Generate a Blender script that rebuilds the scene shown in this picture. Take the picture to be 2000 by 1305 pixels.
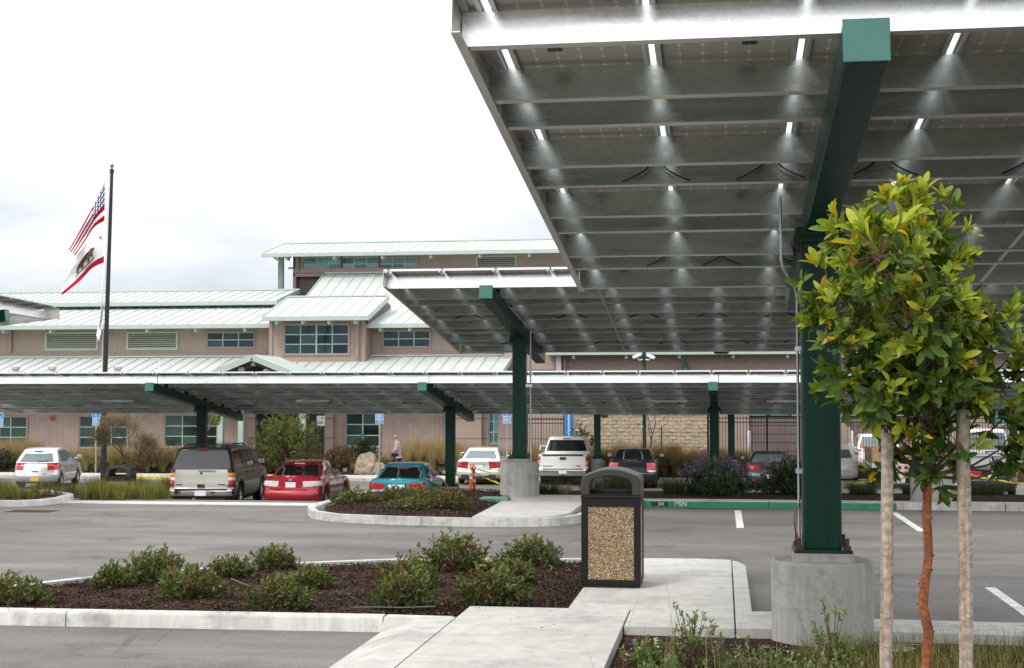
import bpy, math, random
import numpy as np
from mathutils import Vector, Matrix
R = math.radians
random.seed(7); rng = np.random.default_rng(7)
scene = bpy.context.scene
for o in list(bpy.data.objects): bpy.data.objects.remove(o)

# ------------------------------------------------------------------ camera, sky, sun, exposure
EYE = 2.1; YAW = 8.4; PITCH = 2.6
cd = bpy.data.cameras.new('camera'); cam = bpy.data.objects.new('camera', cd)
scene.collection.objects.link(cam); scene.camera = cam
cam.location = (0, 0, EYE); cam.rotation_euler = (R(90 + PITCH), 0, R(YAW))
cd.sensor_width = 36; cd.lens = 50; cd.clip_start = .1; cd.clip_end = 3000
SUN_EL, SUN_AZ = 52, 215          # azimuth of the sun, degrees clockwise from +Y (behind left)
world = bpy.data.worlds.new('World'); scene.world = world; world.use_nodes = True
wn = world.node_tree; wn.nodes.clear()
def WN(t): return wn.nodes.new(t)
sky = WN('ShaderNodeTexSky'); sky.sky_type = 'NISHITA'; sky.sun_disc = False
sky.sun_elevation = R(SUN_EL); sky.sun_rotation = R(SUN_AZ); sky.dust_density = 4; sky.altitude = 20
tc = WN('ShaderNodeTexCoord'); sep = WN('ShaderNodeSeparateXYZ'); wn.links.new(tc.outputs['Generated'], sep.inputs[0])
mp = WN('ShaderNodeMapping'); mp.inputs['Scale'].default_value = (2.2, 2.2, 7.5); mp.inputs['Location'].default_value = (3.1, 1.7, .4)
wn.links.new(tc.outputs['Generated'], mp.inputs[0])
nz = WN('ShaderNodeTexNoise'); nz.inputs['Scale'].default_value = 2.0; nz.inputs['Detail'].default_value = 6; nz.inputs['Roughness'].default_value = .55
wn.links.new(mp.outputs[0], nz.inputs['Vector'])
ma = WN('ShaderNodeMath'); ma.operation = 'MULTIPLY_ADD'; ma.inputs[1].default_value = .24; ma.inputs[2].default_value = -.12
wn.links.new(nz.outputs['Fac'], ma.inputs[0])
mb_ = WN('ShaderNodeMath'); mb_.operation = 'ADD'; wn.links.new(sep.outputs['Z'], mb_.inputs[0]); wn.links.new(ma.outputs[0], mb_.inputs[1])
cr = WN('ShaderNodeValToRGB'); e = cr.color_ramp.elements
e[0].position = .07; e[0].color = (.43, .445, .475, 1)
e[1].position = .21; e[1].color = (1.0, 1.0, 1.0, 1)
m_ = e.new(.13); m_.color = (.585, .60, .625, 1)
wn.links.new(mb_.outputs[0], cr.inputs[0])
sc_ = WN('ShaderNodeMix'); sc_.data_type = 'RGBA'; sc_.blend_type = 'MULTIPLY'; sc_.inputs[0].default_value = 1
wn.links.new(cr.outputs[0], sc_.inputs[6]); sc_.inputs[7].default_value = (12.6, 12.8, 13.0, 1)
mx = WN('ShaderNodeMix'); mx.data_type = 'RGBA'; mx.inputs[0].default_value = .9
wn.links.new(sky.outputs[0], mx.inputs[6]); wn.links.new(sc_.outputs[2], mx.inputs[7])
bg = WN('ShaderNodeBackground'); bg.inputs['Strength'].default_value = .1; wn.links.new(mx.outputs[2], bg.inputs['Color'])
wo = WN('ShaderNodeOutputWorld'); wn.links.new(bg.outputs[0], wo.inputs[0])
sd = bpy.data.lights.new('sun', 'SUN'); sd.energy = 1.5; sd.angle = R(14); sd.color = (1, .96, .9)
sun = bpy.data.objects.new('sun', sd); scene.collection.objects.link(sun)
az, el = R(SUN_AZ), R(SUN_EL)
sun.rotation_euler = Vector((-math.sin(az)*math.cos(el), -math.cos(az)*math.cos(el), -math.sin(el))).to_track_quat('-Z', 'Y').to_euler()
sun.location = (-20, -20, 40)
vs = scene.view_settings; vs.view_transform = 'Standard'; vs.look = 'None'; vs.gamma = 1; vs.exposure = 0.58
scene.cycles.use_denoising = True; scene.cycles.max_bounces = 8; scene.cycles.diffuse_bounces = 4
scene.cycles.transparent_max_bounces = 8; scene.cycles.sample_clamp_indirect = 6

# ------------------------------------------------------------------ placing things from measured directions
F_ = 2778.
_y, _p = R(YAW), R(PITCH)
_fw = Vector((-math.sin(_y)*math.cos(_p), math.cos(_y)*math.cos(_p), math.sin(_p)))
_rt = Vector((math.cos(_y), math.sin(_y), 0)); _up = _rt.cross(_fw)
_C = Vector((0, 0, EYE))
def ray(px, py): return _fw + _rt*((px-1000)/F_) - _up*((py-652.5)/F_)
def atD(px, py, d): return _C + ray(px, py)*d
def atY(px, py, y): r = ray(px, py); return _C + r*(y/r.y)
def atZ(px, py, z): r = ray(px, py); return _C + r*((z-EYE)/r.z)

def sm(a, b, x):
    t = min(1, max(0, (x-a)/(b-a))); return t*t*(3-2*t)
def gz(x, y):                      # the lot falls away behind the first drive lane, flat again at the building
    return -.15 - 1.15*sm(29.5, 42.0, y) - .07*sm(42, 60, y)

# ------------------------------------------------------------------ objects
COL = scene.collection
OFF = {}
def thing(name, label, cat, loc=(0, 0, 0), rotz=0, group=None):
    o = bpy.data.objects.new(name, None); COL.objects.link(o); o.location = loc; o.rotation_euler = (0, 0, rotz)
    o.empty_display_size = .1
    o['label'] = label; o['category'] = cat
    if group: o['group'] = group
    return o
def tag(o, label=None, cat=None, group=None, kind=None):
    if label: o['label'] = label
    if cat: o['category'] = cat
    if group: o['group'] = group
    if kind: o['kind'] = kind
    return o
def wthing(name, label, cat, loc, group=None):      # parts given in world coordinates
    o = thing(name, label, cat, loc, 0, group); OFF[o.name] = Vector(loc); return o
def kids(o): return [c for c in bpy.data.objects if c.parent == o]
CH = {}
def dup(root, loc, rotz=0, label=None, group=None, scale=None):
    r = root.copy(); COL.objects.link(r); r.location = loc; r.rotation_euler = (0, 0, rotz)
    if scale: r.scale = (scale,)*3 if not hasattr(scale, '__len__') else scale
    if label: r['label'] = label
    if group: r['group'] = group
    for ch in CH.get(root.name, []):
        c = ch.copy(); COL.objects.link(c); c.parent = r
        CH.setdefault(r.name, []).append(c)
        for g in CH.get(ch.name, []):
            d = g.copy(); COL.objects.link(d); d.parent = c
            CH.setdefault(c.name, []).append(d)
    return r
def link(name, me, parent=None, loc=None, rot=None):
    o = bpy.data.objects.new(name, me); COL.objects.link(o)
    if parent is not None:
        o.parent = parent; CH.setdefault(parent.name, []).append(o)
    if loc is not None: o.location = loc
    if rot is not None: o.rotation_euler = rot
    return o
class MB:
    def __init__(s, T=None): s.v = []; s.f = []; s.mi = []; s.cur = 0; s.T = T
    def add(s, vs_, fs):
        b = len(s.v)
        if s.T: vs_ = [s.T(*v) for v in vs_]
        s.v += [tuple(v) for v in vs_]; s.f += [tuple(i+b for i in f) for f in fs]; s.mi += [s.cur]*len(fs); return s
    def box(s, x0, x1, y0, y1, z0, z1):
        return s.add([(x0,y0,z0),(x1,y0,z0),(x1,y1,z0),(x0,y1,z0),(x0,y0,z1),(x1,y0,z1),(x1,y1,z1),(x0,y1,z1)],
                     [(0,3,2,1),(4,5,6,7),(0,1,5,4),(1,2,6,5),(2,3,7,6),(3,0,4,7)])
    def hexa(s, p):  # eight points, bottom four then top four
        return s.add(p, [(0,3,2,1),(4,5,6,7),(0,1,5,4),(1,2,6,5),(2,3,7,6),(3,0,4,7)])
    def bar(s, p, q, w, h, up=(0, 0, 1)):
        p, q = Vector(p), Vector(q); d = (q-p).normalized(); u = Vector(up)
        if abs(d.dot(u)) > .98: u = Vector((0, 1, 0))
        sx = d.cross(u).normalized()*w/2; sz = sx.cross(d).normalized()*h/2
        return s.hexa([p-sx-sz, p+sx-sz, q+sx-sz, q-sx-sz, p-sx+sz, p+sx+sz, q+sx+sz, q-sx+sz])
    def tube(s, pts, r, n=8, caps=True):
        pts = [Vector(p) for p in pts]; m = len(pts); rs = r if hasattr(r, '__len__') else [r]*m
        V = []; prev = None
        for i, p in enumerate(pts):
            d = (pts[min(i+1, m-1)]-pts[max(i-1, 0)]).normalized()
            a = prev if prev is not None else (Vector((0, 0, 1)) if abs(d.z) < .9 else Vector((1, 0, 0)))
            a = (a - d*a.dot(d)).normalized(); b = d.cross(a); prev = a
            for k in range(n):
                t = 2*math.pi*k/n; V.append(p + (a*math.cos(t)+b*math.sin(t))*rs[i])
        Fs = [(i*n+k, i*n+(k+1) % n, (i+1)*n+(k+1) % n, (i+1)*n+k) for i in range(m-1) for k in range(n)]
        if caps: Fs += [tuple(range(n-1, -1, -1)), tuple(range((m-1)*n, m*n))]
        return s.add(V, Fs)
    def lathe(s, prof, n=24, c=(0, 0, 0), caps=True):
        V = [(c[0]+r*math.cos(2*math.pi*k/n), c[1]+r*math.sin(2*math.pi*k/n), c[2]+z) for r, z in prof for k in range(n)]
        m = len(prof)
        Fs = [(i*n+k, i*n+(k+1) % n, (i+1)*n+(k+1) % n, (i+1)*n+k) for i in range(m-1) for k in range(n)]
        if caps: Fs += [tuple(range(n-1, -1, -1)), tuple(range((m-1)*n, m*n))]
        return s.add(V, Fs)
    def prism(s, poly, z0, z1):
        n = len(poly); z0f = z0 if callable(z0) else (lambda x, y: z0); z1f = z1 if callable(z1) else (lambda x, y: z1)
        a = sum(poly[i][0]*poly[(i+1) % n][1]-poly[(i+1) % n][0]*poly[i][1] for i in range(n))
        if a < 0: poly = poly[::-1]
        return s.add([(x, y, z0f(x, y)) for x, y in poly]+[(x, y, z1f(x, y)) for x, y in poly],
                     [tuple(range(n-1, -1, -1)), tuple(range(n, 2*n))]+[(i, (i+1) % n, n+(i+1) % n, n+i) for i in range(n)])
    def grid(s, fn, nu, nv, flip=False):
        V = [fn(i/nu, j/nv) for j in range(nv+1) for i in range(nu+1)]
        Fs = []
        for j in range(nv):
            for i in range(nu):
                q = (j*(nu+1)+i, j*(nu+1)+i+1, (j+1)*(nu+1)+i+1, (j+1)*(nu+1)+i); Fs.append(q[::-1] if flip else q)
        return s.add(V, Fs)
    def mesh(s, name, mats, smooth=None):
        me = bpy.data.meshes.new(name); me.from_pydata(s.v, [], s.f)
        for m in (mats if isinstance(mats, (list, tuple)) else [mats]): me.materials.append(m)
        if any(s.mi): me.polygons.foreach_set('material_index', s.mi)
        if smooth is not None:
            me.polygons.foreach_set('use_smooth', [True]*len(s.f))
            if smooth < 179: me.set_sharp_from_angle(angle=R(smooth))
        me.update(); return me
    def build(s, name, mats, parent=None, bevel=0, smooth=None, kind=None, label=None, cat=None, group=None, seg=2):
        if parent is not None and parent.name in OFF:
            o_ = OFF[parent.name]; s.v = [(v[0]-o_.x, v[1]-o_.y, v[2]-o_.z) for v in s.v]
        ob = link(name, s.mesh(name, mats, smooth), parent)
        if parent is not None and parent.name in OFF: OFF[ob.name] = OFF[parent.name]
        if bevel:
            b = ob.modifiers.new('bevel', 'BEVEL'); b.width = bevel; b.segments = seg; b.limit_method = 'ANGLE'; b.angle_limit = R(40)
            ob.data.polygons.foreach_set('use_smooth', [True]*len(ob.data.polygons)); b.harden_normals = True
        return tag(ob, label, cat, group, kind)
_fontcache = {}
def text(name, body, size, mat_, parent, origin, xdir, ydir, off=.003, align='CENTER', thick=.0015, sx=1, label=None):
    cu = bpy.data.curves.new('t', 'FONT'); cu.body = body; cu.size = size; cu.align_x = align; cu.align_y = 'CENTER'; cu.extrude = thick; cu.offset = size*.012
    to = bpy.data.objects.new('t', cu); COL.objects.link(to)
    me = bpy.data.meshes.new_from_object(to.evaluated_get(bpy.context.evaluated_depsgraph_get())); bpy.data.objects.remove(to)
    x, y = Vector(xdir).normalized(), Vector(ydir).normalized(); n = x.cross(y); o = Vector(origin)
    if parent is not None and parent.name in OFF: o = o - OFF[parent.name]
    for v in me.vertices:
        c = v.co.copy(); v.co = o + x*c.x*sx + y*c.y + n*(c.z+off)
    me.materials.clear(); me.materials.append(mat_); me.name = name
    ob = link(name, me, parent)
    if label: ob['label'] = label
    return ob

# ------------------------------------------------------------------ materials
MATS = {}
def nodes(name):
    m = bpy.data.materials.new(name); m.use_nodes = True; nt = m.node_tree; nt.nodes.clear()
    out = nt.nodes.new('ShaderNodeOutputMaterial'); p = nt.nodes.new('ShaderNodeBsdfPrincipled'); nt.links.new(p.outputs[0], out.inputs[0])
    MATS[name] = m; return m, nt, p, out
def N(nt, t, **k):
    n = nt.nodes.new(t)
    for a, b in k.items():
        if a in n.inputs.keys() if isinstance(a, str) else False: n.inputs[a].default_value = b
        else: setattr(n, a, b)
    return n
def noise(nt, vec, scale, detail=4, rough=.55, stretch=None):
    if stretch:
        mp = N(nt, 'ShaderNodeMapping'); mp.inputs['Scale'].default_value = stretch; nt.links.new(vec, mp.inputs[0]); vec = mp.outputs[0]
    n = N(nt, 'ShaderNodeTexNoise'); n.inputs['Scale'].default_value = scale; n.inputs['Detail'].default_value = detail; n.inputs['Roughness'].default_value = rough
    nt.links.new(vec, n.inputs['Vector']); return n.outputs['Fac']
def ramp(nt, fac, stops):
    r = N(nt, 'ShaderNodeValToRGB'); el_ = r.color_ramp.elements
    for i, (p, c) in enumerate(stops):
        q = el_[i] if i < 2 else el_.new(p)
        q.position = p; q.color = (*c, 1) if len(c) == 3 else c
    nt.links.new(fac, r.inputs[0]); return r.outputs[0]
def mixc(nt, fac, a, b, mode='MIX'):
    m = N(nt, 'ShaderNodeMix', data_type='RGBA', blend_type=mode)
    for sock, val in ((m.inputs[0], fac), (m.inputs[6], a), (m.inputs[7], b)):
        if hasattr(val, 'links') or hasattr(val, 'is_linked'): nt.links.new(val, sock)
        elif hasattr(val, '__len__'): sock.default_value = (*val[:3], 1)
        else: sock.default_value = val
    return m.outputs[2]
def math_(nt, op, a, b=0.0, c=0.0):
    m = N(nt, 'ShaderNodeMath', operation=op)
    for i, val in enumerate((a, b, c)):
        if hasattr(val, 'is_linked'): nt.links.new(val, m.inputs[i])
        else: m.inputs[i].default_value = val
    return m.outputs[0]
def bump(nt, p, h, strength, dist=.01):
    b = N(nt, 'ShaderNodeBump'); b.inputs['Strength'].default_value = strength; b.inputs['Distance'].default_value = dist
    nt.links.new(h, b.inputs['Height']); nt.links.new(b.outputs[0], p.inputs['Normal'])
def coords(nt, kind='Object'):
    return N(nt, 'ShaderNodeTexCoord').outputs[kind]
def geo(nt): return N(nt, 'ShaderNodeNewGeometry').outputs['Position']
def mat(name, col, rough=.6, metal=0, var=.12, vs_=3, bmp=0, bs=60, coat=0, orand=0, stretch=None, spec=.5, fine=0, fs=120, bd=.01, trans=0):
    m, nt, p, out = nodes(name); co = coords(nt)
    c = None; base = (*col, 1)
    lo = tuple(x*(1-var) for x in col); hi = tuple(min(1, x*(1+var)) for x in col)
    c = ramp(nt, noise(nt, co, vs_, 5, .6, stretch), [(.3, lo), (.7, hi)])
    if fine:
        f = ramp(nt, noise(nt, co, fs, 3), [(.35, (1-fine,)*3), (.65, (1+fine,)*3)])
        c = mixc(nt, 1.0, c, f, 'MULTIPLY')
    if orand:
        oi = N(nt, 'ShaderNodeObjectInfo').outputs['Random']
        c = mixc(nt, 1.0, c, ramp(nt, oi, [(0, (1-orand,)*3), (1, (1+orand,)*3)]), 'MULTIPLY')
    nt.links.new(c, p.inputs['Base Color'])
    p.inputs['Roughness'].default_value = rough; p.inputs['Metallic'].default_value = metal
    p.inputs['Specular IOR Level'].default_value = spec
    if coat: p.inputs['Coat Weight'].default_value = coat; p.inputs['Coat Roughness'].default_value = .05
    if bmp: bump(nt, p, noise(nt, co, bs, 4), bmp, bd)
    return m

def concrete(name, col, stain=.25, pos=True):
    m, nt, p, out = nodes(name); g = geo(nt)
    base = ramp(nt, noise(nt, g, 1.3, 6, .65), [(.28, tuple(x*.86 for x in col)), (.7, tuple(min(1, x*1.05) for x in col))])
    fine = ramp(nt, noise(nt, g, 90, 3, .7), [(.3, (.9,)*3), (.7, (1.06,)*3)])
    c = mixc(nt, 1.0, base, fine, 'MULTIPLY')
    st = ramp(nt, noise(nt, g, .9, 7, .7, (1, 1, 2.5)), [(.52, (1, 1, 1)), (.72, (1-stain, 1-stain, 1-stain*.95))])
    c = mixc(nt, 1.0, c, st, 'MULTIPLY')
    sp = ramp(nt, noise(nt, g, 30, 2, .5), [(.70, (1, 1, 1)), (.76, (.72, .7, .67))])
    c = mixc(nt, 1.0, c, sp, 'MULTIPLY')
    drt = ramp(nt, noise(nt, g, 3.2, 8, .75, (.6, 1.6, .5)), [(.54, (1, 1, 1)), (.66, (1-stain*.55, 1-stain*.58, 1-stain*.62))]); c = mixc(nt, 1.0, c, drt, 'MULTIPLY')
    drip = ramp(nt, noise(nt, g, 6, 5, .6, (1, 1, .08)), [(.42, (1-stain*.35,)*3), (.6, (1, 1, 1))]); c = mixc(nt, 1.0, c, drip, 'MULTIPLY')
    nt.links.new(c, p.inputs['Base Color']); p.inputs['Roughness'].default_value = .88; p.inputs['Specular IOR Level'].default_value = .2
    bump(nt, p, noise(nt, g, 60, 5, .7), .35, .006); return m
concrete('walk_concrete', (.52, .508, .478), .34)
concrete('kerb_concrete', (.56, .55, .52), .5)
concrete('pedestal_concrete', (.40, .39, .355), .5)
concrete('gutter_concrete', (.55, .54, .52), .25)

def asphalt():
    m, nt, p, out = nodes('asphalt'); g = geo(nt)
    c = ramp(nt, noise(nt, g, .35, 6, .65, (.45, 1.6, 1)), [(.3, (.098, .091, .083)), (.5, (.134, .125, .114)), (.72, (.185, .172, .155))])
    streak = ramp(nt, noise(nt, g, 1.2, 5, .7, (.25, 2.2, 1)), [(.35, (.86,)*3), (.7, (1.1,)*3)])
    c = mixc(nt, 1.0, c, streak, 'MULTIPLY')
    agg = ramp(nt, noise(nt, g, 160, 3, .8), [(.32, (.5,)*3), (.5, (1,)*3), (.72, (1.7,)*3)])
    c = mixc(nt, 1.0, c, agg, 'MULTIPLY')
    grit = ramp(nt, noise(nt, g, 38, 4, .75), [(.33, (.72,)*3), (.5, (1,)*3), (.70, (1.32,)*3)]); c = mixc(nt, 1.0, c, grit, 'MULTIPLY')
    # pale drag marks and scuffs
    sc = ramp(nt, noise(nt, g, 2.6, 8, .75, (.16, 1.5, 1)), [(.60, (0, 0, 0)), (.72, (.55, .55, .55))])
    c = mixc(nt, sc, c, (.32, .31, .29))
    # oil and tyre darkening
    dk = ramp(nt, noise(nt, g, .8, 6, .7), [(.28, (.55,)*3), (.45, (1,)*3)])
    c = mixc(nt, 1.0, c, dk, 'MULTIPLY')
    vo = N(nt, 'ShaderNodeTexVoronoi', feature='DISTANCE_TO_EDGE'); vo.inputs['Scale'].default_value = .5
    wp = mixc(nt, .06, g, N(nt, 'ShaderNodeTexNoise').outputs['Color'], 'ADD'); nt.links.new(wp, vo.inputs['Vector'])
    ck = math_(nt, 'LESS_THAN', vo.outputs['Distance'], .0032)
    ckm = math_(nt, 'MULTIPLY', ck, ramp(nt, noise(nt, g, .5, 2), [(.5, (0, 0, 0)), (.6, (.55,)*3)]))
    c = mixc(nt, ckm, c, (.05, .048, .045))
    nt.links.new(c, p.inputs['Base Color'])
    rr = ramp(nt, noise(nt, g, .6, 4), [(.3, (.62,)*3), (.7, (.85,)*3)]); nt.links.new(rr, p.inputs['Roughness'])
    p.inputs['Specular IOR Level'].default_value = .35
    bump(nt, p, noise(nt, g, 170, 3, .8), .5, .006); return m
asphalt()
def mulch():
    m, nt, p, out = nodes('mulch'); g = geo(nt)
    vo = N(nt, 'ShaderNodeTexVoronoi'); vo.inputs['Scale'].default_value = 55; nt.links.new(g, vo.inputs['Vector'])
    sepc = N(nt, 'ShaderNodeSeparateColor'); nt.links.new(vo.outputs['Color'], sepc.inputs[0])
    c = ramp(nt, sepc.outputs[0], [(0, (.010, .006, .004)), (.55, (.034, .021, .015)), (.9, (.07, .046, .034)), (1, (.15, .11, .08))])
    c = mixc(nt, 1.0, c, ramp(nt, noise(nt, g, 2.5, 5), [(.3, (.7,)*3), (.7, (1.25,)*3)]), 'MULTIPLY')
    nt.links.new(c, p.inputs['Base Color']); p.inputs['Roughness'].default_value = .95; p.inputs['Specular IOR Level'].default_value = .03
    bump(nt, p, sepc.outputs[1], .9, .02); return m
mulch()
def galv(name, col, rough=.38):
    m, nt, p, out = nodes(name); co = coords(nt)
    c = ramp(nt, noise(nt, co, 3.0, 5, .6, (.35, 2, 2)), [(.25, tuple(x*.92 for x in col)), (.75, tuple(x*1.05 for x in col))])
    vo = N(nt, 'ShaderNodeTexVoronoi'); vo.inputs['Scale'].default_value = 40; nt.links.new(co, vo.inputs['Vector'])
    sp = N(nt, 'ShaderNodeSeparateColor'); nt.links.new(vo.outputs['Color'], sp.inputs[0])
    c = mixc(nt, 1.0, c, ramp(nt, sp.outputs[0], [(0, (.94,)*3), (1, (1.05,)*3)]), 'MULTIPLY')
    nt.links.new(c, p.inputs['Base Color']); p.inputs['Metallic'].default_value = 1.0
    nt.links.new(ramp(nt, noise(nt, co, 5, 4, .6, (.3, 2, 2)), [(.3, (rough-.06,)*3), (.7, (rough+.1,)*3)]), p.inputs['Roughness'])
    return m
galv('galvanized', (.56, .605, .58), .28); galv('galvanized_skylit', (.80, .82, .82), .26); galv('galvanized_trim', (.60, .59, .55), .5); galv('conduit_metal', (.6, .61, .62), .35)  # front purlin's copy is brighter: white sky reflection put into its colour
def panel_back():
    m, nt, p, out = nodes('panel_back'); co = coords(nt)
    sx = N(nt, 'ShaderNodeSeparateXYZ'); nt.links.new(co, sx.inputs[0])
    fx = math_(nt, 'ABSOLUTE', math_(nt, 'SUBTRACT', math_(nt, 'FRACT', math_(nt, 'MULTIPLY_ADD', sx.outputs[0], 1/.16, .5+50)), .5))
    fy = math_(nt, 'ABSOLUTE', math_(nt, 'SUBTRACT', math_(nt, 'FRACT', math_(nt, 'MULTIPLY_ADD', sx.outputs[1], 1/.16, .2+50)), .5))
    dot = math_(nt, 'LESS_THAN', math_(nt, 'ADD', fx, fy), .13)
    line = math_(nt, 'MULTIPLY', math_(nt, 'LESS_THAN', fx, .02), .6)
    k = math_(nt, 'MAXIMUM', dot, line)
    c = mixc(nt, k, (.50, .485, .43), (.92, .88, .76)); nt.links.new(c, p.inputs['Base Color']); p.inputs['Roughness'].default_value = .45  # paler dots and lines: daylight through the cell gaps, put into the colour
    tr = N(nt, 'ShaderNodeBsdfTranslucent'); tr.inputs['Color'].default_value = (.9, .8, .62, 1)
    ms = N(nt, 'ShaderNodeMixShader'); ms.inputs[0].default_value = 0.0
    nt.links.new(p.outputs[0], ms.inputs[1]); nt.links.new(tr.outputs[0], ms.inputs[2]); nt.links.new(ms.outputs[0], out.inputs[0])
    return m
panel_back()
mat('panel_frame', (.62, .63, .63), .35, .8, .06)
mat('panel_cell', (.012, .014, .03), .12, 0, .1)
mat('green_paint', (.0055, .036, .0245), .40, 0, .28, 2.6, fine=.12, fs=40, spec=.22, bmp=.06, bs=9, stretch=(1.6, 1.6, .35))
mat('green_cap', (.03, .13, .105), .4, 0, .08, 4)  # lighter than the beams: front light on their end caps put into the colour
mat('rust', (.09, .04, .022), .85, .2, .5, 40, .4, 90)
mat('black_plastic', (.018, .018, .02), .45, 0, .2)
mat('dark_rubber', (.02, .02, .02), .8, 0, .25, 20)
mat('can_plastic', (.012, .010, .0095), .5, 0, .18, 6, .15, 300, fine=.1, fs=300, spec=.25)
mat('white_paint', (.78, .78, .77), .6, 0, .06, 8)
mat('grout', (.035, .033, .03), .9)
mat('road_paint', (.60, .60, .58), .8, 0, .3, 9, .2, 120, fine=.4, fs=55)
mat('green_kerb_paint', (.02, .22, .105), .6, 0, .16, 5, fine=.14, fs=60)
mat('black_metal', (.012, .012, .013), .4, .2, .2)
mat('steel_white', (.78, .79, .8), .45, 0, .05)

def leafmat(name, stops, rough=.45, trans=.28, spec=.4):
    m, nt, p, out = nodes(name); spec = min(spec, .25)
    a = N(nt, 'ShaderNodeAttribute', attribute_name='lc')
    c = ramp(nt, a.outputs['Fac'], stops); nt.links.new(c, p.inputs['Base Color']); p.inputs['Roughness'].default_value = rough
    p.inputs['Specular IOR Level'].default_value = spec
    tr = N(nt, 'ShaderNodeBsdfTranslucent'); nt.links.new(mixc(nt, 1.0, c, (1.3, 1.35, .7), 'MULTIPLY'), tr.inputs['Color'])
    ms = N(nt, 'ShaderNodeMixShader'); ms.inputs[0].default_value = trans
    nt.links.new(p.outputs[0], ms.inputs[1]); nt.links.new(tr.outputs[0], ms.inputs[2]); nt.links.new(ms.outputs[0], out.inputs[0]); return m
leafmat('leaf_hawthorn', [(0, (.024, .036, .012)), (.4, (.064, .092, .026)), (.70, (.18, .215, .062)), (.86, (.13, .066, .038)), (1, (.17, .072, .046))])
leafmat('leaf_green', [(0, (.05, .07, .016)), (.5, (.12, .15, .04)), (1, (.24, .26, .085))])
leafmat('leaf_dark', [(0, (.014, .026, .012)), (.5, (.03, .055, .022)), (1, (.07, .10, .04))])
leafmat('leaf_dry_tree', [(0, (.17, .125, .085)), (.6, (.28, .21, .14)), (1, (.40, .32, .21))])
leafmat('leaf_rust', [(0, (.07, .05, .02)), (.5, (.13, .075, .035)), (1, (.17, .11, .05))])
leafmat('leaf_pale', [(0, (.06, .10, .03)), (.5, (.15, .21, .07)), (1, (.28, .33, .14))])
leafmat('grass_gold', [(0, (.17, .12, .055)), (.5, (.31, .225, .115)), (1, (.46, .36, .20))], .8, .2, .1)
leafmat('grass_green', [(0, (.06, .072, .014)), (.45, (.14, .15, .035)), (.8, (.30, .26, .09)), (1, (.44, .36, .17))], .6)
leafmat('grass_dark', [(0, (.018, .03, .01)), (.6, (.05, .07, .022)), (1, (.12, .13, .05))], .6)
leafmat('flower_purple', [(0, (.08, .035, .14)), (.6, (.20, .11, .32)), (1, (.58, .50, .66))], .7)
leafmat('leaf_sage', [(0, (.028, .045, .022)), (.5, (.065, .10, .05)), (1, (.15, .20, .11))])
mat('bark_grey', (.19, .155, .12), .9, 0, .3, 12, .5, 60)
mat('bark_red', (.215, .062, .022), .65, 0, .6, 14, .7, 45, stretch=(1.5, 1.5, .3), fine=.35, fs=45)
mat('stem_brown', (.10, .06, .035), .8, 0, .3, 20)

# ------------------------------------------------------------------ vegetation helpers (numpy)
def leaves(P, Dr, L, W, lc, fold=.25, name='foliage', m='leaf_green', parent=None, kind=None, droop=0.0):
    """one folded blade of five points per leaf: P base, Dr direction, L length, W width"""
    n = len(P); Dr = Dr/np.linalg.norm(Dr, axis=1, keepdims=True)
    rv = rng.normal(size=(n, 3)); S = np.cross(Dr, rv); S /= np.linalg.norm(S, axis=1, keepdims=True)
    Nn = np.cross(S, Dr); flip = np.sign(Nn[:, 2:3]); flip[flip == 0] = 1; Nn *= flip
    L = np.broadcast_to(np.asarray(L, float).reshape(-1, 1), (n, 1)); W = np.broadcast_to(np.asarray(W, float).reshape(-1, 1), (n, 1))
    mid = P+Dr*L*.55 - Nn*W*fold
    V = np.stack([P, P+Dr*L*.5+S*W*.5, P+Dr*L - Nn*L*droop, P+Dr*L*.5-S*W*.5, mid], 1).reshape(-1, 3)
    b = (np.arange(n)*5)[:, None]
    Fq = np.concatenate([b+np.array([0, 1, 4]), b+np.array([1, 2, 4]), b+np.array([2, 3, 4]), b+np.array([3, 0, 4])], 1).reshape(-1, 3)
    return rawmesh(name, V, Fq, np.repeat(lc, 5), m, parent, kind)
def rawmesh(name, V, Fc, lc, m, parent=None, kind=None):
    if parent is not None and parent.name in OFF: V = V - np.array(OFF[parent.name])
    me = bpy.data.meshes.new(name); k = Fc.shape[1]
    me.vertices.add(len(V)); me.vertices.foreach_set('co', V.astype(np.float32).ravel())
    me.loops.add(Fc.size); me.loops.foreach_set('vertex_index', Fc.astype(np.int32).ravel())
    me.polygons.add(len(Fc)); me.polygons.foreach_set('loop_start', np.arange(0, Fc.size, k, dtype=np.int32))
    me.update(calc_edges=True); me.validate()
    if lc is not None:
        at = me.attributes.new('lc', 'FLOAT', 'POINT'); at.data.foreach_set('value', np.clip(lc, 0, 1).astype(np.float32))
    me.materials.append(MATS[m] if isinstance(m, str) else m)
    o = link(name, me, parent)
    if parent is not None and parent.name in OFF: OFF[o.name] = OFF[parent.name]
    if kind: o['kind'] = kind
    return o
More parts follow.
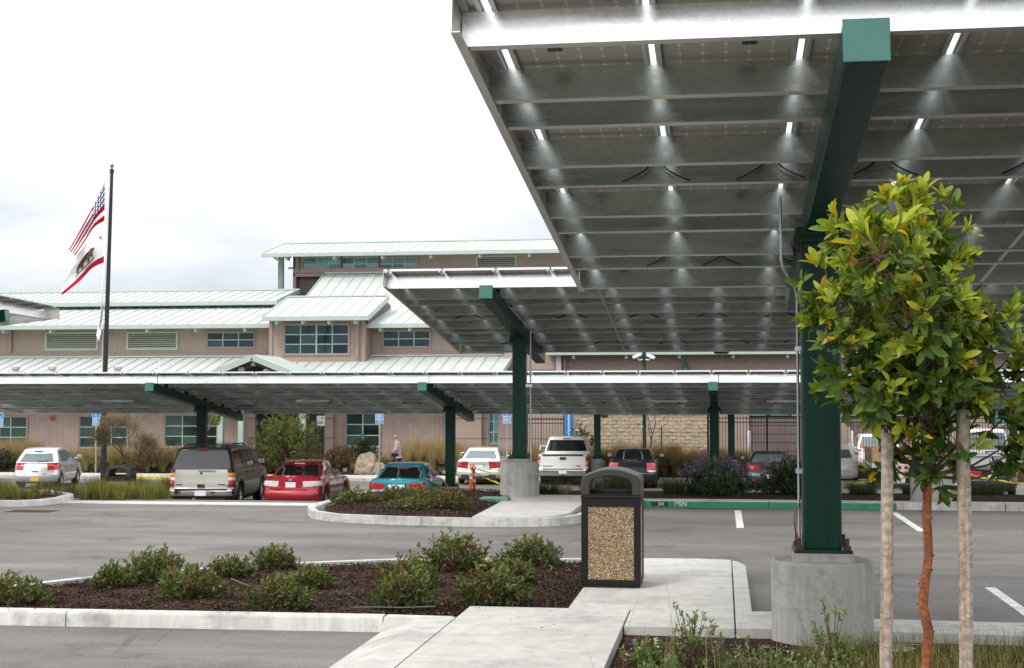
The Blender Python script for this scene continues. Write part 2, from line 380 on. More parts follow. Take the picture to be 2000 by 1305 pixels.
def blades(B, H, lean, W, lc, name='blades', m='grass_green', parent=None, kind=None, seg=3):
    """curved tapering grass blades; B base points (n,3), H heights, lean (n,2) tip offset"""
    n = len(B); H = H.reshape(-1, 1); Ln = np.concatenate([lean, np.zeros((n, 1))], 1)
    a = rng.uniform(0, 2*np.pi, n); S = np.stack([np.cos(a), np.sin(a), np.zeros(n)], 1)*np.asarray(W).reshape(-1, 1)/2
    rows = []
    for i in range(seg+1):
        t = i/seg; drop = (t**2.2); c = B + Ln*drop + np.array([[0, 0, 1]])*H*(t - .18*t*t*np.minimum(1, np.linalg.norm(Ln, axis=1, keepdims=True)/H))
        w = (1-t)**.7 if i < seg else 0.06
        rows += [c-S*w, c+S*w]
    V = np.stack(rows, 1).reshape(-1, 3); k = 2*(seg+1); b = (np.arange(n)*k)[:, None]
    Fq = np.concatenate([b+np.array([2*i, 2*i+1, 2*i+3, 2*i+2]) for i in range(seg)], 1).reshape(-1, 4)
    return rawmesh(name, V, Fq, np.repeat(lc, k), m, parent, kind)
# ------------------------------------------------------------------ ground
M_ = MATS
def make_ground():
    xs = [-600, -200, -90, -60]+list(np.arange(-45, 30.1, 1.5))+[40, 60, 90, 200, 600]
    ys = [-200, -60, -20]+list(np.arange(-6, 29, 2.0))+list(np.arange(29, 62, .75))+[64, 70, 80, 120, 300, 1500]
    V = [(x, y, gz(x, y)) for y in ys for x in xs]; n = len(xs)
    Fs = [(j*n+i, j*n+i+1, (j+1)*n+i+1, (j+1)*n+i) for j in range(len(ys)-1) for i in range(n-1)]
    mb = MB(); mb.add(V, Fs); o = mb.build('asphalt_road', M_['asphalt'], smooth=180, kind='structure')
    return o
road = make_ground()
def kerb_run(parent, line, closed=False, w=.16, top=0.0, bottom=-.45, seglen=3.0, m='kerb_concrete', gap=.012, zf=None):
    """cast kerb pieces along a polyline of the outer top edge; inner side is to the left of travel"""
    pts = [Vector((p[0], p[1], 0)) for p in line]
    if closed: pts.append(pts[0])
    # resample
    cum = [0]
    for a, b in zip(pts, pts[1:]): cum.append(cum[-1]+(b-a).length)
    tot = cum[-1]
    def at(s):
        s = min(max(s, 0), tot)
        for i in range(len(pts)-1):
            if s <= cum[i+1]+1e-9: return pts[i]+(pts[i+1]-pts[i])*((s-cum[i])/max(1e-9, cum[i+1]-cum[i]))
    n = max(1, round(tot/seglen)); out = []
    for k in range(n):
        s0 = tot*k/n+gap/2; s1 = tot*(k+1)/n-gap/2
        m_ = max(2, int((s1-s0)/.25)); prof = [(0, bottom), (0.0, top-.03), (.012, top-.012), (.035, top), (w, top), (w, bottom)]
        V = []
        for i in range(m_+1):
            s = s0+(s1-s0)*i/m_; p = at(s); d = (at(s+.12)-at(s-.12)).normalized(); nrm = Vector((-d.y, d.x, 0))
            zo = zf(p.x, p.y) if zf else 0
            lean = .03
            for (u, z) in prof: V.append((p.x+nrm.x*(u-(lean if z == bottom and u == 0 else 0)), p.y+nrm.y*(u-(lean if z == bottom and u == 0 else 0)), z+zo))
        q = len(prof); Fs = [(i*q+j, (i+1)*q+j, (i+1)*q+j+1, i*q+j+1) for i in range(m_) for j in range(q-1)]
        Fs = [f[::-1] for f in Fs]
        Fs += [tuple(range(q)), tuple(range(m_*q+q-1, m_*q-1, -1))]
        mb = MB(); mb.add(V, Fs); out.append(mb.build('kerb_stone', M_[m], parent, smooth=35))
    return out
def mound(name, poly, z0, h, m, step=.18, parent=None, kind='structure', zf=None, rough=.012):
    """a planting bed: fine surface inside a polygon, slightly crowned and lumpy, clipped to the outline"""
    import bmesh
    bm = bmesh.new()
    f = bm.faces.new([bm.verts.new((x, y, 0)) for x, y in poly]); 
    if f.normal.z < 0: pass
    xs = [p[0] for p in poly]; ys = [p[1] for p in poly]
    def cut(co, no):
        g = bm.verts[:]+bm.edges[:]+bm.faces[:]; bmesh.ops.bisect_plane(bm, geom=g, plane_co=co, plane_no=no, dist=1e-5)
    x = min(xs)+step
    while x < max(xs): cut((x, 0, 0), (1, 0, 0)); x += step
    y = min(ys)+step
    while y < max(ys): cut((0, y, 0), (0, 1, 0)); y += step
    bm.normal_update()
    if sum(q.normal.z for q in bm.faces) < 0: bmesh.ops.reverse_faces(bm, faces=bm.faces[:])
    E_ = [(Vector((*poly[i], 0)), Vector((*poly[(i+1) % len(poly)], 0))) for i in range(len(poly))]
    from mathutils import noise as mn
    for v in bm.verts:
        d = 9
        for a, b in E_:
            t = max(0, min(1, (v.co-a).dot(b-a)/max(1e-9, (b-a).length_squared))); d = min(d, (v.co-a-(b-a)*t).length)
        k = min(1, d/.7); v.co.z = z0+h*k*(2-k)+(mn.noise(v.co*3.1)*.03+mn.noise(v.co*9)*rough)*min(1, d/.15)+(zf(v.co.x, v.co.y) if zf else 0)
    me = bpy.data.meshes.new(name); bm.to_mesh(me); bm.free(); me.materials.append(M_[m]); me.polygons.foreach_set('use_smooth', [True]*len(me.polygons))
    o = link(name, me, parent); tag(o, kind=kind); return o
def inpoly(x, y, poly):
    c = False; n = len(poly)
    for i in range(n):
        (x1, y1), (x2, y2) = poly[i], poly[(i+1) % n]
        if (y1 > y) != (y2 > y) and x < (x2-x1)*(y-y1)/(y2-y1)+x1: c = not c
    return c
def chips(name, poly, n, z, parent=None, size=(.012, .05), mat_='mulch_chip', zf=None, ymax=1e9):
    xs = [p[0] for p in poly]; ys = [p[1] for p in poly]; P = []
    while len(P) < n:
        x, y = rng.uniform(min(xs), max(xs)), rng.uniform(min(ys), min(max(ys), ymax))
        if inpoly(x, y, poly): P.append((x, y, (z if not zf else zf(x, y))+rng.uniform(0, .02)))
    P = np.array(P); n = len(P); a = rng.uniform(0, 2*np.pi, n); tl = rng.normal(0, .35, n)
    d = np.stack([np.cos(a)*np.cos(tl), np.sin(a)*np.cos(tl), np.sin(tl)], 1); u = np.cross(d, rng.normal(size=(n, 3))); u /= np.linalg.norm(u, axis=1, keepdims=True); w = np.cross(d, u)
    L = rng.uniform(*size, n)[:, None]; W = L*rng.uniform(.25, .6, n)[:, None]; H = L*.18
    V = np.stack([P-d*L/2-u*W/2, P+d*L/2-u*W/2*.7, P+d*L/2+u*W/2*.7, P-d*L/2+u*W/2, P+w*H], 1).reshape(-1, 3)
    b = (np.arange(n)*5)[:, None]; Fc = np.concatenate([b+np.array(t) for t in ([0, 1, 4], [1, 2, 4], [2, 3, 4], [3, 0, 4])], 1).reshape(-1, 3)
    o = rawmesh(name, V, Fc, np.repeat(rng.uniform(0, 1, n), 5), mat_, parent, 'stuff'); return o
leafmat('mulch_chip', [(0, (.009, .005, .0035)), (.6, (.036, .022, .016)), (.92, (.085, .058, .042)), (1, (.22, .17, .12))], .95, 0, .03)
leafmat('pebble', [(0, (.30, .28, .25)), (1, (.72, .70, .66))], .8, 0, .3)

# --- front island: kerb, planting bed, walkway slabs
XA, XB, XC, XD = -2.55, -.92, -1.55, .28
YW = 14.32
far_edge = [(.28, 14.4), (.28, 18.3), (.2, 18.68), (0.0, 18.9), (-.3, 18.95), (-1.9, 18.82), (-4.3, 18.42), (-5.4, 17.85), (-6.6, 16.95), (-7.5, 16.0), (-8.1, 14.95), (-8.7, 14.2), (-10.2, 13.9), (-16, 13.85)]
near_edge = [(-16, 13.25), (-7.1, 13.36), (-3.25, 13.5)]
bed1 = [(-15.9, 13.42), (-7.1, 13.53), (-2.57, 13.62), (-2.57, YW), (XC-.02, YW), (XC-.02, 18.66), (-1.9, 18.66), (-4.25, 18.27), (-5.3, 17.72), (-6.48, 16.83), (-7.37, 15.9), (-7.98, 14.85), (-8.6, 14.05), (-10.2, 13.75), (-15.9, 13.7)]
front_kerb = wthing('kerb', 'long concrete kerb round the front planting bed, tyre-scuffed towards the camera', 'kerb', (-7, 13.4, 0))
kerb_run(front_kerb, near_edge, seglen=2.9)
kerb_run(front_kerb, far_edge[4:], seglen=3.0)
bed_front = mound('planting_bed', bed1, -.05, .025, 'mulch')
# sloping return of the kerb beside the ramp
mb = MB(); mb.hexa([(-3.24, 11.2, -.4), (-2.57, 11.2, -.4), (-2.57, 13.6, -.4), (-3.24, 13.5, -.4), (-3.24, 9, -.146), (XA-.006, 9, -.004), (XA-.006, 13.62, -.004), (-2.9, 13.5, -.004)][:4]+[(-3.24, 4.0, -.146)]*0+[(-3.24, 11.2, -.14), (-2.57, 11.2, -.004), (-2.57, 13.6, -.002), (-2.88, 13.5, -.002)])
walk = link('walkway', None); tag(walk, kind='structure')
def slab(poly, top=0.0, m='walk_concrete', parent=walk, bev=.008):
    mb = MB(); mb.prism(poly, -.4, top); return mb.build('paving_slab', M_[m], parent, bevel=bev)
g = .006
slab([(XA+g, 9.3+g), (XB-g, 9.3+g), (XB-g, YW-g), (XA+g, YW-g)])
slab([(XA+g, 4.2), (XB-g, 4.2), (XB-g, 9.3-g), (XA+g, 9.3-g)])
slab([(XA+g, -3), (XB-g, -3), (XB-g, 4.2-2*g), (XA+g, 4.2-2*g)])
slab([(XC+g, YW+g), (.10, YW+g), (.10, 18.86), (-.3, 18.95), (XC+g, 18.86)], .002)
slab([(XB+g, 13.3), (.10, 13.3), (.10, YW-g), (XB+g, YW-g)], -.002)
# rounded outer edge beside the drive lane, with the tooled joint
kw = [(.28, 14.4), (.28, 18.3), (.2, 18.68), (.10+g*2, 18.83), (.10+g*2, 14.4)]
slab(kw, .0, 'walk_concrete', bev=.015)
# strip behind the near bed
slab([(.10+g*2, 13.32), (.62, 13.33), (.62, 14.38), (.10+g*2, 14.38)], -.002)
slab([(.63, 13.33), (4.4, 13.25), (4.4, 13.98), (.63, 14.1)], -.004, 'kerb_concrete')
slab([(4.41, 13.25), (9.0, 13.1), (9.0, 13.9), (4.41, 13.98)], -.004, 'kerb_concrete')
# ramp apron: flush gutter sloping up to the walk
mb = MB(); mb.add([(-3.26, -3, -.142), (-3.26, 13.46, -.142), (-2.83, -3, -.006), (-2.83, 13.5, -.006), (XA-.004, -3, -.004), (XA-.004, 13.6, -.004)],
                  [(0, 2, 3, 1), (2, 4, 5, 3)])
mb.add([(-3.26, 13.46, -.142), (-2.83, 13.5, -.006), (-3.24, 13.5, -.002)], [(0, 1, 2)])
mb.build('ramp_flare', M_['walk_concrete'], walk)
mb = MB(); mb.prism([(-3.24, 13.5), (-2.58, 13.53), (-2.58, 13.63), (-3.24, 13.655)], -.3, 0.0); mb.build('kerb_stone', M_['kerb_concrete'], front_kerb, bevel=.01)
chips('mulch_chips', bed1, 42000, -.035, None, (.008, .032)); bpy.data.objects['mulch_chips']['label'] = 'dark bark chips loose on the front bed'
chips('stray_chips', [(-2.52, 13.4), (-2.52, 14.28), (-1.6, 14.28), (-1.5, 17.5), (-1.2, 17.5), (-1.0, 14.6), (-1.0, 12.6), (-2.5, 12.4)], 45, .004, None, (.006, .02))['label'] = 'bark crumbs spilled on the walkway'
chips('stray_chips', [(-8, 13.26), (-3.3, 13.4), (-3.3, 13.6), (-8, 13.5)], 70, .004, None, (.006, .02))['label'] = 'bark crumbs spilled on the kerb top'
# --- near bed round the big footing
bed2 = [(XB+.01, -3), (XB+.01, 13.29), (9, 13.08), (9, -3)]
near_soil = mound('soil_bed', bed2, -.085, .045, 'mulch', .3)
chips('pebbles', [(-.85, 10.0), (-.85, 13.2), (1.6, 13.2), (1.6, 10.0)], 520, -.05, None, (.012, .04), 'pebble')

# --- middle island
isl_out = [(-2.62, 29.55), (-2.62, 26.6), (-2.66, 25.9), (-2.9, 25.35), (-3.4, 24.98), (-4.3, 24.88), (-5.9, 25.1), (-6.9, 25.4), (-7.5, 26.05), (-7.85, 26.95), (-7.95, 28.2), (-7.95, 31.2), (-7.6, 32.4)]
isl_kerb = wthing('kerb', 'rounded concrete kerb round the middle island with the clipped shrubs', 'kerb', (-5, 25, 0))
kerb_run(isl_kerb, isl_out[::1][::-1][::-1], seglen=2.4) if False else kerb_run(isl_kerb, isl_out, seglen=2.3)
slab([(-4.42, 25.06), (-3.5, 25.12), (-3.0, 25.46), (-2.82, 25.95), (-2.78, 26.6), (-2.78, 29.6), (-4.5, 29.6)], .0)
slab([(-4.5, 29.612), (-2.78, 29.612), (-2.78, 31.0), (-4.02, 31.0), (-4.6, 30.65)], .0)
bed3 = [(-4.43, 25.04), (-5.85, 25.25), (-6.82, 25.55), (-7.36, 26.1), (-7.7, 27.0), (-7.8, 28.2), (-7.8, 32.5), (-4.7, 32.5), (-4.7, 30.6), (-4.51, 30.5)]
mound('planting_bed', bed3, -.04, .06, 'mulch', .25)
chips('mulch_chips', bed3, 9000, .015, None, (.012, .035)); bpy.data.objects['mulch_chips.001']['label'] = 'dark bark chips loose on the middle island'
# --- long strip with the green kerb
strip = [(-2.62, 29.95), (12, 29.75), (12, 33.3), (-4.7, 33.3), (-4.7, 31.02), (-2.62, 31.02)]
mound('planting_bed', strip, -.06, .05, 'mulch', .4)
grn_kerb = wthing('kerb', 'long low kerb below the purple bushes, painted green for timed parking', 'kerb', (1, 29.7, 0))
def straight_kerb(x0, x1, m_face, n):
    for k in range(n):
        a, b = x0+(x1-x0)*k/n+.006, x0+(x1-x0)*(k+1)/n-.006
        mb = MB(); mb.box(a, b, 29.72-.01*0, 29.98, -.5, .0); ks = mb.build('kerb_stone', M_['kerb_concrete'], grn_kerb, bevel=.02)
        if m_face:
            mb = MB(); mb.box(a, b, 29.712, 29.72, -.16, -.022); mb.build('green_paint_band', M_[m_face], grn_kerb, bevel=.003)
straight_kerb(-2.62, -1.6, 'green_kerb_paint', 1)
straight_kerb(-1.6, 3.46, 'green_kerb_paint', 2)
straight_kerb(3.46, 12, None, 4)
mb = MB(); mb.box(-2.6, 12, 29.98, 30.28, -.4, -.006); mb.build('kerb_back', M_['kerb_concrete'], grn_kerb, bevel=.01)
mb = MB(); mb.box(-1.47, -1.12, 29.7075, 29.7125, -.125, -.035); mb.build('blank_patch', mat('stencil_dark', (.02, .03, .04), .7), grn_kerb)
text('stencil_number', '30', .085, M_['road_paint'], grn_kerb, (-1.27, 29.707, -.08), (1, 0, 0), (0, 0, 1), sx=1.5)
text('stencil_word', 'MIN', .15, M_['road_paint'], grn_kerb, (-.86, 29.711, -.078), (1, 0, 0), (0, 0, 1), sx=.95)
# --- road markings
marks = link('parking_lines', None); tag(marks, kind='structure')
for (x0, x1, y0, y1) in ((.23, .36, 25.2, 29.1), (3.27, 3.4, 25.0, 29.0), (3.08, 3.2, 14.6, 17.7), (-9.0, -8.85, 47, 52)):
    z = gz(0, (y0+y1)/2)
    mb = MB(); mb.box(x0, x1, y0, y1, z-.02, z+.004); mb.build('painted_line', M_['road_paint'], marks)
# pale gutter strip along the crest of the slope, storm drain in it
gut = link('gutter', None); tag(gut, kind='structure')
for k in range(6):
    x0 = -26+k*3.0; mb = MB(); mb.box(x0+.006, x0+2.994, 28.95+.1*(k-3)*.3, 29.75, -.4, -.142); mb.build('gutter_slab', M_['gutter_concrete'], gut)
drain = wthing('storm_drain', 'rusty slotted storm drain grate set in the drive lane beside the left kerb', 'drain', (-13.6, 26.6, -.15))
c_ = atZ(62, 999, -.15)
OFF[drain.name] = Vector((c_.x, c_.y, -.15)); drain.location = OFF[drain.name]
mb = MB()
mb.box(c_.x-.42, c_.x+.42, c_.y-.26, c_.y-.22, -.2, -.142); mb.box(c_.x-.42, c_.x+.42, c_.y+.22, c_.y+.26, -.2, -.142); mb.box(c_.x-.46, c_.x-.42, c_.y-.26, c_.y+.26, -.2, -.142); mb.box(c_.x+.42, c_.x+.46, c_.y-.26, c_.y+.26, -.2, -.142)
mb.build('frame', M_['rust'], drain)
for k in range(16):
    x = c_.x-.40+k*.053; mb = MB(); mb.box(x-.012, x+.012, c_.y-.22, c_.y+.22, -.18, -.143); mb.build('bar', M_['rust'], drain)
# --- left islands with grasses
lk = wthing('kerb', 'grey concrete kerb of the grassy island at the left edge', 'kerb', (-15, 28, 0))
lpoly = [(-20, 27.75), (-14.55, 27.9), (-14.15, 28.25), (-14.07, 29.0), (-14.35, 30.2), (-15.4, 31.2), (-20, 31.2)]
kerb_run(lk, lpoly, seglen=2.2, top=-.02)
mound('planting_bed', [(-20, 27.9), (-14.65, 28.05), (-14.3, 28.35), (-14.23, 29.0), (-14.5, 30.1), (-15.5, 31.05), (-20, 31.05)], -.08, .05, 'mulch', .4)
# --- sidewalk and planting bank in front of the building
sw = link('sidewalk', None); tag(sw, kind='structure')
for k in range(26):
    x0 = -46+k*2.0
    if x0 > 4: break
    zt = gz(0, 58.9)+.15
    mb = MB(); mb.box(x0+.006, x0+1.994, 58.6, 60.4, zt-.5, zt); mb.build('paving_slab', M_['walk_concrete'], sw)
zt = gz(0, 58)+.14
fk = wthing('kerb', 'far sidewalk kerb in front of the building, yellow painted in places', 'kerb', (-20, 58.5, zt))
for k in range(15):
    x0 = -46+k*3.3; yel = k in (6, 10, 11)
    mb = MB(); mb.box(x0, x0+3.29, 58.3, 58.59, zt-.5, zt); mb.build('kerb_stone', M_['kerb_concrete'] if not yel else mat('yellow_kerb_paint', (.62, .5, .16), .7, 0, .2, 5), fk, bevel=.02)
def bankz(x, y): return gz(x, y)
mound('planting_bank', [(-50, 60.42), (30, 60.42), (30, 66.5), (-50, 66.5)], -1.32, .55, 'mulch', 1.2)
# ------------------------------------------------------------------ solar canopies
TILT = R(7.2)
def panel_mesh(jb):
    mb = MB(); w, l = .49, 1.645
    mb.cur = 0
    mb.box(-w, w, 0, .03, 0, .04); mb.box(-w, w, l-.03, l, 0, .04); mb.box(-w, -w+.03, .03, l-.03, 0, .04); mb.box(w-.03, w, .03, l-.03, 0, .04)
    mb.cur = 1; mb.add([(-w+.03, .03, .02), (w-.03, .03, .02), (w-.03, l-.03, .02), (-w+.03, l-.03, .02)], [(0, 3, 2, 1)])
    mb.cur = 2; mb.add([(-w+.03, .03, .038), (w-.03, .03, .038), (w-.03, l-.03, .038), (-w+.03, l-.03, .038)], [(0, 1, 2, 3)])
    return mb.mesh('solar_panel', [M_['panel_frame'], M_['panel_back'], M_['panel_cell']])
PM = panel_mesh(False)
jbm = MB(); jbm.box(-.05, .05, 0, .11, -.008, .019); JB = jbm.mesh('junction_box', M_['black_plastic'])
def canopy(name, label, x0, x1, yA, zA, beams, colw=.3, loc=(0, 0), rotz=0, rows=5, colS=4.05, beamw=.29, beamh=.27, pedr=.45, pedh=.8, pedb=None, splits=(), bridge=(), nearcam=False, ground=None, group=None, cols=True, xstart=None, conduit=None, beam_len=None, light=None, clips=True):
    root = thing(name, label, 'solar canopy', (loc[0], loc[1], 0), rotz, group)
    ct, st = math.cos(TILT), math.sin(TILT)
    def T(x, s, h): return (x, yA+s*ct+h*st, zA-s*st+h*ct)
    S_end = (rows-1)*1.67+1.06
    cuts = [x0]+list(splits)+[x1]
    for r_ in range(rows):
        for q in (0, 1.06):
            s = r_*1.67+q
            for a, b in zip(cuts, cuts[1:]):
                mb = MB(T); a2, b2 = a+.01, b-.01
                th = .005
                mb.box(a2, b2, s, s+th, 0, .235)
                mb.cur = 1; mb.box(a2, b2, s+th, s+.075, 0, th); mb.box(a2, b2, s+.07, s+.075, th, .022); mb.cur = 0
                mb.box(a2, b2, s+th, s+.075, .235-th, .235)
                first = r_ == 0 and q == 0
                mb.build('front_purlin' if first else 'purlin', [M_['galvanized_skylit' if first else 'galvanized'], M_['galvanized_trim']], root)
    # end channels
    for x, d in ((x0, -1), (x1, 1)):
        mb = MB(T); xa, xb = (x-.008, x) if d < 0 else (x, x+.008)
        mb.box(xa, xb, -.30, S_end+.12, -.02, .245)
        xi, xo = (x, x+.055) if d < 0 else (x-.055, x)
        mb.box(xi, xo, -.30, S_end+.12, -.02, -.014); mb.box(xi, xo, -.30, S_end+.12, .238, .245)
        mb.build('end_channel', M_['galvanized_trim'], root)
        bm_ = MB(T)
        for r_ in range(rows):
            for q in (0, 1.06): bm_.box(x+d*.008-.006, x+d*.008+.006, r_*1.67+q+.03, r_*1.67+q+.05, .03, .05)
        bm_.build('bolt_row', M_['black_metal'], root, kind='stuff')
    # panels
    npan = int((x1-x0+.03)//1.02)
    xs0 = x0+((x1-x0)-(npan*1.02-.04))/2
    if xstart is not None:
        xs0 = xstart; npan = int((x1-xs0)//1.02)
        for r_ in range(rows): mb = MB(T); mb.box(x0+.005, xs0-.045, r_*1.67-.33, r_*1.67+1.30, .262, .30); mb.build('edge_flashing', M_['panel_frame'], root)
    for r_ in range(rows):
        for k in range(npan):
            xc = xs0+.49+k*1.02
            if any(abs(xc-sx) < .2 for sx in splits): pass
            p = T(xc, r_*1.67-.33, .262)
            o = link('solar_panel', PM, root, p, (-TILT, 0, 0))
            if nearcam:
                jb = link('junction_box', JB, o, ((.16 if k % 2 else -.16), .25 if r_ % 2 else 1.02, 0))
    # rails under the panel gaps
    for r_ in range(rows):
        mb = MB(T)
        for k in range(npan+1):
            xc = xs0-.02+k*1.02
            for sgn in (-1, 1):
                mb.box(xc+sgn*.052-.012, xc+sgn*.052+.012, r_*1.67-.32, r_*1.67+1.30, .236, .262)
        mb.build('panel_rails', M_['panel_frame'], root, kind='stuff')
    # beams, columns and footings
    bl = beam_len or (S_end+.35)
    for bi, bx in enumerate(beams):
        mb = MB(T); mb.box(bx-beamw/2, bx+beamw/2, -.22, bl-.2, -beamh-.004, -.004)
        bm_ = mb.build('beam', M_['green_paint'], root, bevel=.02)
        mb = MB(T); mb.box(bx-beamw/2-.003, bx+beamw/2+.003, -.232, -.219, -beamh-.007, -.001); mb.build('beam_cap', M_['green_cap'], root, bevel=.012)
        if clips:
            for r_ in range(rows):
                for q in (0, 1.06):
                    s = r_*1.67+q
                    if s < .1: continue
                    mb = MB(T); mb.box(bx-.06, bx+.06, s-.008, s-.001, -.004, .19); mb.build('purlin_clip', M_['green_paint'], root)
        cy = yA+colS*ct; zb = zA-colS*st-beamh/ct-.0
        wx = bx*math.cos(rotz)-cy*math.sin(rotz)+loc[0]; wy = bx*math.sin(rotz)+cy*math.cos(rotz)+loc[1]
        g0 = ground if ground is not None else gz(wx, wy)
        if not cols: continue
        zt = (g0+pedh)
        h = colw/2
        mb = MB(); mb.box(bx-h, bx+h, cy-h, cy+h, zt+.09, zb-.03); mb.build('column', M_['green_paint'], root, bevel=.03, seg=3)
        mb = MB(); mb.box(bx-h-.07, bx+h+.07, cy-h-.07, cy+h+.07, zb-.075, zb-.028); mb.box(bx-h-.05, bx+h+.05, cy-h-.05, cy+h+.05, zb-.028, zb+.06); mb.build('head_plate', M_['green_paint'], root, bevel=.006)
        mb = MB(); mb.box(bx-h-.085, bx+h+.085, cy-h-.085, cy+h+.085, zt+.075, zt+.105); mb.build('base_plate', M_['green_paint'], root, bevel=.004)
        mb = MB(); mb.box(bx-h-.10, bx+h+.10, cy-h-.10, cy+h+.10, zt-.01, zt+.075); mb.build('grout_pad', M_['pedestal_concrete'], root, bevel=.01)
        for sx in (-1, 1):
            for sy in (-1, 1):
                ax, ay = bx+sx*(h+.04), cy+sy*(h+.04)
                mb = MB(); mb.lathe([(.034, 0), (.034, .035)], 6, (ax, ay, zt+.105)); mb.lathe([(.018, .035), (.018, .10)], 8, (ax, ay, zt+.105)); mb.build('anchor_bolt', M_['rust'], root)
                mb = MB(); mb.lathe([(.022, 0), (.022, .045)], 6, (bx+sx*(h+.035), cy+sy*(h+.035), zb-.12)); mb.lathe([(.012, -.04), (.012, 0)], 6, (bx+sx*(h+.035), cy+sy*(h+.035), zb-.12)); mb.build('head_bolt', M_['black_metal'], root)
        mb = MB(); mb.lathe([(pedr, -.8), (pedr, pedh-.03), (pedr-.025, pedh), (.01, pedh)], 40, (bx, cy, g0), caps=False); mb.build('footing', M_['pedestal_concrete'], root, smooth=40)
    for bx in bridge:
        for r_ in range(rows):
            s = r_*1.67
            mb = MB(T); mb.box(bx-.016, bx+.016, s+.06, s+1.08, -.012, -.004) if False else mb.box(bx-.02, bx+.02, s+.08, s+1.055, .015, .022)
            mb.build('bridging_bar', M_['galvanized_trim'], root)
            if r_ < rows-1:
                mb = MB(T); mb.box(bx-.02, bx+.02, s+1.14, s+1.66, .015, .022); mb.build('bridging_bar', M_['galvanized_trim'], root)
    return root, T
near_can, Tn = canopy('solar_canopy', 'nearest tall solar canopy on the thick green column, seen from below', -1.66, 5.5, 8.95, 4.37, [.875], colw=.335, beamw=.275, colS=4.2, pedr=.45, pedh=.80, ground=-.14, bridge=[2.9], nearcam=True, xstart=-1.468)
mid_can, Tm = canopy('solar_canopy', 'second solar canopy in the middle distance, on the column rising from the island', -6.3, 8.85, 26.35, 4.19, [-4.35, 4.28], colw=.29, beamw=.25, beamh=.25, colS=4.3, pedr=.42, pedh=.75, ground=-.02, bridge=[-2.3, 1.0, 7.0], xstart=atD(860.6, 545, 26.5).x+.02-1.02)
LB = [-16.8, -8.55, -.25, 10.9]
low_can, Tl = canopy('solar_canopy', 'long low solar canopy running across the picture above the parked cars', -25.0, 13.2, 40.4, 2.55, LB, colw=.29, beamw=.26, beamh=.25, colS=4.15, pedr=.42, pedh=.55, splits=[-16.65, -8.4, -.1, 8.2], bridge=[-22.3, -19.5, -14.1, -11.3, -5.8, -3.0, 2.4, 5.3, 10.8])
xf = [atD(1165, 850, 57.5).x, atD(1428, 850, 57.8).x]
far_can, _ = canopy('solar_canopy', 'farthest solar canopy, hidden behind the long one but for two slim columns', xf[0]-2.5, xf[1]+7, 53.9, 2.5, xf, colw=.26, beamw=.25, beamh=.25, colS=4.05, pedr=.34, pedh=.95)
p_ = atD(94, 624, 36)
left_can, _ = canopy('solar_canopy', 'corner of another solar canopy poking in at the left edge', -9, 0, 0, 0, [-3.6], colw=.29, loc=(p_.x, p_.y), rotz=R(98.4), colS=4.0, bridge=[], cols=False)
left_can.location.z = p_.z
mb = MB(); mb.box(-3.75, -3.45, 3.85, 4.15, -p_.z-1.2, -.75); mb.build('column', M_['green_paint'], left_can, bevel=.03)
# conduits, cables and flood lights
def conduit(root, pts, r, name='conduit'):
    mb = MB(); mb.tube(pts, r, 10); return mb.build(name, M_['conduit_metal'], root, smooth=60)
cx, cy = .875, 8.95+4.2*math.cos(TILT)
conduit(near_can, [(cx-.20, cy-.06, .82), (cx-.20, cy-.06, 3.02), (cx-.22, cy-.1, 3.1), (cx-.33, cy-.25, 3.26), (cx-.35, cy-.28, 3.34), (cx-.35, cy-.28, 3.9)], .0125)
for z in (1.45, 2.55):
    mb = MB(); mb.box(cx-.225, cx-.168, cy-.085, cy-.03, z-.02, z+.02); mb.build('pipe_clamp', M_['conduit_metal'], near_can)
mb = MB(); mb.tube([(cx-.21, cy-.1, .80), (cx-.24, cy-.15, .92), (cx-.25, cy-.16, 1.04), (cx-.235, cy-.15, 1.10)], .005, 6); mb.tube([(cx-.2, cy-.08, 1.16), (cx-.225, cy-.14, 1.08), (cx-.235, cy-.17, .95), (cx-.225, cy-.17, .84), (cx-.21, cy-.16, .79)], .005, 6); mb.build('ground_wire', mat('copper_wire', (.16, .07, .04), .5, .5), near_can, smooth=60)
conduit(mid_can, [(-4.1, 30.5, .75), (-4.1, 30.5, 3.5), (-4.08, 30.45, 3.6)], .018)
conduit(mid_can, [(-4.17, 27.9, 3.93), (-4.12, 30.2, 3.62), (-4.08, 30.45, 3.6)], .016)
mb = MB(); mb.box(-4.2, -4.06, 30.46, 30.54, 2.35, 2.41); mb.build('pipe_clamp', M_['conduit_metal'], mid_can)
def loop(root, T, x, s, w, n=2, r=.007, dz=.12):
    for k in range(n):
        o = (k-.5)*w
        pts = [T(x+o+(1 if k else -1)*.18*t*t*1.4, s-.06, .2-dz*1.6*t) for t in [i/8 for i in range(9)]]
        mb = MB(); mb.tube(pts, r, 6); mb.build('hanging_cable', M_['dark_rubber'], root, smooth=60)
for x, rr in ((-.55, 1), (.42, 1), (1.35, 1), (2.6, 1), (-.3, 3), (.3, 3), (1.5, 3)): loop(near_can, Tn, x, rr*1.67+1.06+.61-.0, .08 if rr == 1 else .5)
for x in (-5.3, -3.1, -1.6, -.2, 1.2, 2.6, 4.0, 5.8, 7.0):
    loop(mid_can, Tm, x, 1*1.67+1.06+.61, .12, r=.01); loop(mid_can, Tm, x+.5, 3*1.67+1.67, .14, r=.01)
for x in (-15, -12.5, -10, -6.4, -4, -1.6, 1.4, 4, 6.3): loop(low_can, Tl, x, 2*1.67+1.67, .12, r=.011)
mb = MB(T=Tn); mb.tube([(-1.55+.26*i, .55+.03*math.sin(i*1.9), .215+.012*math.sin(i*.9)) for i in range(27)], .0035, 5); mb.build('module_wire', M_['dark_rubber'], near_can)
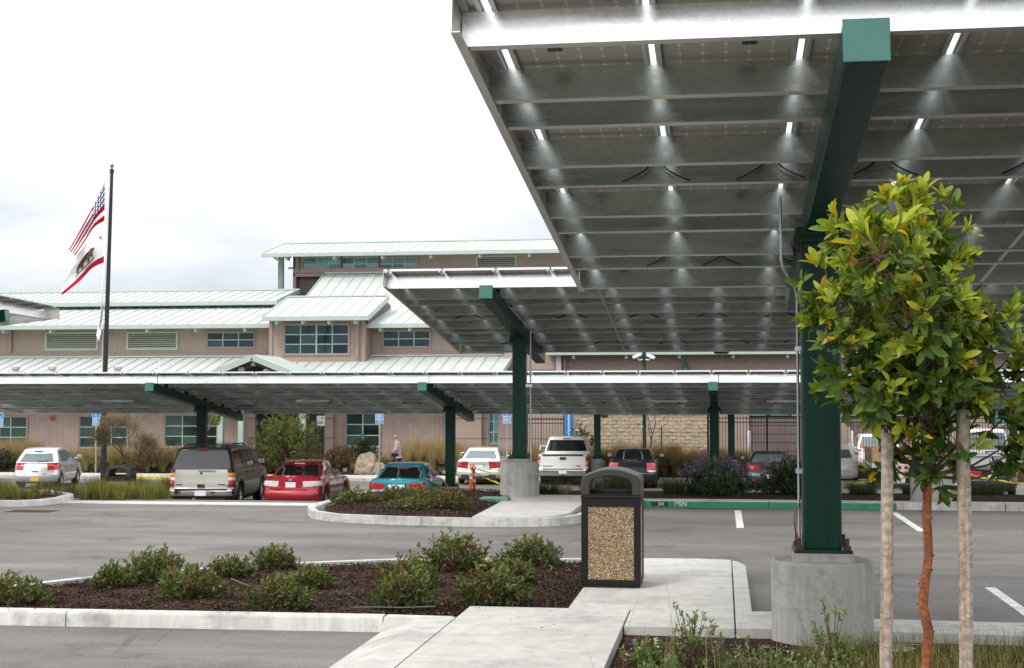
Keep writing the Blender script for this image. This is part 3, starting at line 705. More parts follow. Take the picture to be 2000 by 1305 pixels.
def flood(root, x, y, z, s=1.0):
    f = thing('flood_light', 'black flood light hung under the back edge of the second canopy', 'flood light', (x, y, z))
    mb = MB(); mb.hexa([(-.2*s, -.16*s, -.1*s), (.2*s, -.16*s, -.1*s), (.2*s, .16*s, -.1*s), (-.2*s, .16*s, -.1*s), (-.28*s, -.2*s, .06*s), (.28*s, -.2*s, .06*s), (.28*s, .2*s, .06*s), (-.28*s, .2*s, .06*s)]); mb.build('housing', M_['black_plastic'], f, bevel=.02)
    mb = MB(); mb.box(-.17*s, .17*s, -.13*s, .13*s, -.112*s, -.102*s); mb.build('lens', mat('lamp_lens', (.5, .52, .5), .2, 0, .05), f)
    mb = MB(); mb.box(-.07, .07, -.05, .05, .06*s, .3); mb.build('bracket', M_['black_plastic'], f)
    for sx in (-1, 1):
        mb = MB(); mb.tube([(sx*.1, 0, .2), (sx*.3, 0, .24), (sx*.42, 0, .12), (sx*.3, 0, .02), (sx*.2, 0, .02)], .018, 6); mb.build('cable', M_['dark_rubber'], f, smooth=60)
    return f
q = atD(1409, 684, 34.6); flood(None, q.x, q.y, q.z, .85)
# low tube lights under the long canopy
lt = [(1395, 683)]
# ------------------------------------------------------------------ the building
mat('cladding', (.32, .243, .203), .6, 0, .08, .6, fine=.05, fs=3)
mat('smooth_panel', (.35, .268, .227), .75, 0, .07, .7)
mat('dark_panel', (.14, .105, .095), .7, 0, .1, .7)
mat('trim_brown', (.30, .215, .185), .6, 0, .06)
mat('roof_metal', (.56, .605, .575), .42, .15, .05, .5, orand=.035, spec=.5)
mat('roof_trim', (.38, .445, .405), .45, 0, .05)
mat('seam_dark', (.46, .51, .475), .5, .1, .05)
mat('sash_green', (.36, .46, .40), .5, 0, .05)
mat('louvre_metal', (.40, .42, .34), .55, 0, .06)
mat('louvre_dark', (.05, .055, .045), .8)
def glassmat(name, lo, hi):
    m, nt, p, out = nodes(name); oi = N(nt, 'ShaderNodeObjectInfo').outputs['Random']; g = geo(nt)
    k = math_(nt, 'ADD', math_(nt, 'MULTIPLY', oi, .55), math_(nt, 'MULTIPLY', noise(nt, g, .9, 3, .5, (1, 1, 1.6)), .45))
    nt.links.new(ramp(nt, k, [(.25, lo), (.75, hi)]), p.inputs['Base Color']); p.inputs['Roughness'].default_value = .04; p.inputs['Specular IOR Level'].default_value = .45
    return m
glassmat('window_dark', (.003, .012, .018), (.03, .07, .085)); glassmat('window_teal', (.03, .12, .15), (.20, .38, .38)); glassmat('window_low', (.004, .016, .014), (.07, .12, .10))
bld = wthing('terminal_building', 'long brown metal-clad building with stepped pale green standing seam roofs', 'building', (-15, 68, -1.3))
def rib_wall(root, name, x0, x1, z0, z1, Y, holes=(), pitch=.19, m='cladding', depth=.011):
    """vertical ribbed cladding with rectangular openings"""
    mb = MB(); xs = sorted({x0, x1, *[h[0] for h in holes], *[h[1] for h in holes]})
    xs = [x for x in xs if x0 <= x <= x1]
    for a, b in zip(xs, xs[1:]):
        mid = (a+b)/2; cov = sorted([(h[2], h[3]) for h in holes if h[0] < mid < h[1]])
        zz = z0; spans = []
        for (u, v) in cov:
            if u > zz: spans.append((zz, u))
            zz = max(zz, v)
        if zz < z1: spans.append((zz, z1))
        n = max(1, round((b-a)/pitch)); w = (b-a)/n
        for (u, v) in spans:
            P = []
            for k in range(n):
                t = a+k*w
                for f, d in ((0, 0), (.42, 0), (.5, depth), (.92, depth)): P.append((t+f*w, Y+d))
            P.append((b, Y))
            V = [(x, y, u) for x, y in P]+[(x, y, v) for x, y in P]; q = len(P)
            mb.add(V, [(i, i+1, q+i+1, q+i) for i in range(q-1)])
    return mb.build(name, M_[m], root)
def rect(px0, py0, px1, py1, Y):
    a, b = atY(px0, py0, Y), atY(px1, py1, Y); return (a.x, b.x, b.z, a.z)      # x0 x1 z0 z1
def window(root, r, Y, nx, ny, m='window_dark', big=(), fw=.05, sash='sash_green'):
    x0, x1, z0, z1 = r; mb = MB(); d0, d1 = Y-.05, Y+.10
    # reveal frame in brown, then the sash
    mb.box(x0-.09, x1+.09, d0, d1, z1, z1+.09); mb.box(x0-.09, x1+.09, d0, d1, z0-.09, z0); mb.box(x0-.09, x0, d0, d1, z0, z1); mb.box(x1, x1+.09, d0, d1, z0, z1)
    wi = mb.build('window', M_['trim_brown'], root)
    mb = MB(); xs = [x0+(x1-x0)*i/nx for i in range(nx+1)]; zs = [z0+(z1-z0)*j/ny for j in range(ny+1)]
    for i, x in enumerate(xs):
        w = fw*(1.6 if i in big else 1)/2; mb.box(max(x0, x-w), min(x1, x+w), Y+.0, Y+.07, z0, z1)
    for j, z in enumerate(zs): mb.box(x0, x1, Y+.006, Y+.066, max(z0, z-fw/2), min(z1, z+fw/2))
    mb.build('sash', M_[sash], wi)
    for i in range(nx):
        for j in range(ny):
            mb = MB(); t = [rng.uniform(-.004, .004) for _ in range(4)]
            mb.add([(xs[i], Y+.04+t[0], zs[j]), (xs[i+1], Y+.04+t[1], zs[j]), (xs[i+1], Y+.04+t[2], zs[j+1]), (xs[i], Y+.04+t[0]+t[2]-t[1], zs[j+1])], [(0, 1, 2, 3)])
            mb.build('pane', M_[m], wi)
    return wi
def louvre(root, r, Y, n=7):
    x0, x1, z0, z1 = r; mb = MB()
    mb.box(x0-.1, x1+.1, Y-.05, Y+.1, z1, z1+.1); mb.box(x0-.1, x1+.1, Y-.05, Y+.1, z0-.1, z0); mb.box(x0-.1, x0, Y-.05, Y+.1, z0, z1); mb.box(x1, x1+.1, Y-.05, Y+.1, z0, z1)
    lv = mb.build('louvre', M_['louvre_metal'], root)
    mb = MB(); mb.box(x0, x1, Y+.08, Y+.09, z0, z1); mb.build('louvre_back', M_['louvre_dark'], lv)
    for k in range(n):
        z = z0+(z1-z0)*(k+.5)/n; h = (z1-z0)/n
        mb = MB(); mb.hexa([(x0, Y-.045, z-h*.42), (x1, Y-.045, z-h*.42), (x1, Y+.06, z+h*.2), (x0, Y+.06, z+h*.2), (x0, Y-.045, z-h*.22), (x1, Y-.045, z-h*.22), (x1, Y+.06, z+h*.4), (x0, Y+.06, z+h*.4)])
        mb.build('slat', M_['louvre_metal'], lv)
def clip_poly(poly, nrm, c):
    out = []
    for i in range(len(poly)):
        a, b = poly[i], poly[(i+1) % len(poly)]; da = a[0]*nrm[0]+a[1]*nrm[1]-c; db = b[0]*nrm[0]+b[1]*nrm[1]-c
        if da >= 0: out.append(a)
        if da*db < 0: t = da/(da-db); out.append((a[0]+(b[0]-a[0])*t, a[1]+(b[1]-a[1])*t))
    return out
def seam_roof(root, x0, x1, Ye, ze, Yt, zt, pitch=.62, hipR=0, hipL=0, rake=True, ridge=True, fasc=.22, tails=0):
    roof = link('roof', None, root)
    if root.name in OFF: OFF[roof.name] = OFF[root.name]
    n = max(1, round((x1-x0)/pitch)); w = (x1-x0)/n
    def T(x, s, h): return (x, Ye+(Yt-Ye)*s, ze+(zt-ze)*s+h)
    for k in range(n):
        a, b = x0+k*w, x0+(k+1)*w
        poly = [(a, 0), (b, 0), (b, 1), (a, 1)]
        if hipR: poly = clip_poly(poly, (-1, -hipR), -x1)
        if hipL: poly = clip_poly(poly, (1, -hipL), x0)
        if len(poly) < 3: continue
        mb = MB(T); m = len(poly)
        mb.add([(x, s, -.03) for x, s in poly]+[(x, s, 0) for x, s in poly], [tuple(range(m-1, -1, -1)), tuple(range(m, 2*m))]+[(i, (i+1) % m, m+(i+1) % m, m+i) for i in range(m)])
        s1 = 1 if not hipR else min(1, (x1-a)/hipR)
        s0 = 0
        mb.cur = 1; mb.box(a-.014, a+.014, s0, max(.02, s1), 0, .05)
        mb.build('roof_pan', [M_['roof_metal'], M_['seam_dark']], roof)
    mb = MB(); mb.box(x0-.05, x1+.05, Ye-.14, Ye-.002, ze-fasc, ze+.012); mb.build('gutter', M_['roof_trim'], roof, bevel=.02)
    if ridge:
        mb = MB(); mb.box(x0-(0 if not hipL else -hipL), x1-hipR, Yt-.12, Yt+.10, zt+.0, zt+.075); mb.build('ridge_cap', M_['seam_dark'], roof)
    if rake:
        for x in (x0-.03, x1+.03):
            if (x > x1 and hipR) or (x < x0 and hipL): continue
            mb = MB(T); mb.box(x-.03, x+.03, 0, 1, -.2, .075); mb.build('rake_trim', M_['roof_trim'], roof)
    if hipR:
        mb = MB(T); mb.hexa([(x1-.12, 0, -.1), (x1+.03, 0, -.1), (x1-hipR+.05, 1, -.1), (x1-hipR-.1, 1, -.1), (x1-.12, 0, .08), (x1+.03, 0, .08), (x1-hipR+.05, 1, .08), (x1-hipR-.1, 1, .08)]); mb.build('rake_trim', M_['roof_trim'], roof)
    for k in range(tails):
        x = x0+(x1-x0)*(k+.5)/tails; mb = MB(); mb.box(x-.06, x+.06, Ye+.0, Ye+.55, ze-fasc-.16, ze-fasc+.04); mb.build('rafter_tail', M_['roof_trim'], roof)
    # soffit closing the underside of the overhang
    return roof
def ZY(py, px, Y): return atY(px, py, Y).z
XL = -46.0
# -- ground-floor wall
Y1 = 66.5; zg = -1.25; _za, _zb = ZY(741, 500, 65.2), ZY(697, 500, 70.0); z1 = _za+(_zb-_za)*(1.3/4.8)-.12
w1 = [rect(-40, 815, 51, 874, Y1), rect(156, 814, 248, 875, Y1), rect(323, 812, 423, 873, Y1), rect(676, 808, 741, 872, Y1)]
xe = atY(870, 800, Y1).x
rib_wall(bld, 'wall', XL, atY(483, 800, Y1).x, zg, z1, Y1, w1[:3]); rib_wall(bld, 'wall', atY(652, 800, Y1).x, xe, zg, z1, Y1, w1[3:])
for r, nx in zip(w1, (3, 3, 3, 2)): window(bld, r, Y1, nx, 3, 'window_low')
# smooth panels either side of the entrance and at the right end
def panels(px0, px1, Y, zs, m='smooth_panel', n=1):
    xa, xb = atY(px0, 800, Y).x, atY(px1, 800, Y).x
    for i in range(n):
        for z0, z1_ in zip(zs, zs[1:]):
            mb = MB(); mb.box(xa+(xb-xa)*i/n+.012, xa+(xb-xa)*(i+1)/n-.012, Y-.06, Y+.12, z0+.012, z1_-.012); mb.build('wall_panel', M_[m], bld, bevel=.01)
    mb = MB(); mb.box(xa, xb, Y+.1, Y+.14, zs[0], zs[-1]-.02); mb.build('panel_backing', M_['dark_panel'], bld)
zp = [zg, .2, 1.15, 2.1, z1-.06]
panels(483, 500, Y1-.15, zp); panels(634, 652, Y1-.15, zp)
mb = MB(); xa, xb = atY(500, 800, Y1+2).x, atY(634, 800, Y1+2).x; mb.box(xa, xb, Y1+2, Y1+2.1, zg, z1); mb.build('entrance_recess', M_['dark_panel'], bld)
mb = MB(); mb.box(xa+.5, xa+2.4, Y1+1.9, Y1+1.99, zg, 1.3); mb.build('entrance_door', M_['window_dark'], bld)
panels(870, 941, Y1-.25, zp); panels(941, 955, Y1+.1, zp)
rn = rect(955, 800, 973, 866, Y1+.15); window(bld, (rn[0], rn[1], rn[2], 2.05), Y1+.15, 2, 4, 'window_teal', fw=.05)
panels(973, 1100, Y1+.15, zp, n=3)
mb = MB(); mb.box(rn[0], rn[1], Y1+.15, Y1+.3, zg, rn[2]-.1); mb.box(rn[0], rn[1], Y1+.15, Y1+.3, 2.15, z1); mb.build('wall_panel', M_['smooth_panel'], bld)
mb = MB(); mb.tube([(xe+.12, Y1-.34, zg), (xe+.12, Y1-.34, z1)], .05, 8); mb.build('downspout', M_['trim_brown'], bld)
# -- lower lean-to roof
Y2 = 70.0; zt1 = ZY(697, 500, Y2); ze1 = ZY(741, 500, 65.2)
seam_roof(bld, XL, atY(972, 735, 65.2).x, 65.2, ze1, Y2, zt1, .63, ridge=True)
for px in (31, 102, 230):
    q = atD(px, 722, 67.5); mb = MB(); mb.lathe([(.14, -.5), (.14, .0), (.2, .02), (.2, .14), (.12, .2), (.04, .22)], 14, q); mb.build('roof_vent', M_['galvanized_trim'], bld, smooth=40)
q = atD(310, 728, 67); mb = MB(); mb.tube([(q.x, q.y, q.z-.4), (q.x, q.y, q.z+.1)], .04, 8); mb.tube([(q.x, q.y, q.z+.1), (q.x, q.y, q.z+.65)], .03, 8); mb.build('antenna', M_['steel_white'], bld)
# -- second tier wall
zt2 = ZY(640, 300, Y2); xc0, xc1 = atY(527, 660, Y2).x, atY(713, 660, Y2).x; xR2 = atY(1100, 660, Y2).x
lv = [rect(92, 653, 188, 681, Y2), rect(251, 652, 344, 680, Y2)]; wl = rect(405, 650, 496, 678, Y2); wr = rect(748, 647, 839, 677, Y2)
rib_wall(bld, 'wall', XL, xc0+.5, zt1-.1, zt2+.12, Y2, lv+[wl]); rib_wall(bld, 'wall', xc1-.5, atY(985, 700, Y2).x, zt1-.1, zt2+.12, Y2, [wr])
for r in lv: louvre(bld, r, Y2)
window(bld, wl, Y2, 3, 2, 'window_dark'); window(bld, wr, Y2, 3, 2, 'window_dark')
mb = MB(); mb.box(XL, xR2-3, Y2-.06, Y2-.01, zt1+.02, zt1+.22); mb.build('base_flashing', M_['trim_brown'], bld)
q = atY(22, 650, Y2); mb = MB(); mb.box(q.x-.07, q.x+.07, Y2-.16, Y2-.04, zt1+.3, zt2); mb.build('downspout', M_['trim_brown'], bld)
Y3 = 74.5; ze2 = ZY(634, 300, 69.0); zt3 = ZY(600, 300, Y3)
seam_roof(bld, XL, xc0+.3, 69.0, ze2, Y3, zt3, .63, tails=9); seam_roof(bld, atY(714, 636, 69.0).x, atY(1060, 636, 69).x, 69.0, ZY(632, 780, 69.), Y3, ZY(598, 800, Y3), .63, tails=6)
# -- clerestory strip and the top roof of the left wing
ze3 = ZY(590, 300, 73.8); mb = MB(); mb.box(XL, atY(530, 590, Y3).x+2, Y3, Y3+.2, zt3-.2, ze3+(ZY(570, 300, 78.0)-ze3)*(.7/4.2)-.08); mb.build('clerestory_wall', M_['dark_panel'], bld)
for k in range(14):
    x = XL+1+k*1.95; mb = MB(); mb.box(x-.06, x+.06, Y3-.06, Y3-.005, zt3, ze3); mb.build('clerestory_mullion', M_['roof_trim'], bld)
seam_roof(bld, XL, atY(540, 590, 73.8).x, 73.8, ze3, 78.0, ZY(570, 300, 78.0), .63)
# -- projecting middle block
Ym = 68.8; rM = rect(527, 622, 713, 700, Ym); wm = rect(556, 635, 680, 691, Ym)
rib_wall(bld, 'wall', rM[0], rM[1], zt1-.35, rM[3], Ym, [wm])
for x in (rM[0], rM[1]):
    mb = MB(); mb.box(x-.02 if x == rM[0] else x-.16, x+.16 if x == rM[0] else x+.02, Ym-.05, Y2+.2, zt1-.35, rM[3]); mb.build('corner_trim', M_['trim_brown'], bld)
window(bld, wm, Ym, 4, 3, 'window_dark', big=(2,))
q = atY(699, 640, Ym); mb = MB(); mb.box(q.x-.06, q.x+.06, Ym-.14, Ym-.04, zt1-.1, rM[3]); mb.build('downspout', M_['trim_brown'], bld)
zed = ZY(618, 600, 67.9); zrd = ZY(580, 640, 72.2)
seam_roof(bld, atY(514, 622, 67.9).x, atY(719, 622, 67.9).x, 67.9, zed, 72.2, zrd, .63, tails=4)
xg = atY(719, 622, 67.9).x
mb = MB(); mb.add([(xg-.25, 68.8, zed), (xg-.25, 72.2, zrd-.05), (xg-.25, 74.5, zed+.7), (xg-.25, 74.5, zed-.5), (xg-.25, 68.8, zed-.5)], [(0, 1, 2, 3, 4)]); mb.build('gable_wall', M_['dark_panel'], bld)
# -- main upper roof and monitor
Y4 = 79.0; xm0 = atY(514, 622, 67.9).x; zt4 = ZY(534, 700, Y4)
seam_roof(bld, xm0, atY(1115, 600, 73).x+2, 72.6, ZY(600, 800, Y3)-.55, Y4, zt4, .63)
mb = MB(); mb.box(atY(573, 510, Y4).x, atY(1180, 510, Y4).x, Y4-.02, Y4+.02, zt4-.1, zt4); 
zme = ZY(496, 800, Y4); wms = [rect(593, 504, 666, 527, Y4), rect(668, 504, 740, 527, Y4), rect(742, 504, 814, 527, Y4)]; lm = rect(933, 503, 1006, 525, Y4)
zmw = ZY(491, 800, 77.8)+(ZY(473, 800, 82.0)-ZY(491, 800, 77.8))*(1.2/4.2)-.1
rib_wall(bld, 'wall', atY(573, 510, Y4).x, atY(1180, 510, Y4).x, zt4-.15, zmw, Y4, wms+[lm])
for r in wms: window(bld, r, Y4, 3, 2, 'window_teal')
louvre(bld, lm, Y4, 6)
mb = MB(); mb.box(atY(573, 510, Y4).x, atY(1180, 510, Y4).x, Y4-.07, Y4-.01, zt4+.05, zt4+.3); mb.build('base_flashing', M_['trim_brown'], bld)
zmt = ZY(473, 800, 82.0)
seam_roof(bld, atY(513, 495, 77.8).x, atY(1180, 495, 77.8).x, 77.8, ZY(491, 800, 77.8), 82.0, zmt, .66, tails=7)
xa = atY(573, 510, Y4).x
mb = MB(); mb.box(xa-.02, xa+.15, Y4, 84, zt4-2, zmw); mb.build('side_wall', M_['trim_brown'], bld)
for (px, Yp) in ((549, 78.6), (549, 83)):
    q = atY(px, 520, Yp); mb = MB(); mb.box(q.x-.14, q.x+.14, Yp-.14, Yp+.14, 3.5, zme+.1); mb.build('porch_post', mat('post_green', (.17, .22, .19), .5), bld)
q = atY(549, 520, 78.6); mb = MB(); mb.bar((q.x, 78.5, zme+.0), (xa, 78.5, zme+.0), .2, .35); mb.bar((q.x-.9, 78.5, zme+.25), (q.x, 78.5, zme-.4), .12, .12); mb.bar((q.x, 80, zt4+.45), (xa, 80, zt4+.45), .1, .1); mb.build('porch_beam', M_['roof_trim'], bld)
q = atY(583, 510, Y4); mb = MB(); mb.box(q.x-.06, q.x+.06, Y4-.15, Y4-.04, zt4+.1, zme); mb.build('downspout', M_['trim_brown'], bld)
# -- right wing: panelled end and tall ribbed wall
Yr = 69.5; xr0 = atY(985, 720, Yr).x; xr1 = atY(1087, 720, Yr).x; xr2 = atY(1097, 720, Yr).x; zr = ZY(686, 1200, Yr)
for i in range(2):
    for za, zb in ((zg, 1.0), (1.0, 2.3), (2.3, 3.5), (3.5, zr+1.2)):
        mb = MB(); a, b = xr0+(xr1-xr0)*i/2, xr0+(xr1-xr0)*(i+1)/2; mb.box(a+.015, b-.015, Yr-.1, Yr+.2, za+.015, zb-.015); mb.build('wall_panel', M_['smooth_panel'], bld, bevel=.01)
mb = MB(); mb.box(xr0, xr1, Yr+.15, Yr+.25, zg, zr+1.2); mb.build('panel_backing', M_['dark_panel'], bld)
mb = MB(); mb.box(xr1, xr2, Yr-.2, Yr+.3, zg, zr+.3); mb.build('white_pilaster', M_['white_paint'], bld, bevel=.02)
dr = rect(1462, 815, 1586, 905, Yr); dr2 = rect(1658, 815, 1780, 905, Yr)
holes = [(dr[0], dr[1], zg, dr[3]+.55), (dr2[0], dr2[1], zg, dr2[3]+.55)]
rib_wall(bld, 'wall', xr2, 32, zg, zr+.3, Yr, holes)
for (a, b, c, d) in (dr, dr2):
    for k in range(6):
        h = (d-zg)/6; mb = MB(); mb.box(a+.05, b-.05, Yr+.1, Yr+.16, zg+k*h+.012, zg+(k+1)*h-.012); mb.build('door_panel', M_['dark_panel'], bld, bevel=.01)
    for k in range(3):
        w = (b-a)/3; mb = MB(); mb.box(a+k*w+.05, a+(k+1)*w-.05, Yr+.08, Yr+.1, d+.06, d+.5); mb.build('pane', M_['window_teal'], bld)
    mb = MB(); mb.box(a-.08, a+.05, Yr-.05, Yr+.2, zg, d+.6); mb.box(b-.05, b+.08, Yr-.05, Yr+.2, zg, d+.6); mb.box(a+.05, b-.05, Yr-.05, Yr+.2, d+.5, d+.6); mb.build('door_frame', M_['trim_brown'], bld)
rw = rect(1935, 802, 1985, 830, Yr); window(bld, rw, Yr-.06, 2, 1, 'window_teal')
seam_roof(bld, xr2-.6, 32.4, Yr-.9, zr, 75.5, ZY(640, 1300, 75.5), .66, tails=16)
q = atY(1103, 700, Yr); mb = MB(); mb.box(q.x-.05, q.x+.09, Yr-.16, Yr-.04, zg, zr-.2); mb.build('downspout', M_['trim_brown'], bld)
# solid core so that nothing shows between the tiers
mb = MB(); mb.box(XL+.3, xr1, Y2+.4, 84, zg, zt2-.1); mb.box(XL+.3, atY(560, 600, 76).x, Y3+.4, 82, zt2-.1, zt3+.0); mb.box(xm0+.3, xr1, Y3+.3, 84, zt2-.1, zt3-.5); mb.box(xr1, 31, Yr+.5, 84, zg, zr); mb.box(xa+.2, xr1, Y4+.4, 83.6, zt3, zmw-.1); mb.box(xm0+.35, rM[1]-.2, Y2-.9, Y2+.4, zt1-.1, zt2-.1); mb.box(xm0+1.6, xr1, Y1+2.3, Y2+.3, zg, zt1-.75); mb.build('core', M_['dark_panel'], bld)
# -- entrance gable
Yg = 63.2; ap = atY(493, 694, Yg); el_ = atY(411, 728, Yg); sl = (ap.z-el_.z)/(ap.x-el_.x); hw = 3.0
gb = wthing('entrance_gable', 'small pale green gabled porch roof over the building entrance', 'porch', (ap.x, Yg, zg))
def gx(s, t, h): x = ap.x+s*hw*t; return (x, ap.z-sl*hw*t+h)
for s in (-1, 1):
    for k in range(6):
        ya, yb = Yg+k*.62, Yg+(k+1)*.62
        a, b = gx(s, 0, 0), gx(s, 1, 0)
        mb = MB(); mb.hexa([(a[0], ya+.01, a[1]-.04), (b[0], ya+.01, b[1]-.04), (b[0], yb-.01, b[1]-.04), (a[0], yb-.01, a[1]-.04), (a[0], ya+.01, a[1]), (b[0], ya+.01, b[1]), (b[0], yb-.01, b[1]), (a[0], yb-.01, a[1])]); mb.cur = 1
        mb.bar((a[0], yb, a[1]+.03), (b[0], yb, b[1]+.03), .04, .06); mb.build('roof_pan', [M_['roof_metal'], M_['seam_dark']], gb)
    mb = MB(); a, b = gx(s, 0, -.06), gx(s, 1, -.06); mb.bar((a[0], Yg-.05, a[1]-.04), (b[0], Yg-.05, b[1]-.04), .1, .27, (0, 0, 1)); mb.build('fascia', M_['roof_trim'], gb)
    for k in range(4):
        a, b = gx(s, .02, -.32), gx(s, .98, -.32); y = Yg+.5+k*.8; mb = MB(); mb.bar((a[0], y, a[1]), (b[0], y, b[1]), .1, .22); mb.build('rafter', M_['dark_panel'], gb)
mb = MB(); mb.bar((ap.x, Yg+.1, ap.z-.35), (ap.x, Yg+3.6, ap.z-.35), .18, .28); mb.build('ridge_beam', M_['roof_trim'], gb)
for px in (431, 471, 591):
    q = atY(px, 820, Yg+.3); mb = MB(); mb.box(q.x-.13, q.x+.13, Yg+.2, Yg+.46, gz(q.x, 61)-.2, gx(1, min(1, abs(q.x-ap.x)/hw), 0)[1]-.3); mb.build('post', M_['sash_green'], gb, bevel=.015)
# -- split-face block wall
cw = wthing('block_wall', 'tan split-face concrete block wall behind the parked cars', 'wall', (-4, 67, zg))
xa, xb = atY(1122, 850, 67).x, atY(1386, 850, 67).x; zw = ZY(808, 1250, 67)
mat('split_face', (.40, .32, .245), .95, 0, .14, 2.5, .6, 25, fine=.16, fs=14, bd=.03, spec=.1)
mb = MB(); nr = 15; hz = (zw-zg)/nr
for j in range(nr):
    off = .2*(j % 2); x = xa-off
    while x < xb:
        a, b = max(xa, x), min(xb, x+.4)
        if b-a > .05:
            d = [rng.uniform(.0, .022) for _ in range(5)]
            z0_, z1_ = zg+j*hz+.008, zg+(j+1)*hz-.008; xm = (a+b)/2; zm = (z0_+z1_)/2
            xm += rng.uniform(-.14, .14); zm += rng.uniform(-.07, .07)
            mb.add([(a+.008, 66.98-d[0], z0_), (b-.008, 66.98-d[1], z0_), (b-.008, 66.98-d[2], z1_), (a+.008, 66.98-d[3], z1_), (xm, 66.972-d[4]*1.3, zm), (a, 67.05, z0_), (b, 67.05, z0_), (b, 67.05, z1_), (a, 67.05, z1_)],
                   [(0, 1, 4), (1, 2, 4), (2, 3, 4), (3, 0, 4), (5, 6, 1, 0), (6, 7, 2, 1), (7, 8, 3, 2), (8, 5, 0, 3)])
        x += .4
mb.build('block_facing', M_['split_face'], cw, kind='stuff')
mb = MB(); mb.box(xa, xb, 67.0, 67.3, zg, zw); mb.build('wall_core', M_['split_face'], cw)
mb = MB(); mb.box(xa-.03, xb+.03, 66.9, 67.35, zw, zw+.1); mb.build('cap_course', mat('cap_block', (.42, .35, .27), .9), cw)
# -- black picket fences
def fence(label, x0, x1, Y, z0, h, grp='black picket fences'):
    f = wthing('picket_fence', label, 'fence', (x0, Y, z0), grp)
    for z in (z0+.18, z0+h-.32, z0+h-.14):
        mb = MB(); mb.box(x0, x1, Y-.02, Y+.02, z-.02, z+.02); mb.build('rail', M_['black_metal'], f)
    n = int((x1-x0)/.125); pm = MB().box(-.010, .010, -.010, .010, .06, h-.02); pm.add([(-.010, -.010, h-.02), (.010, -.010, h-.02), (.010, .010, h-.02), (-.010, .010, h-.02), (0, 0, h+.05)], [(0, 1, 4), (1, 2, 4), (2, 3, 4), (3, 0, 4)]); pmesh = pm.mesh('picket', M_['black_metal'])
    k = 0
    for i in range(n+1):
        x = x0+i*(x1-x0)/n
        if i % 20 == 0:
            mb = MB(); mb.box(x-.04, x+.04, Y-.04, Y+.04, z0-.3, z0+h+.08); mb.box(x-.05, x+.05, Y-.05, Y+.05, z0+h+.08, z0+h+.12); mb.build('post', M_['black_metal'], f)
        else: link('picket', pmesh, f, (x-x0, 0, 0))
    return f
Yf = 64.0
fence('short black picket fence between the panelled wall and the blue emergency pillar', atY(1029, 850, Yf).x, atY(1101, 850, Yf).x, Yf, ZY(893, 1060, Yf)-.5, 2.35)
fence('long black picket fence in front of the dark garage doors, right of the block wall', atY(1383, 850, 62.3).x, 16.5, 62.3, -1.35, 2.75)
for px in (1463, 1627, 1664):
    q = atY(px, 860, 63.2); mb = MB(); mb.lathe([(.06, 0), (.06, 2.0), (.05, 2.04), (.01, 2.06)], 10, (0, 0, 0)); b_ = thing('bollard', {1463: 'white steel bollard left of the near column by the garage door', 1627: 'white steel bollard just right of the near column', 1664: 'white steel bollard right of the small white car, by the second door'}[px], 'bollard', (q.x, q.y, -1.35), 0, 'white bollards'); mb.build('tube', M_['white_paint'], b_, smooth=40)
# ------------------------------------------------------------------ vehicles (local: x right, y forward, rear bumper at y=0, ground z=0)
def paint(name, col, metal=.35, rough=.28, coat=.8): 
    m = mat(name, col, rough, metal, .04, 1.5, coat=coat, fine=.03, fs=200); return m
paint('paint_silver', (.62, .63, .64), .55); paint('paint_champagne', (.57, .55, .51), .3); paint('paint_red', (.36, .012, .022), .3); paint('paint_teal', (.045, .33, .42), .3)
paint('paint_pearl', (.68, .68, .70), .4); paint('paint_white', (.74, .73, .70), 0); paint('paint_black', (.012, .013, .02), .2); paint('paint_graphite', (.05, .05, .055), .4)
paint('paint_champagne_shaded', (.030, .025, .022), .35, .35, .35)  # SUV's champagne paint again, dark reflections on sides and top put into the colour
mat('car_glass', (.012, .014, .016), .05, 0, .1, spec=.8); mat('car_glass_pale', (.10, .13, .14), .05, 0, .2, spec=.9)
mat('lens_red', (.38, .012, .015), .15, 0, .15, 12, coat=.6); mat('lens_amber', (.7, .26, .02), .15, 0, .1, 12, coat=.6); mat('lens_white', (.72, .66, .66), .15, 0, .1, 12, coat=.6); mat('lens_pink', (.55, .10, .11), .15, 0, .12, 12, coat=.6)
mat('chrome', (.75, .75, .76), .12, 1, .03); mat('alloy', (.6, .6, .62), .3, .9, .08); mat('underbody', (.012, .012, .012), .8)
def plate_mat(name, bg_, ink):
    m, nt, p, out = nodes(name); co = coords(nt)
    k = noise(nt, co, 26, 2, .6, (1.2, 1, .55)); sx = N(nt, 'ShaderNodeSeparateXYZ'); nt.links.new(co, sx.inputs[0])
    band = math_(nt, 'LESS_THAN', math_(nt, 'ABSOLUTE', math_(nt, 'ADD', sx.outputs[2], .005)), .032)
    nt.links.new(mixc(nt, math_(nt, 'MULTIPLY', band, math_(nt, 'GREATER_THAN', k, .52)), bg_, ink), p.inputs['Base Color']); p.inputs['Roughness'].default_value = .5
plate_mat('plate_white', (.75, .76, .78), (.20, .24, .36)); plate_mat('plate_yellow', (.72, .48, .02), (.28, .13, .02))
def lerp_tab(tab, t):
    for (a, va), (b, vb) in zip(tab, tab[1:]):
        if t <= b: k = (t-a)/(b-a); k = k*k*(3-2*k); return va+(vb-va)*k
    return tab[-1][1]
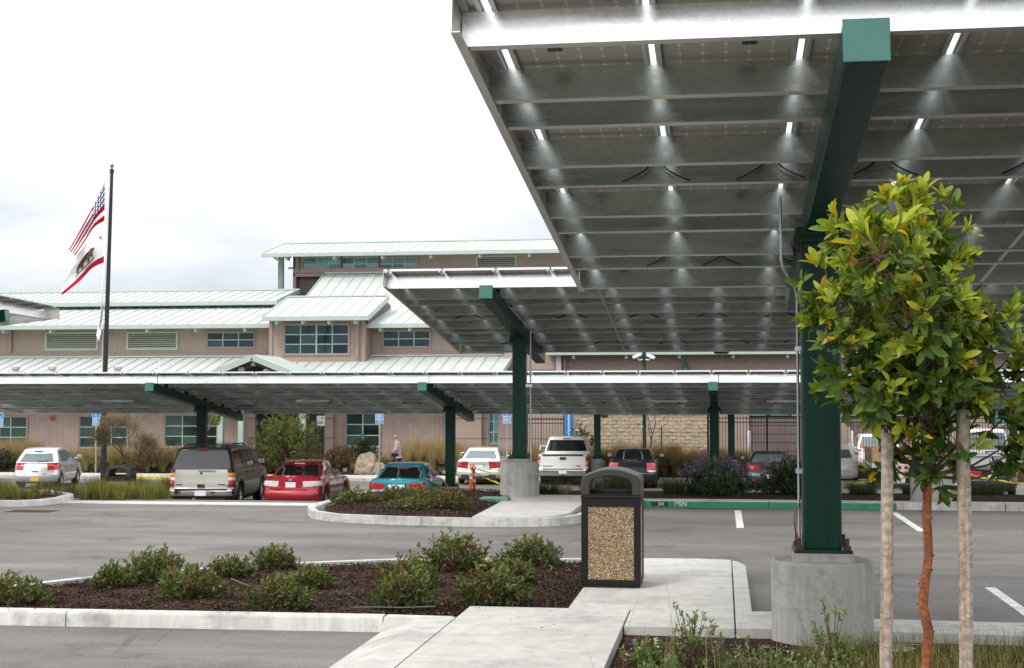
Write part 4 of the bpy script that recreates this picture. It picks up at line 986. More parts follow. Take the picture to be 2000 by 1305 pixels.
def chain(w, y0, y1, rc, bow, nside=56, nf=6, nc=5):
    """right half of a plan outline, rear centre to front centre"""
    P = []
    for i in range(nf): x = (w-rc)*i/nf; P.append((x, y0+bow*(x/w)**2))
    yb = y0+bow*((w-rc)/w)**2
    for i in range(nc): a = math.pi/2*i/nc; P.append((w-rc+rc*math.sin(a), yb+rc*(1-math.cos(a))))
    for i in range(nside+1): P.append((w, yb+rc+(y1-rc-yb-rc)*i/nside))
    for i in range(1, nc+1): a = math.pi/2*i/nc; P.append((w-rc+rc*math.cos(a), y1-rc+rc*math.sin(a)))
    for i in range(1, nf+1): x = (w-rc)*(1-i/nf); P.append((x, y1+bow*((w-rc)/w)**2-bow*(x/w)**2))
    return P
def loft(rows, cap=None, capfn=None):
    """rows: list of right-half 3d chains, mirrored; cap closes the top row"""
    mb = MB(); n = len(rows[0])
    for s in (1, -1):
        V = [(s*x, y, z) for r in rows for (x, y, z) in r]
        Fs = [(j*n+i, j*n+i+1, (j+1)*n+i+1, (j+1)*n+i) for j in range(len(rows)-1) for i in range(n-1)]
        mb.add(V, [f if s > 0 else f[::-1] for f in Fs])
    top = rows[-1]; K = 6
    V = []
    for (x, y, z) in top:
        for k in range(K+1):
            u = 1-2*k/K; V.append((x*u, y, z+(capfn(y) if capfn else 0)*(1-u*u)*(min(1, x/.4))))
    Fs = [(i*(K+1)+k, i*(K+1)+k+1, (i+1)*(K+1)+k+1, (i+1)*(K+1)+k) for i in range(n-1) for k in range(K)]
    mb.add(V, [f for f in Fs])
    return mb
def weld(o, d=.002):
    import bmesh
    bm = bmesh.new(); bm.from_mesh(o.data); bmesh.ops.remove_doubles(bm, verts=bm.verts, dist=d); bmesh.ops.recalc_face_normals(bm, faces=bm.faces); bm.to_mesh(o.data); bm.free()
    o.data.polygons.foreach_set('use_smooth', [True]*len(o.data.polygons)); o.data.set_sharp_from_angle(angle=R(38))
def make_wheel(r, w):
    mb = MB()
    prof = [(r*.62, -w/2), (r*.93, -w/2), (r, -w*.33), (r, w*.33), (r*.93, w/2), (r*.62, w/2)]
    n = 28; V = [(x, rr*math.cos(2*math.pi*k/n), rr*math.sin(2*math.pi*k/n)) for rr, x in prof for k in range(n)]
    mb.add(V, [(i*n+k, i*n+(k+1) % n, (i+1)*n+(k+1) % n, (i+1)*n+k) for i in range(len(prof)-1) for k in range(n)])
    ty = mb.mesh('tyre', M_['dark_rubber'], 40)
    mb = MB()
    for sx in (-1, 1):
        prof = [(r*.64, sx*w*.42), (r*.58, sx*w*.45), (r*.55, sx*w*.30)]
        V = [(x, rr*math.cos(2*math.pi*k/n), rr*math.sin(2*math.pi*k/n)) for rr, x in prof for k in range(n)]
        mb.add(V, [(i*n+k, i*n+(k+1) % n, (i+1)*n+(k+1) % n, (i+1)*n+k) for i in range(2) for k in range(n)])
        for q in range(7):
            a = 2*math.pi*q/7; c, s_ = math.cos(a), math.sin(a)
            mb.bar((sx*w*.40, 0, 0), (sx*w*.40, c*r*.58, s_*r*.58), r*.13, .02, (1, 0, 0))
        mb.add([(sx*w*.42+.01*sx, .06*math.cos(2*math.pi*k/12), .06*math.sin(2*math.pi*k/12)) for k in range(12)], [tuple(range(12))])
    mb.cur = 1
    for x in (-w*.2, w*.2): mb.add([(x, r*.6*math.cos(2*math.pi*k/18), r*.6*math.sin(2*math.pi*k/18)) for k in range(18)], [tuple(range(18))])
    ri = mb.mesh('rim', [M_['alloy'], M_['underbody']])
    return ty, ri
def car(name, label, cat, S, loc, rotz=0, group=None):
    c = thing(name, label, cat, loc, rotz, group)
    L, W, H = S['L'], S['W'], S['H']; P = M_[S['paint']]; low = M_[S.get('low', S['paint'])]
    wt = S.get('wt', [(0, .90), (.12, .955), (.4, 1.0), (.7, .995), (.9, .96), (1, .90)])
    ro, fo = S['ro'], S.get('fo', [(0, .16), (.3, .02), (.5, 0), (.8, .08), (1, .22)])
    tl = S['top']; r = S['r']; yr, yf = S['wheels']; zb = S.get('zb', .22)
    def ztop(y): return lerp_tab(tl, y/L)
    def zbot(y):
        z = zb
        for yc in (yr, yf):
            ra = r*1.16
            if abs(y-yc) < ra: z = max(z, r*.98+math.sqrt(ra*ra-(y-yc)**2))
        return z
    rc = S.get('rc', .30); bow = S.get('bow', .12)
    def row(t):
        w = W/2*lerp_tab(wt, t); y0 = lerp_tab(ro, t); y1 = L-lerp_tab(fo, t)
        out = []
        for (x, y) in chain(w, y0, y1, rc, bow):
            q = min(L, max(0, y)); b = zbot(q) if x > w*.8 else zb+.02*(0)
            if x <= w*.8: b = zb
            out.append((x, y, b+(ztop(q)-b)*t))
        return out
    ts = [0, .06, .12, .22, .32, .4, .46, .52, .6, .72, .84, .92, .97, 1]
    mb = loft([row(t) for t in ts], capfn=lambda y: S.get('crown', .035))
    body = mb.build('body', P, c); weld(body)
    mb = MB(); mb.box(-W/2*.84, W/2*.84, .25, L-.3, .20, .5); mb.build('underbody', M_['underbody'], c)
    def rear(a, t, off=.008):
        """a in 0..1: rear centre .. 0.25 m round the corner"""
        R_ = row(t)[:6+5+6]; s = a*(len(R_)-1); i = min(len(R_)-2, int(s)); k = s-i
        p = Vector(R_[i]).lerp(Vector(R_[i+1]), k); d = (Vector(R_[i+1])-Vector(R_[i])).normalized()
        n = Vector((d.y, -d.x, 0)); return p+n*off
    def rpatch(nm, m, a0, a1, t0, t1, off=.010, both=True, parent=c, taper=0):
        out = []
        for s in ((1, -1) if both else (1,)):
            mb = MB()
            def fn(u, v):
                aa = a0+(a1-a0)*u; t = t0+(t1-t0)*(v+taper*(u-.5)*(1-2*v)*0)
                t = t0+(t1-t0)*v + taper*(1-u)*(v-.5)
                p = rear(aa, t, off if 0 < u < 1 and 0 < v < 1 else off*.1); return (s*p.x, p.y, p.z)
            mb.grid(fn, 8, 6, flip=(s < 0)); out.append(mb.build(nm, M_[m], parent, smooth=60))
        return out
    # cabin
    if S.get('cab'):
        K = S['cab']; yb0, yb1, yf1, yf0 = K['y']; cw0, cw1 = K['w']; z0 = K['z0']; crc = K.get('rc', .16); cb = K.get('bow', .10)
        def crow(t):
            e_ = t**K.get('pow', 1.0); y0 = yb0+(yb1-yb0)*e_; y1 = yf0+(yf1-yf0)*t; w = cw0+(cw1-cw0)*(t**1.35)
            ym = (yb1+yf1)/2; hl = max(.3, (yf1-yb1)/2)
            out = []
            for (x, y) in chain(w, y0, y1, crc, cb, nside=20):
                zr = H-K.get('arch', .05)*min(1.6, ((y-ym)/hl)**2)-.03
                out.append((x, y, z0+(zr-z0)*t))
            return out
        tt = [0, .2, .4, .6, .75, .86, .94, 1.0]
        rows_ = [crow(t) for t in tt]
        last = [(x*.93, y+(.03 if y < (yb1+yf1)/2 else -.03), z+.03) for (x, y, z) in rows_[-1]]
        cm = loft(rows_+[last], capfn=lambda y: .02); cab = cm.build('cabin', M_[K.get('paint', S['paint'])], c); weld(cab)
        G = M_[S.get('glass', 'car_glass')]
        def cface(u, t, front=False, off=.008):
            y0 = yb0+(yb1-yb0)*t**K.get('pow', 1.0); y1 = yf0+(yf1-yf0)*t; w = cw0+(cw1-cw0)*(t**1.35)
            x = u*(w-crc*.55); ym = (yb1+yf1)/2; hl = max(.3, (yf1-yb1)/2)
            y = (y0+cb*(x/w)**2-off) if not front else (y1-cb*(x/w)**2+off+cb*((w-crc)/w)**2)
            zr = H-K.get('arch', .05)*min(1.6, ((y-ym)/hl)**2)-.03
            return (x, y, z0+(zr-z0)*t)
        t0, t1 = K.get('rg', (.08, .9)); us = K.get('us', .96)
        mb = MB(); mb.grid(lambda u, v: cface(us*(2*u-1), t0+(t1-t0)*v, off=.010), 10, 6); mb.build('rear_window', G, c, smooth=60)
        mb = MB(); mb.grid(lambda u, v: cface(.96*(2*u-1), .08+.82*v, True, .010), 10, 6, flip=True); mb.build('windscreen', G, c, smooth=60)
        def sface(s, f, t, off=.012):
            y0 = yb0+(yb1-yb0)*t**K.get('pow', 1.0)+crc*.9; y1 = yf0+(yf1-yf0)*t-crc*.6; w = cw0+(cw1-cw0)*(t**1.35)
            y = y0+(y1-y0)*f; ym = (yb1+yf1)/2; hl = max(.3, (yf1-yb1)/2); zr = H-K.get('arch', .05)*min(1.6, ((y-ym)/hl)**2)-.03
            return (s*(w+off), y, z0+(zr-z0)*t)
        for s in (1, -1):
            for (f0, f1) in K['sides']:
                mb = MB(); mb.grid(lambda u, v: sface(s, f0+(f1-f0)*u, .10+.76*v), 5, 4, flip=(s < 0)); mb.build('side_window', G, c, smooth=60)
        if K.get('third'):
            p = cface(0, K['third'], off=.02); mb = MB(); mb.box(-.16, .16, p[1]-.02, p[1]+.06, p[2]-.02, p[2]+.02); mb.build('brake_light', M_['lens_red'], c, bevel=.006)
        if K.get('wiper'):
            p = cface(.1, t0+.05, off=.025); q = cface(.62, t0+.12, off=.025); mb = MB(); mb.bar(p, q, .03, .02); mb.build('wiper', M_['black_plastic'], c)
        # mirrors
        ym_ = K.get('ym', yf0-.55); zm = z0+.12
        for s in (1, -1):
            mb = MB(); ms = K.get('ms', 1.0); x0 = s*(W/2-.04)
            mb.hexa([(x0+s*.06, ym_-.04, zm-.07*ms), (x0+s*.06, ym_+.10, zm-.07*ms), (x0+s*.25*ms, ym_+.08, zm-.06*ms), (x0+s*.25*ms, ym_-.02, zm-.06*ms), (x0+s*.06, ym_-.04, zm+.08*ms), (x0+s*.06, ym_+.10, zm+.08*ms), (x0+s*.23*ms, ym_+.08, zm+.09*ms), (x0+s*.23*ms, ym_-.02, zm+.09*ms)])
            mb.bar((x0-s*.06, ym_+.04, zm-.06), (x0+s*.1, ym_+.04, zm-.03), .06, .05); mr = mb.build('mirror', M_[K.get('mirror', S['paint'])], c, bevel=.015)
            mb = MB(); mb.box(min(x0+s*.08, x0+s*.21*ms), max(x0+s*.08, x0+s*.21*ms), ym_-.048, ym_-.040, zm-.05*ms, zm+.06*ms); mb.build('mirror_glass', M_['chrome'], mr)
    # door seams and handles on both flanks
    for s in (1, -1):
        for yd in S.get('doors', ()):
            w = W/2; mb = MB()
            V = []
            for t in (.2, .3, .4, .5, .6, .7, .8, .9): 
                ww = W/2*lerp_tab(wt, t); z = zbot(yd)+(ztop(yd)-zbot(yd))*t; V += [(s*(ww+.003), yd-.008, z), (s*(ww+.003), yd+.008, z)]
            mb.add(V, [(2*i, 2*i+1, 2*i+3, 2*i+2) for i in range(7)]); mb.build('door_seam', M_['black_plastic'], c)
        for yd in S.get('handles', ()):
            t = .84; ww = W/2*lerp_tab(wt, t); z = zbot(yd)+(ztop(yd)-zbot(yd))*t
            mb = MB(); mb.box(min(s*(ww-.01), s*(ww+.035)), max(s*(ww-.01), s*(ww+.035)), yd-.09, yd+.09, z-.018, z+.018); mb.build('door_handle', M_[S.get('handle_mat', S['paint'])], c, bevel=.008)
    ty, ri = make_wheel(r, S.get('tw', .22))
    for y in (yr, yf):
        for s in (1, -1):
            o = link('wheel', ty, c, (s*(W/2-S.get('tw', .22)/2-.02), y, r)); link('rim', ri, o)
    for (nm, m, a0, a1, t0, t1, *rest) in S.get('lights', ()): rpatch(nm, m, a0, a1, t0, t1, .012, taper=(rest[0] if rest else 0))
    for (nm, m, a0, a1, t0, t1, off) in S.get('patches', ()):
        rpatch(nm, m, a0, a1, t0, t1, off)
    def rz(t): return row(t)[0]
    def rbox(nm, m, hw, t, hh, d=.012, x=0, bev=.003, dy=0):
        """small box on the rear face; t level, half width, half height"""
        p = rear(min(1, abs(x)/(W/2-rc)*6/16), t, 0); mb = MB(); mb.box(x-hw, x+hw, p.y-d+dy, p.y+.05+dy, p.z-hh, p.z+hh); return mb.build(nm, M_[m], c, bevel=bev)
    for a in S.get('boxes', ()): rbox(*a)
    return c
SEDAN_RO = [(0, .20), (.10, .05), (.25, .0), (.42, .0), (.50, .05), (.72, .07), (.93, .06), (1, .14)]
LT = lambda m, a0, a1, t0, t1, tp=0: ('tail_light', m, a0, a1, t0, t1, tp)
camry = dict(L=4.8, W=1.82, H=1.46, paint='paint_red', r=.32, wheels=(1.0, 3.78), ro=SEDAN_RO, top=[(0, 1.0), (.03, 1.04), (.2, 1.03), (.35, .98), (.7, .95), (.85, .86), (1, .66)],
    cab=dict(y=(.62, 1.45, 2.75, 3.75), w=(.80, .60), z0=.98, third=.86, sides=((.06, .48), (.52, .93)), ym=3.15, mirror='black_plastic', us=.98), doors=(1.5, 2.45, 3.4), handles=(1.75, 2.7),
    lights=(LT('lens_white', .235, .72, .66, .84, .06), LT('lens_red', .23, .735, .845, .885)), boxes=(('plate_recess', 'lens_red', .30, .72, .11, .004), ('license_plate', 'plate_white', .155, .72, .078, .014), ('emblem', 'chrome', .06, .905, .042, .02), ('trunk_seam', 'black_plastic', .5, .555, .006, .004), ('diffuser', 'black_plastic', .58, .03, .05, .03), ('exhaust', 'chrome', .05, .02, .035, .03, .55), ('exhaust', 'chrome', .05, .02, .035, .03, -.55)))
accord = dict(camry, paint='paint_teal', L=4.7, W=1.78, H=1.41, top=[(0, .93), (.03, .98), (.2, .98), (.35, .94), (.7, .90), (.85, .80), (1, .62)], cab=dict(camry['cab'], z0=.94, w=(.78, .60)),
    lights=(LT('lens_red', .24, .62, .62, .88),), boxes=(('plate_recess', 'black_plastic', .30, .70, .11, .004), ('license_plate', 'plate_white', .25, .72, .085, .03), ('trunk_seam', 'black_plastic', .5, .555, .006, .004)))
benz = dict(camry, paint='paint_pearl', L=4.95, W=1.86, H=1.45, top=[(0, .98), (.03, 1.02), (.2, 1.02), (.35, .99), (.7, .95), (.85, .86), (1, .66)], glass='car_glass_pale', handle_mat='chrome', cab=dict(camry['cab'], mirror='paint_pearl', third=None, us=.94),
    lights=(LT('lens_red', .26, .60, .60, .86, .10), ('reversing_light', 'lens_pink', .27, .60, .70, .745)), boxes=(('license_plate', 'plate_white', .2, .70, .07, .012), ('trunk_handle', 'chrome', .26, .80, .014, .02), ('trunk_seam', 'black_plastic', .5, .54, .006, .004), ('diffuser', 'paint_graphite', .7, .14, .09, .012)))
chrysler = dict(camry, paint='paint_black', L=5.0, W=1.88, H=1.48, glass='car_glass', top=[(0, 1.04), (.03, 1.08), (.2, 1.08), (.35, 1.05), (.7, 1.02), (.85, .96), (1, .80)], cab=dict(camry['cab'], z0=1.05, w=(.82, .62), third=None, mirror='paint_graphite', ms=1.1),
    lights=(LT('lens_pink', .33, .62, .56, .90), ('reversing_light', 'lens_white', .33, .60, .48, .56)), boxes=(('license_plate', 'plate_white', .16, .28, .075, .012), ('chrome_strip', 'chrome', .74, .45, .012, .012), ('trunk_seam', 'black_plastic', .62, .52, .02, .006)))
civic = dict(camry, paint='paint_black', L=4.5, W=1.75, H=1.435, cab=dict(camry['cab'], y=(.5, 1.25, 2.5, 3.75), third=None), glass='car_glass_pale', lights=(LT('lens_red', .25, .74, .60, .86, -.05), ('reversing_light', 'lens_white', .28, .55, .655, .70)), boxes=(('license_plate', 'plate_white', .16, .66, .075, .012), ('emblem', 'chrome', .05, .86, .035, .02), ('badge', 'chrome', .08, .63, .014, .012, -.45)))
civic_grey = dict(civic, paint='paint_graphite', lights=(LT('lens_red', .26, .74, .66, .86, 0), ('indicator', 'lens_amber', .40, .55, .70, .80)), boxes=(('license_plate', 'plate_white', .16, .40, .075, .012), ('bumper_light', 'lens_red', .08, .2, .02, .012, -.6)))
hatch_ro = [(0, .18), (.10, .06), (.25, .0), (.40, .0), (.48, .04), (.8, .10), (1, .22)]
versa = dict(L=4.3, W=1.70, H=1.53, paint='paint_silver', r=.31, wheels=(.78, 3.38), ro=hatch_ro, rc=.34, bow=.16, top=[(0, 1.02), (.1, 1.02), (.4, 1.0), (.7, .98), (.85, .88), (1, .66)],
    cab=dict(y=(.17, .62, 2.4, 3.75), w=(.80, .60), z0=.98, third=.97, wiper=True, sides=((.14, .46), (.50, .92)), ym=2.95, rg=(.10, .80), us=.90, arch=.07), glass='car_glass_pale', doors=(1.2, 2.15, 3.05), handles=(1.45, 2.4),
    lights=(LT('lens_red', .33, .76, .62, .93, .02), ('reversing_light', 'lens_pink', .35, .62, .64, .72)), boxes=(('license_plate', 'plate_yellow', .155, .20, .075, .012), ('hatch_handle', 'black_plastic', .12, .55, .02, .012), ('hatch_seam', 'underbody', .42, .45, .006, .004), ('lower_lip', 'paint_graphite', .6, .02, .03, .02)))
suv_ro = [(0, .16), (.08, .03), (.14, .0), (.36, .0), (.385, .07), (.8, .09), (1, .10)]
suburban = dict(L=5.55, W=2.0, H=1.9, paint='paint_champagne_shaded', r=.375, tw=.27, wheels=(1.18, 4.5), zb=.33, ro=suv_ro, rc=.20, bow=.06, crown=.01, top=[(0, 1.24), (.3, 1.22), (.7, 1.19), (.85, 1.14), (1, 1.0)], wt=[(0, .93), (.12, .97), (.4, 1.0), (.8, .99), (1, .97)],
    cab=dict(y=(.11, .36, 3.4, 4.2), w=(.955, .80), z0=1.23, pow=.9, paint='paint_champagne_shaded', third=.97, sides=((.04, .34), (.37, .63), (.66, .95)), ym=3.62, mirror='black_plastic', ms=1.35, rg=(.03, .88), us=1.0, arch=.02, wiper=False, rc=.14, bow=.05), doors=(1.9, 2.75, 3.85), handles=(2.1, 3.0), handle_mat='black_plastic',
    lights=(LT('lens_red', .40, .72, .46, .62), ('reversing_light', 'lens_white', .40, .72, .625, .735), ('indicator', 'lens_amber', .40, .72, .74, .88)), patches=(('bumper', 'chrome', 0, .75, .12, .33, .02), ('tailgate', 'paint_champagne', 0, .40, .40, .995, .008), ('bumper_cover', 'paint_champagne', 0, .62, .335, .40, .012)),
    boxes=(('license_plate', 'plate_white', .17, .22, .085, .03), ('step_pad', 'black_plastic', .82, .345, .012, .05), ('tailgate_handle', 'black_plastic', .11, .46, .04, .03), ('tow_hitch', 'black_metal', .06, .0, .05, .10), ('tow_socket', 'chrome', .05, .02, .05, .06, -.22), ('wiper_motor', 'black_plastic', .03, .87, .03, .02, .0), ('wiper_arm', 'black_plastic', .26, .95, .010, .035, .18), ('bumper_valance', 'black_plastic', .72, .03, .04, .02), ('sensor', 'black_plastic', .07, .235, .03, .028, .38), ('badge', 'black_plastic', .2, .49, .014, .008, -.58), ('badge', 'black_plastic', .22, .49, .014, .008, .52)))
pickup = dict(L=5.85, W=2.03, H=1.88, paint='paint_white', r=.375, tw=.27, wheels=(1.25, 4.85), zb=.36, ro=suv_ro, rc=.12, bow=.02, crown=.0, top=[(0, 1.22), (.36, 1.22), (.38, 1.24), (.7, 1.2), (.85, 1.14), (1, 1.0)], wt=[(0, .93), (.12, .97), (.4, 1.0), (.8, .99), (1, .97)],
    cab=dict(y=(2.1, 2.35, 3.9, 4.6), w=(.93, .74), z0=1.22, pow=.9, third=.95, sides=((.05, .42), (.47, .93)), ym=4.15, mirror='paint_white', ms=1.35, rg=(.12, .86), us=1.0, arch=.02, rc=.14, bow=.03), doors=(2.3, 3.2, 4.3), handles=(2.5, 3.4),
    lights=(LT('lens_red', .405, .70, .74, .93), ('indicator', 'lens_amber', .405, .70, .60, .735), ('reversing_light', 'lens_red', .405, .70, .47, .55)), patches=(('bumper', 'chrome', 0, .75, .12, .33, .02),),
    boxes=(('tailgate_trim', 'paint_graphite', .82, .975, .035, .01), ('license_plate', 'plate_white', .16, .22, .085, .03), ('step_pad', 'black_plastic', .82, .345, .012, .05), ('tailgate_handle', 'black_plastic', .12, .83, .05, .03), ('tow_hitch', 'black_metal', .06, .0, .05, .10), ('badge', 'black_plastic', .2, .47, .014, .008, -.6), ('badge', 'lens_red', .10, .48, .018, .008, .62)))
cruiser = dict(versa, paint='paint_white', L=4.3, W=1.70, H=1.6, cab=dict(versa['cab'], y=(.35, .75, 2.3, 3.4), z0=1.02, w=(.74, .58), pow=1.3), lights=(LT('lens_red', .60, .80, .42, .62), ('indicator', 'lens_amber', .60, .80, .53, .60)), boxes=(('license_plate', 'plate_white', .155, .30, .075, .012), ('emblem', 'chrome', .07, .62, .05, .02), ('hatch_seam', 'underbody', .5, .40, .006, .004)))
van = dict(suburban, paint='paint_white', patches=(('bumper', 'chrome', 0, .75, .12, .33, .02),), L=5.4, W=2.0, H=2.15, glass='car_glass_pale', cab=dict(suburban['cab'], paint='paint_white', z0=1.25), top=[(0, 1.26), (.6, 1.25), (.8, 1.15), (1, .95)])
def put(fn_name, label, cat, S, px, py, d, rot=0):
    p = atD(px, py, d); z = gz(p.x, p.y); return car(fn_name, label, cat, S, (p.x, p.y, z), R(rot))
c1 = put('suv', 'dark champagne full-size SUV with amber-and-red tail lights, parked left of the red sedan', 'suv', suburban, 391, 981, 43.2, 7)
# roof rack
for s in (-1, 1):
    mb = MB(); mb.tube([(s*.66, .6, 1.90), (s*.66, .9, 1.95), (s*.66, 2.8, 1.96), (s*.66, 3.1, 1.90)], .022, 6); mb.build('roof_rail', M_['black_plastic'], c1)
for y in (1.0, 2.4): mb = MB(); mb.bar((-.66, y, 1.965), (.66, y, 1.965), .06, .025); mb.build('rack_crossbar', M_['black_plastic'], c1)
c2 = put('sedan', 'bright red sedan with pale tail lights, between the SUV and the teal sedan', 'car', camry, 566, 983, 42.8, 3)
mb = MB(); mb.box(-.16, .16, 1.21, 1.22, 1.375, 1.41); mb.build('sticker', mat('sticker_yellow', (.7, .6, .2), .6), c2)
put('sedan', 'teal sedan parked behind the clipped island shrubs', 'car', accord, 773, 985, 42.2, 3)
put('hatchback', 'silver hatchback with a yellow number plate at far left', 'car', versa, 67, 946, 54.0, 12)
put('sedan', 'pearl white luxury sedan with red wedge tail lights behind the orange posts', 'car', benz, 934, 948, 57.0, 3)
put('pickup_truck', 'white pickup truck seen from behind beside the emergency pillar', 'truck', pickup, 1099, 950, 56.8, 2)
put('sedan', 'glossy black sedan with square tail lights right of the white pickup', 'car', chrysler, 1235, 945, 54.5, 1)
put('sedan', 'dark grey sedan half hidden behind the purple flowering bushes', 'car', civic_grey, 1505, 940, 53.5, 0)
put('small_car', 'small rounded white car just right of the near green column', 'car', cruiser, 1637, 940, 57.5, -1)
put('sedan', 'black sedan with a red wedge tail light behind the right tree stake', 'car', civic, 1940, 950, 49.5, -3)
p = atY(1928, 900, 63.2); car('van', 'white van parked inside the picket fence at far right', 'van', van, (p.x, 63.2, -1.36), R(-3))
p = atY(1722, 900, 69.2); car('pickup_truck', 'white truck behind the fence facing out, mostly hidden by the staked tree', 'truck', dict(pickup, glass='car_glass_pale'), (p.x-.6, 69.2, -1.36), R(180))
# utility trailer with plywood box
p = atD(1752, 935, 55); tr = thing('utility_trailer', 'white utility trailer with three round red lamps and a weathered plywood box', 'trailer', (p.x, p.y, gz(p.x, p.y)))
mb = MB(); mb.box(-.95, .95, 0, 3, .62, .95); mb.build('bed', M_['paint_white'], tr, bevel=.02)
mat('plywood', (.55, .38, .2), .8, 0, .35, 4, .3, 30)
for k in range(3): mb = MB(); mb.box(-.92, .92, .04+k*.005, .06+k*.005, .96+k*.19, .955+(k+1)*.19); mb.build('board', M_['plywood'], tr)
for s in (-1, 1): mb = MB(); mb.box(s*.92-.02, s*.92+.02, .08, 2.9, .96, 1.52); mb.build('side_board', M_['plywood'], tr)
mb = MB(); mb.box(-.9, .9, 2.86, 2.9, .96, 1.52); mb.build('front_board', M_['plywood'], tr)
for x in (-.1, .15, .45):
    mb = MB(); mb.tube([(x+.2, -.02, .80), (x+.2, .01, .80)], .075, 16); mb.build('lamp', M_['lens_red'], tr)
mb = MB(); mb.box(-.3, .3, -.06, .0, .2, .56); mb.build('mud_flap', M_['white_paint'], tr)
mb = MB(); mb.box(.86, .97, -.04, .02, .25, .95); mb.build('corner_post', M_['paint_white'], tr)
ty, ri = make_wheel(.33, .2)
for s in (-1, 1):
    o = link('wheel', ty, tr, (s*.85, 1.4, .33)); link('rim', ri, o)
mb = MB(); mb.bar((0, 3, .6), (0, 4.3, .5), .1, .1); mb.bar((0, 4.2, .5), (0, 4.2, .0), .06, .06, (0, 1, 0)); mb.build('drawbar', M_['black_metal'], tr)
# ------------------------------------------------------------------ planting
def unit(v): return v/np.linalg.norm(v, axis=-1, keepdims=True)
def shrub(label, x, y, z, rx, ry, h, tips=150, per=8, leaf=.05, m='leaf_hawthorn', cat='shrub', name='shrub', group=None, red=.25, spiky=.25, stems=True, step=4):
    s = wthing(name, label, cat, (x, y, z), group)
    u = rng.normal(size=(tips, 3)); u[:, 2] = np.abs(u[:, 2])*1.1; u = unit(u)
    rr = rng.uniform(.35, 1.0, tips)**.6*(1+spiky*rng.uniform(-.5, .6, tips)**2*np.sign(rng.uniform(-.6, 1, tips)))
    lump = 1+.16*np.sin(3*np.arctan2(u[:, 1], u[:, 0])+rng.uniform(0, 6))+.1*np.sin(7*np.arctan2(u[:, 1], u[:, 0])+rng.uniform(0, 6))
    T_ = np.stack([x+u[:, 0]*rx*rr*lump, y+u[:, 1]*ry*rr*lump, z+.03+u[:, 2]*h*rr*(1+.18*rng.normal(size=tips)*spiky*2)], 1)
    T_[:, 2] = np.maximum(T_[:, 2], z+.02)
    ax = unit(np.stack([u[:, 0]*.7, u[:, 1]*.7, np.abs(u[:, 2])+.75], 1)+rng.normal(0, .2, (tips, 3)))
    P = np.repeat(T_, per, 0)-np.repeat(ax, per, 0)*(rng.uniform(0, .09, tips*per)[:, None]*(leaf/.05))
    D_ = unit(np.repeat(ax, per, 0)*.75+rng.normal(0, .62, (tips*per, 3)))
    L = leaf*rng.uniform(.7, 1.25, tips*per); tipred = rng.uniform(0, 1, tips) < red
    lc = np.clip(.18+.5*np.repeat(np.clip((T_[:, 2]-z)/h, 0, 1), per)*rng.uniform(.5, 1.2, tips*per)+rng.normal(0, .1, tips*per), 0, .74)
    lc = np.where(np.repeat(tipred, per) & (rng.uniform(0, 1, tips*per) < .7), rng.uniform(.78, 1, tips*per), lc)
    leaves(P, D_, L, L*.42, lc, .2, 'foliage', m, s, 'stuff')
    if stems:
        mb = MB()
        for i in range(0, tips, step):
            a = Vector((x+rng.normal(0, .05*rx), y+rng.normal(0, .05*ry), z-.05)); b = Vector(T_[i]); c = a.lerp(b, .55)+Vector((0, 0, .12*h))
            mb.tube([a, c, b], [.007*leaf/.05, .005*leaf/.05, .002*leaf/.05], 4, caps=False)
        mb.build('stems', M_['stem_brown'], s, kind='stuff')
    return s
def px_shrub(label, x0, x1, yt, yb, z=0, tips=150, **k):
    c = atZ((x0+x1)/2, yb-10, z); d = (c-_C).dot(_fw); s = F_/d
    rx = (x1-x0)/2/s*1.02; h = (yb-10-yt)/s
    return shrub(label, c.x, c.y, z-.03, rx, rx*.9, h*.86, tips, **k)
GR = 'low leathery shrubs in the front bed'
for (lab, x0, x1, yt, yb, n) in (
    ('glossy low shrub at the far left end of the front bed', -60, 110, 1106, 1182, 170),
    ('broad reddish-tipped shrub at the back of the left shrub group', 222, 382, 1060, 1140, 190),
    ('small spreading shrub at the left edge of the left shrub group', 178, 262, 1092, 1152, 110),
    ('dense dark green shrub at the front of the left shrub group', 292, 442, 1094, 1170, 190),
    ('low shrub right behind the dense dark green one', 392, 502, 1078, 1130, 130),
    ('upright rounded shrub nearest the far kerb, middle of the bed', 484, 586, 1056, 1114, 150),
    ('olive shrub with rusty lower leaves at the front kerb', 482, 622, 1112, 1190, 170),
    ('short rusty shrub tucked behind the olive shrub', 558, 652, 1098, 1152, 120),
    ('tallest shrub of the front bed, with long upright shoots', 808, 966, 1030, 1118, 230),
    ('wide shrub at the front of the right shrub group, beside the walkway corner', 712, 862, 1098, 1190, 200),
    ('middle shrub of the right group between the tall one and the wide one', 735, 870, 1076, 1150, 170),
    ('dark glossy shrub next to the litter bin slab', 888, 1042, 1088, 1184, 210),
    ('shrub with sprawling side shoots left of the litter bin', 968, 1108, 1034, 1108, 190),
    ('small filler shrub between the two rightmost bushes of the bed', 950, 1060, 1084, 1140, 110)):
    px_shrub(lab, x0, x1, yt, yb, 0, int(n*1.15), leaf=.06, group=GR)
for (lab, x0, x1, yt, yb, n) in (
    ('leftmost reddish shrub on the middle island', 645, 745, 948, 990, 140), ('reddish shrub in front of the teal sedan', 720, 830, 944, 986, 150),
    ('rounded shrub in front of the low canopy column', 820, 930, 946, 1002, 200), ('flat shrub at the front of the middle island', 752, 850, 966, 1004, 140), ('dark shrub behind the flat one on the middle island', 770, 880, 944, 990, 150)):
    px_shrub(lab, x0, x1, yt, yb, 0.02, n, leaf=.075, group='reddish shrubs on the middle island', red=.42)
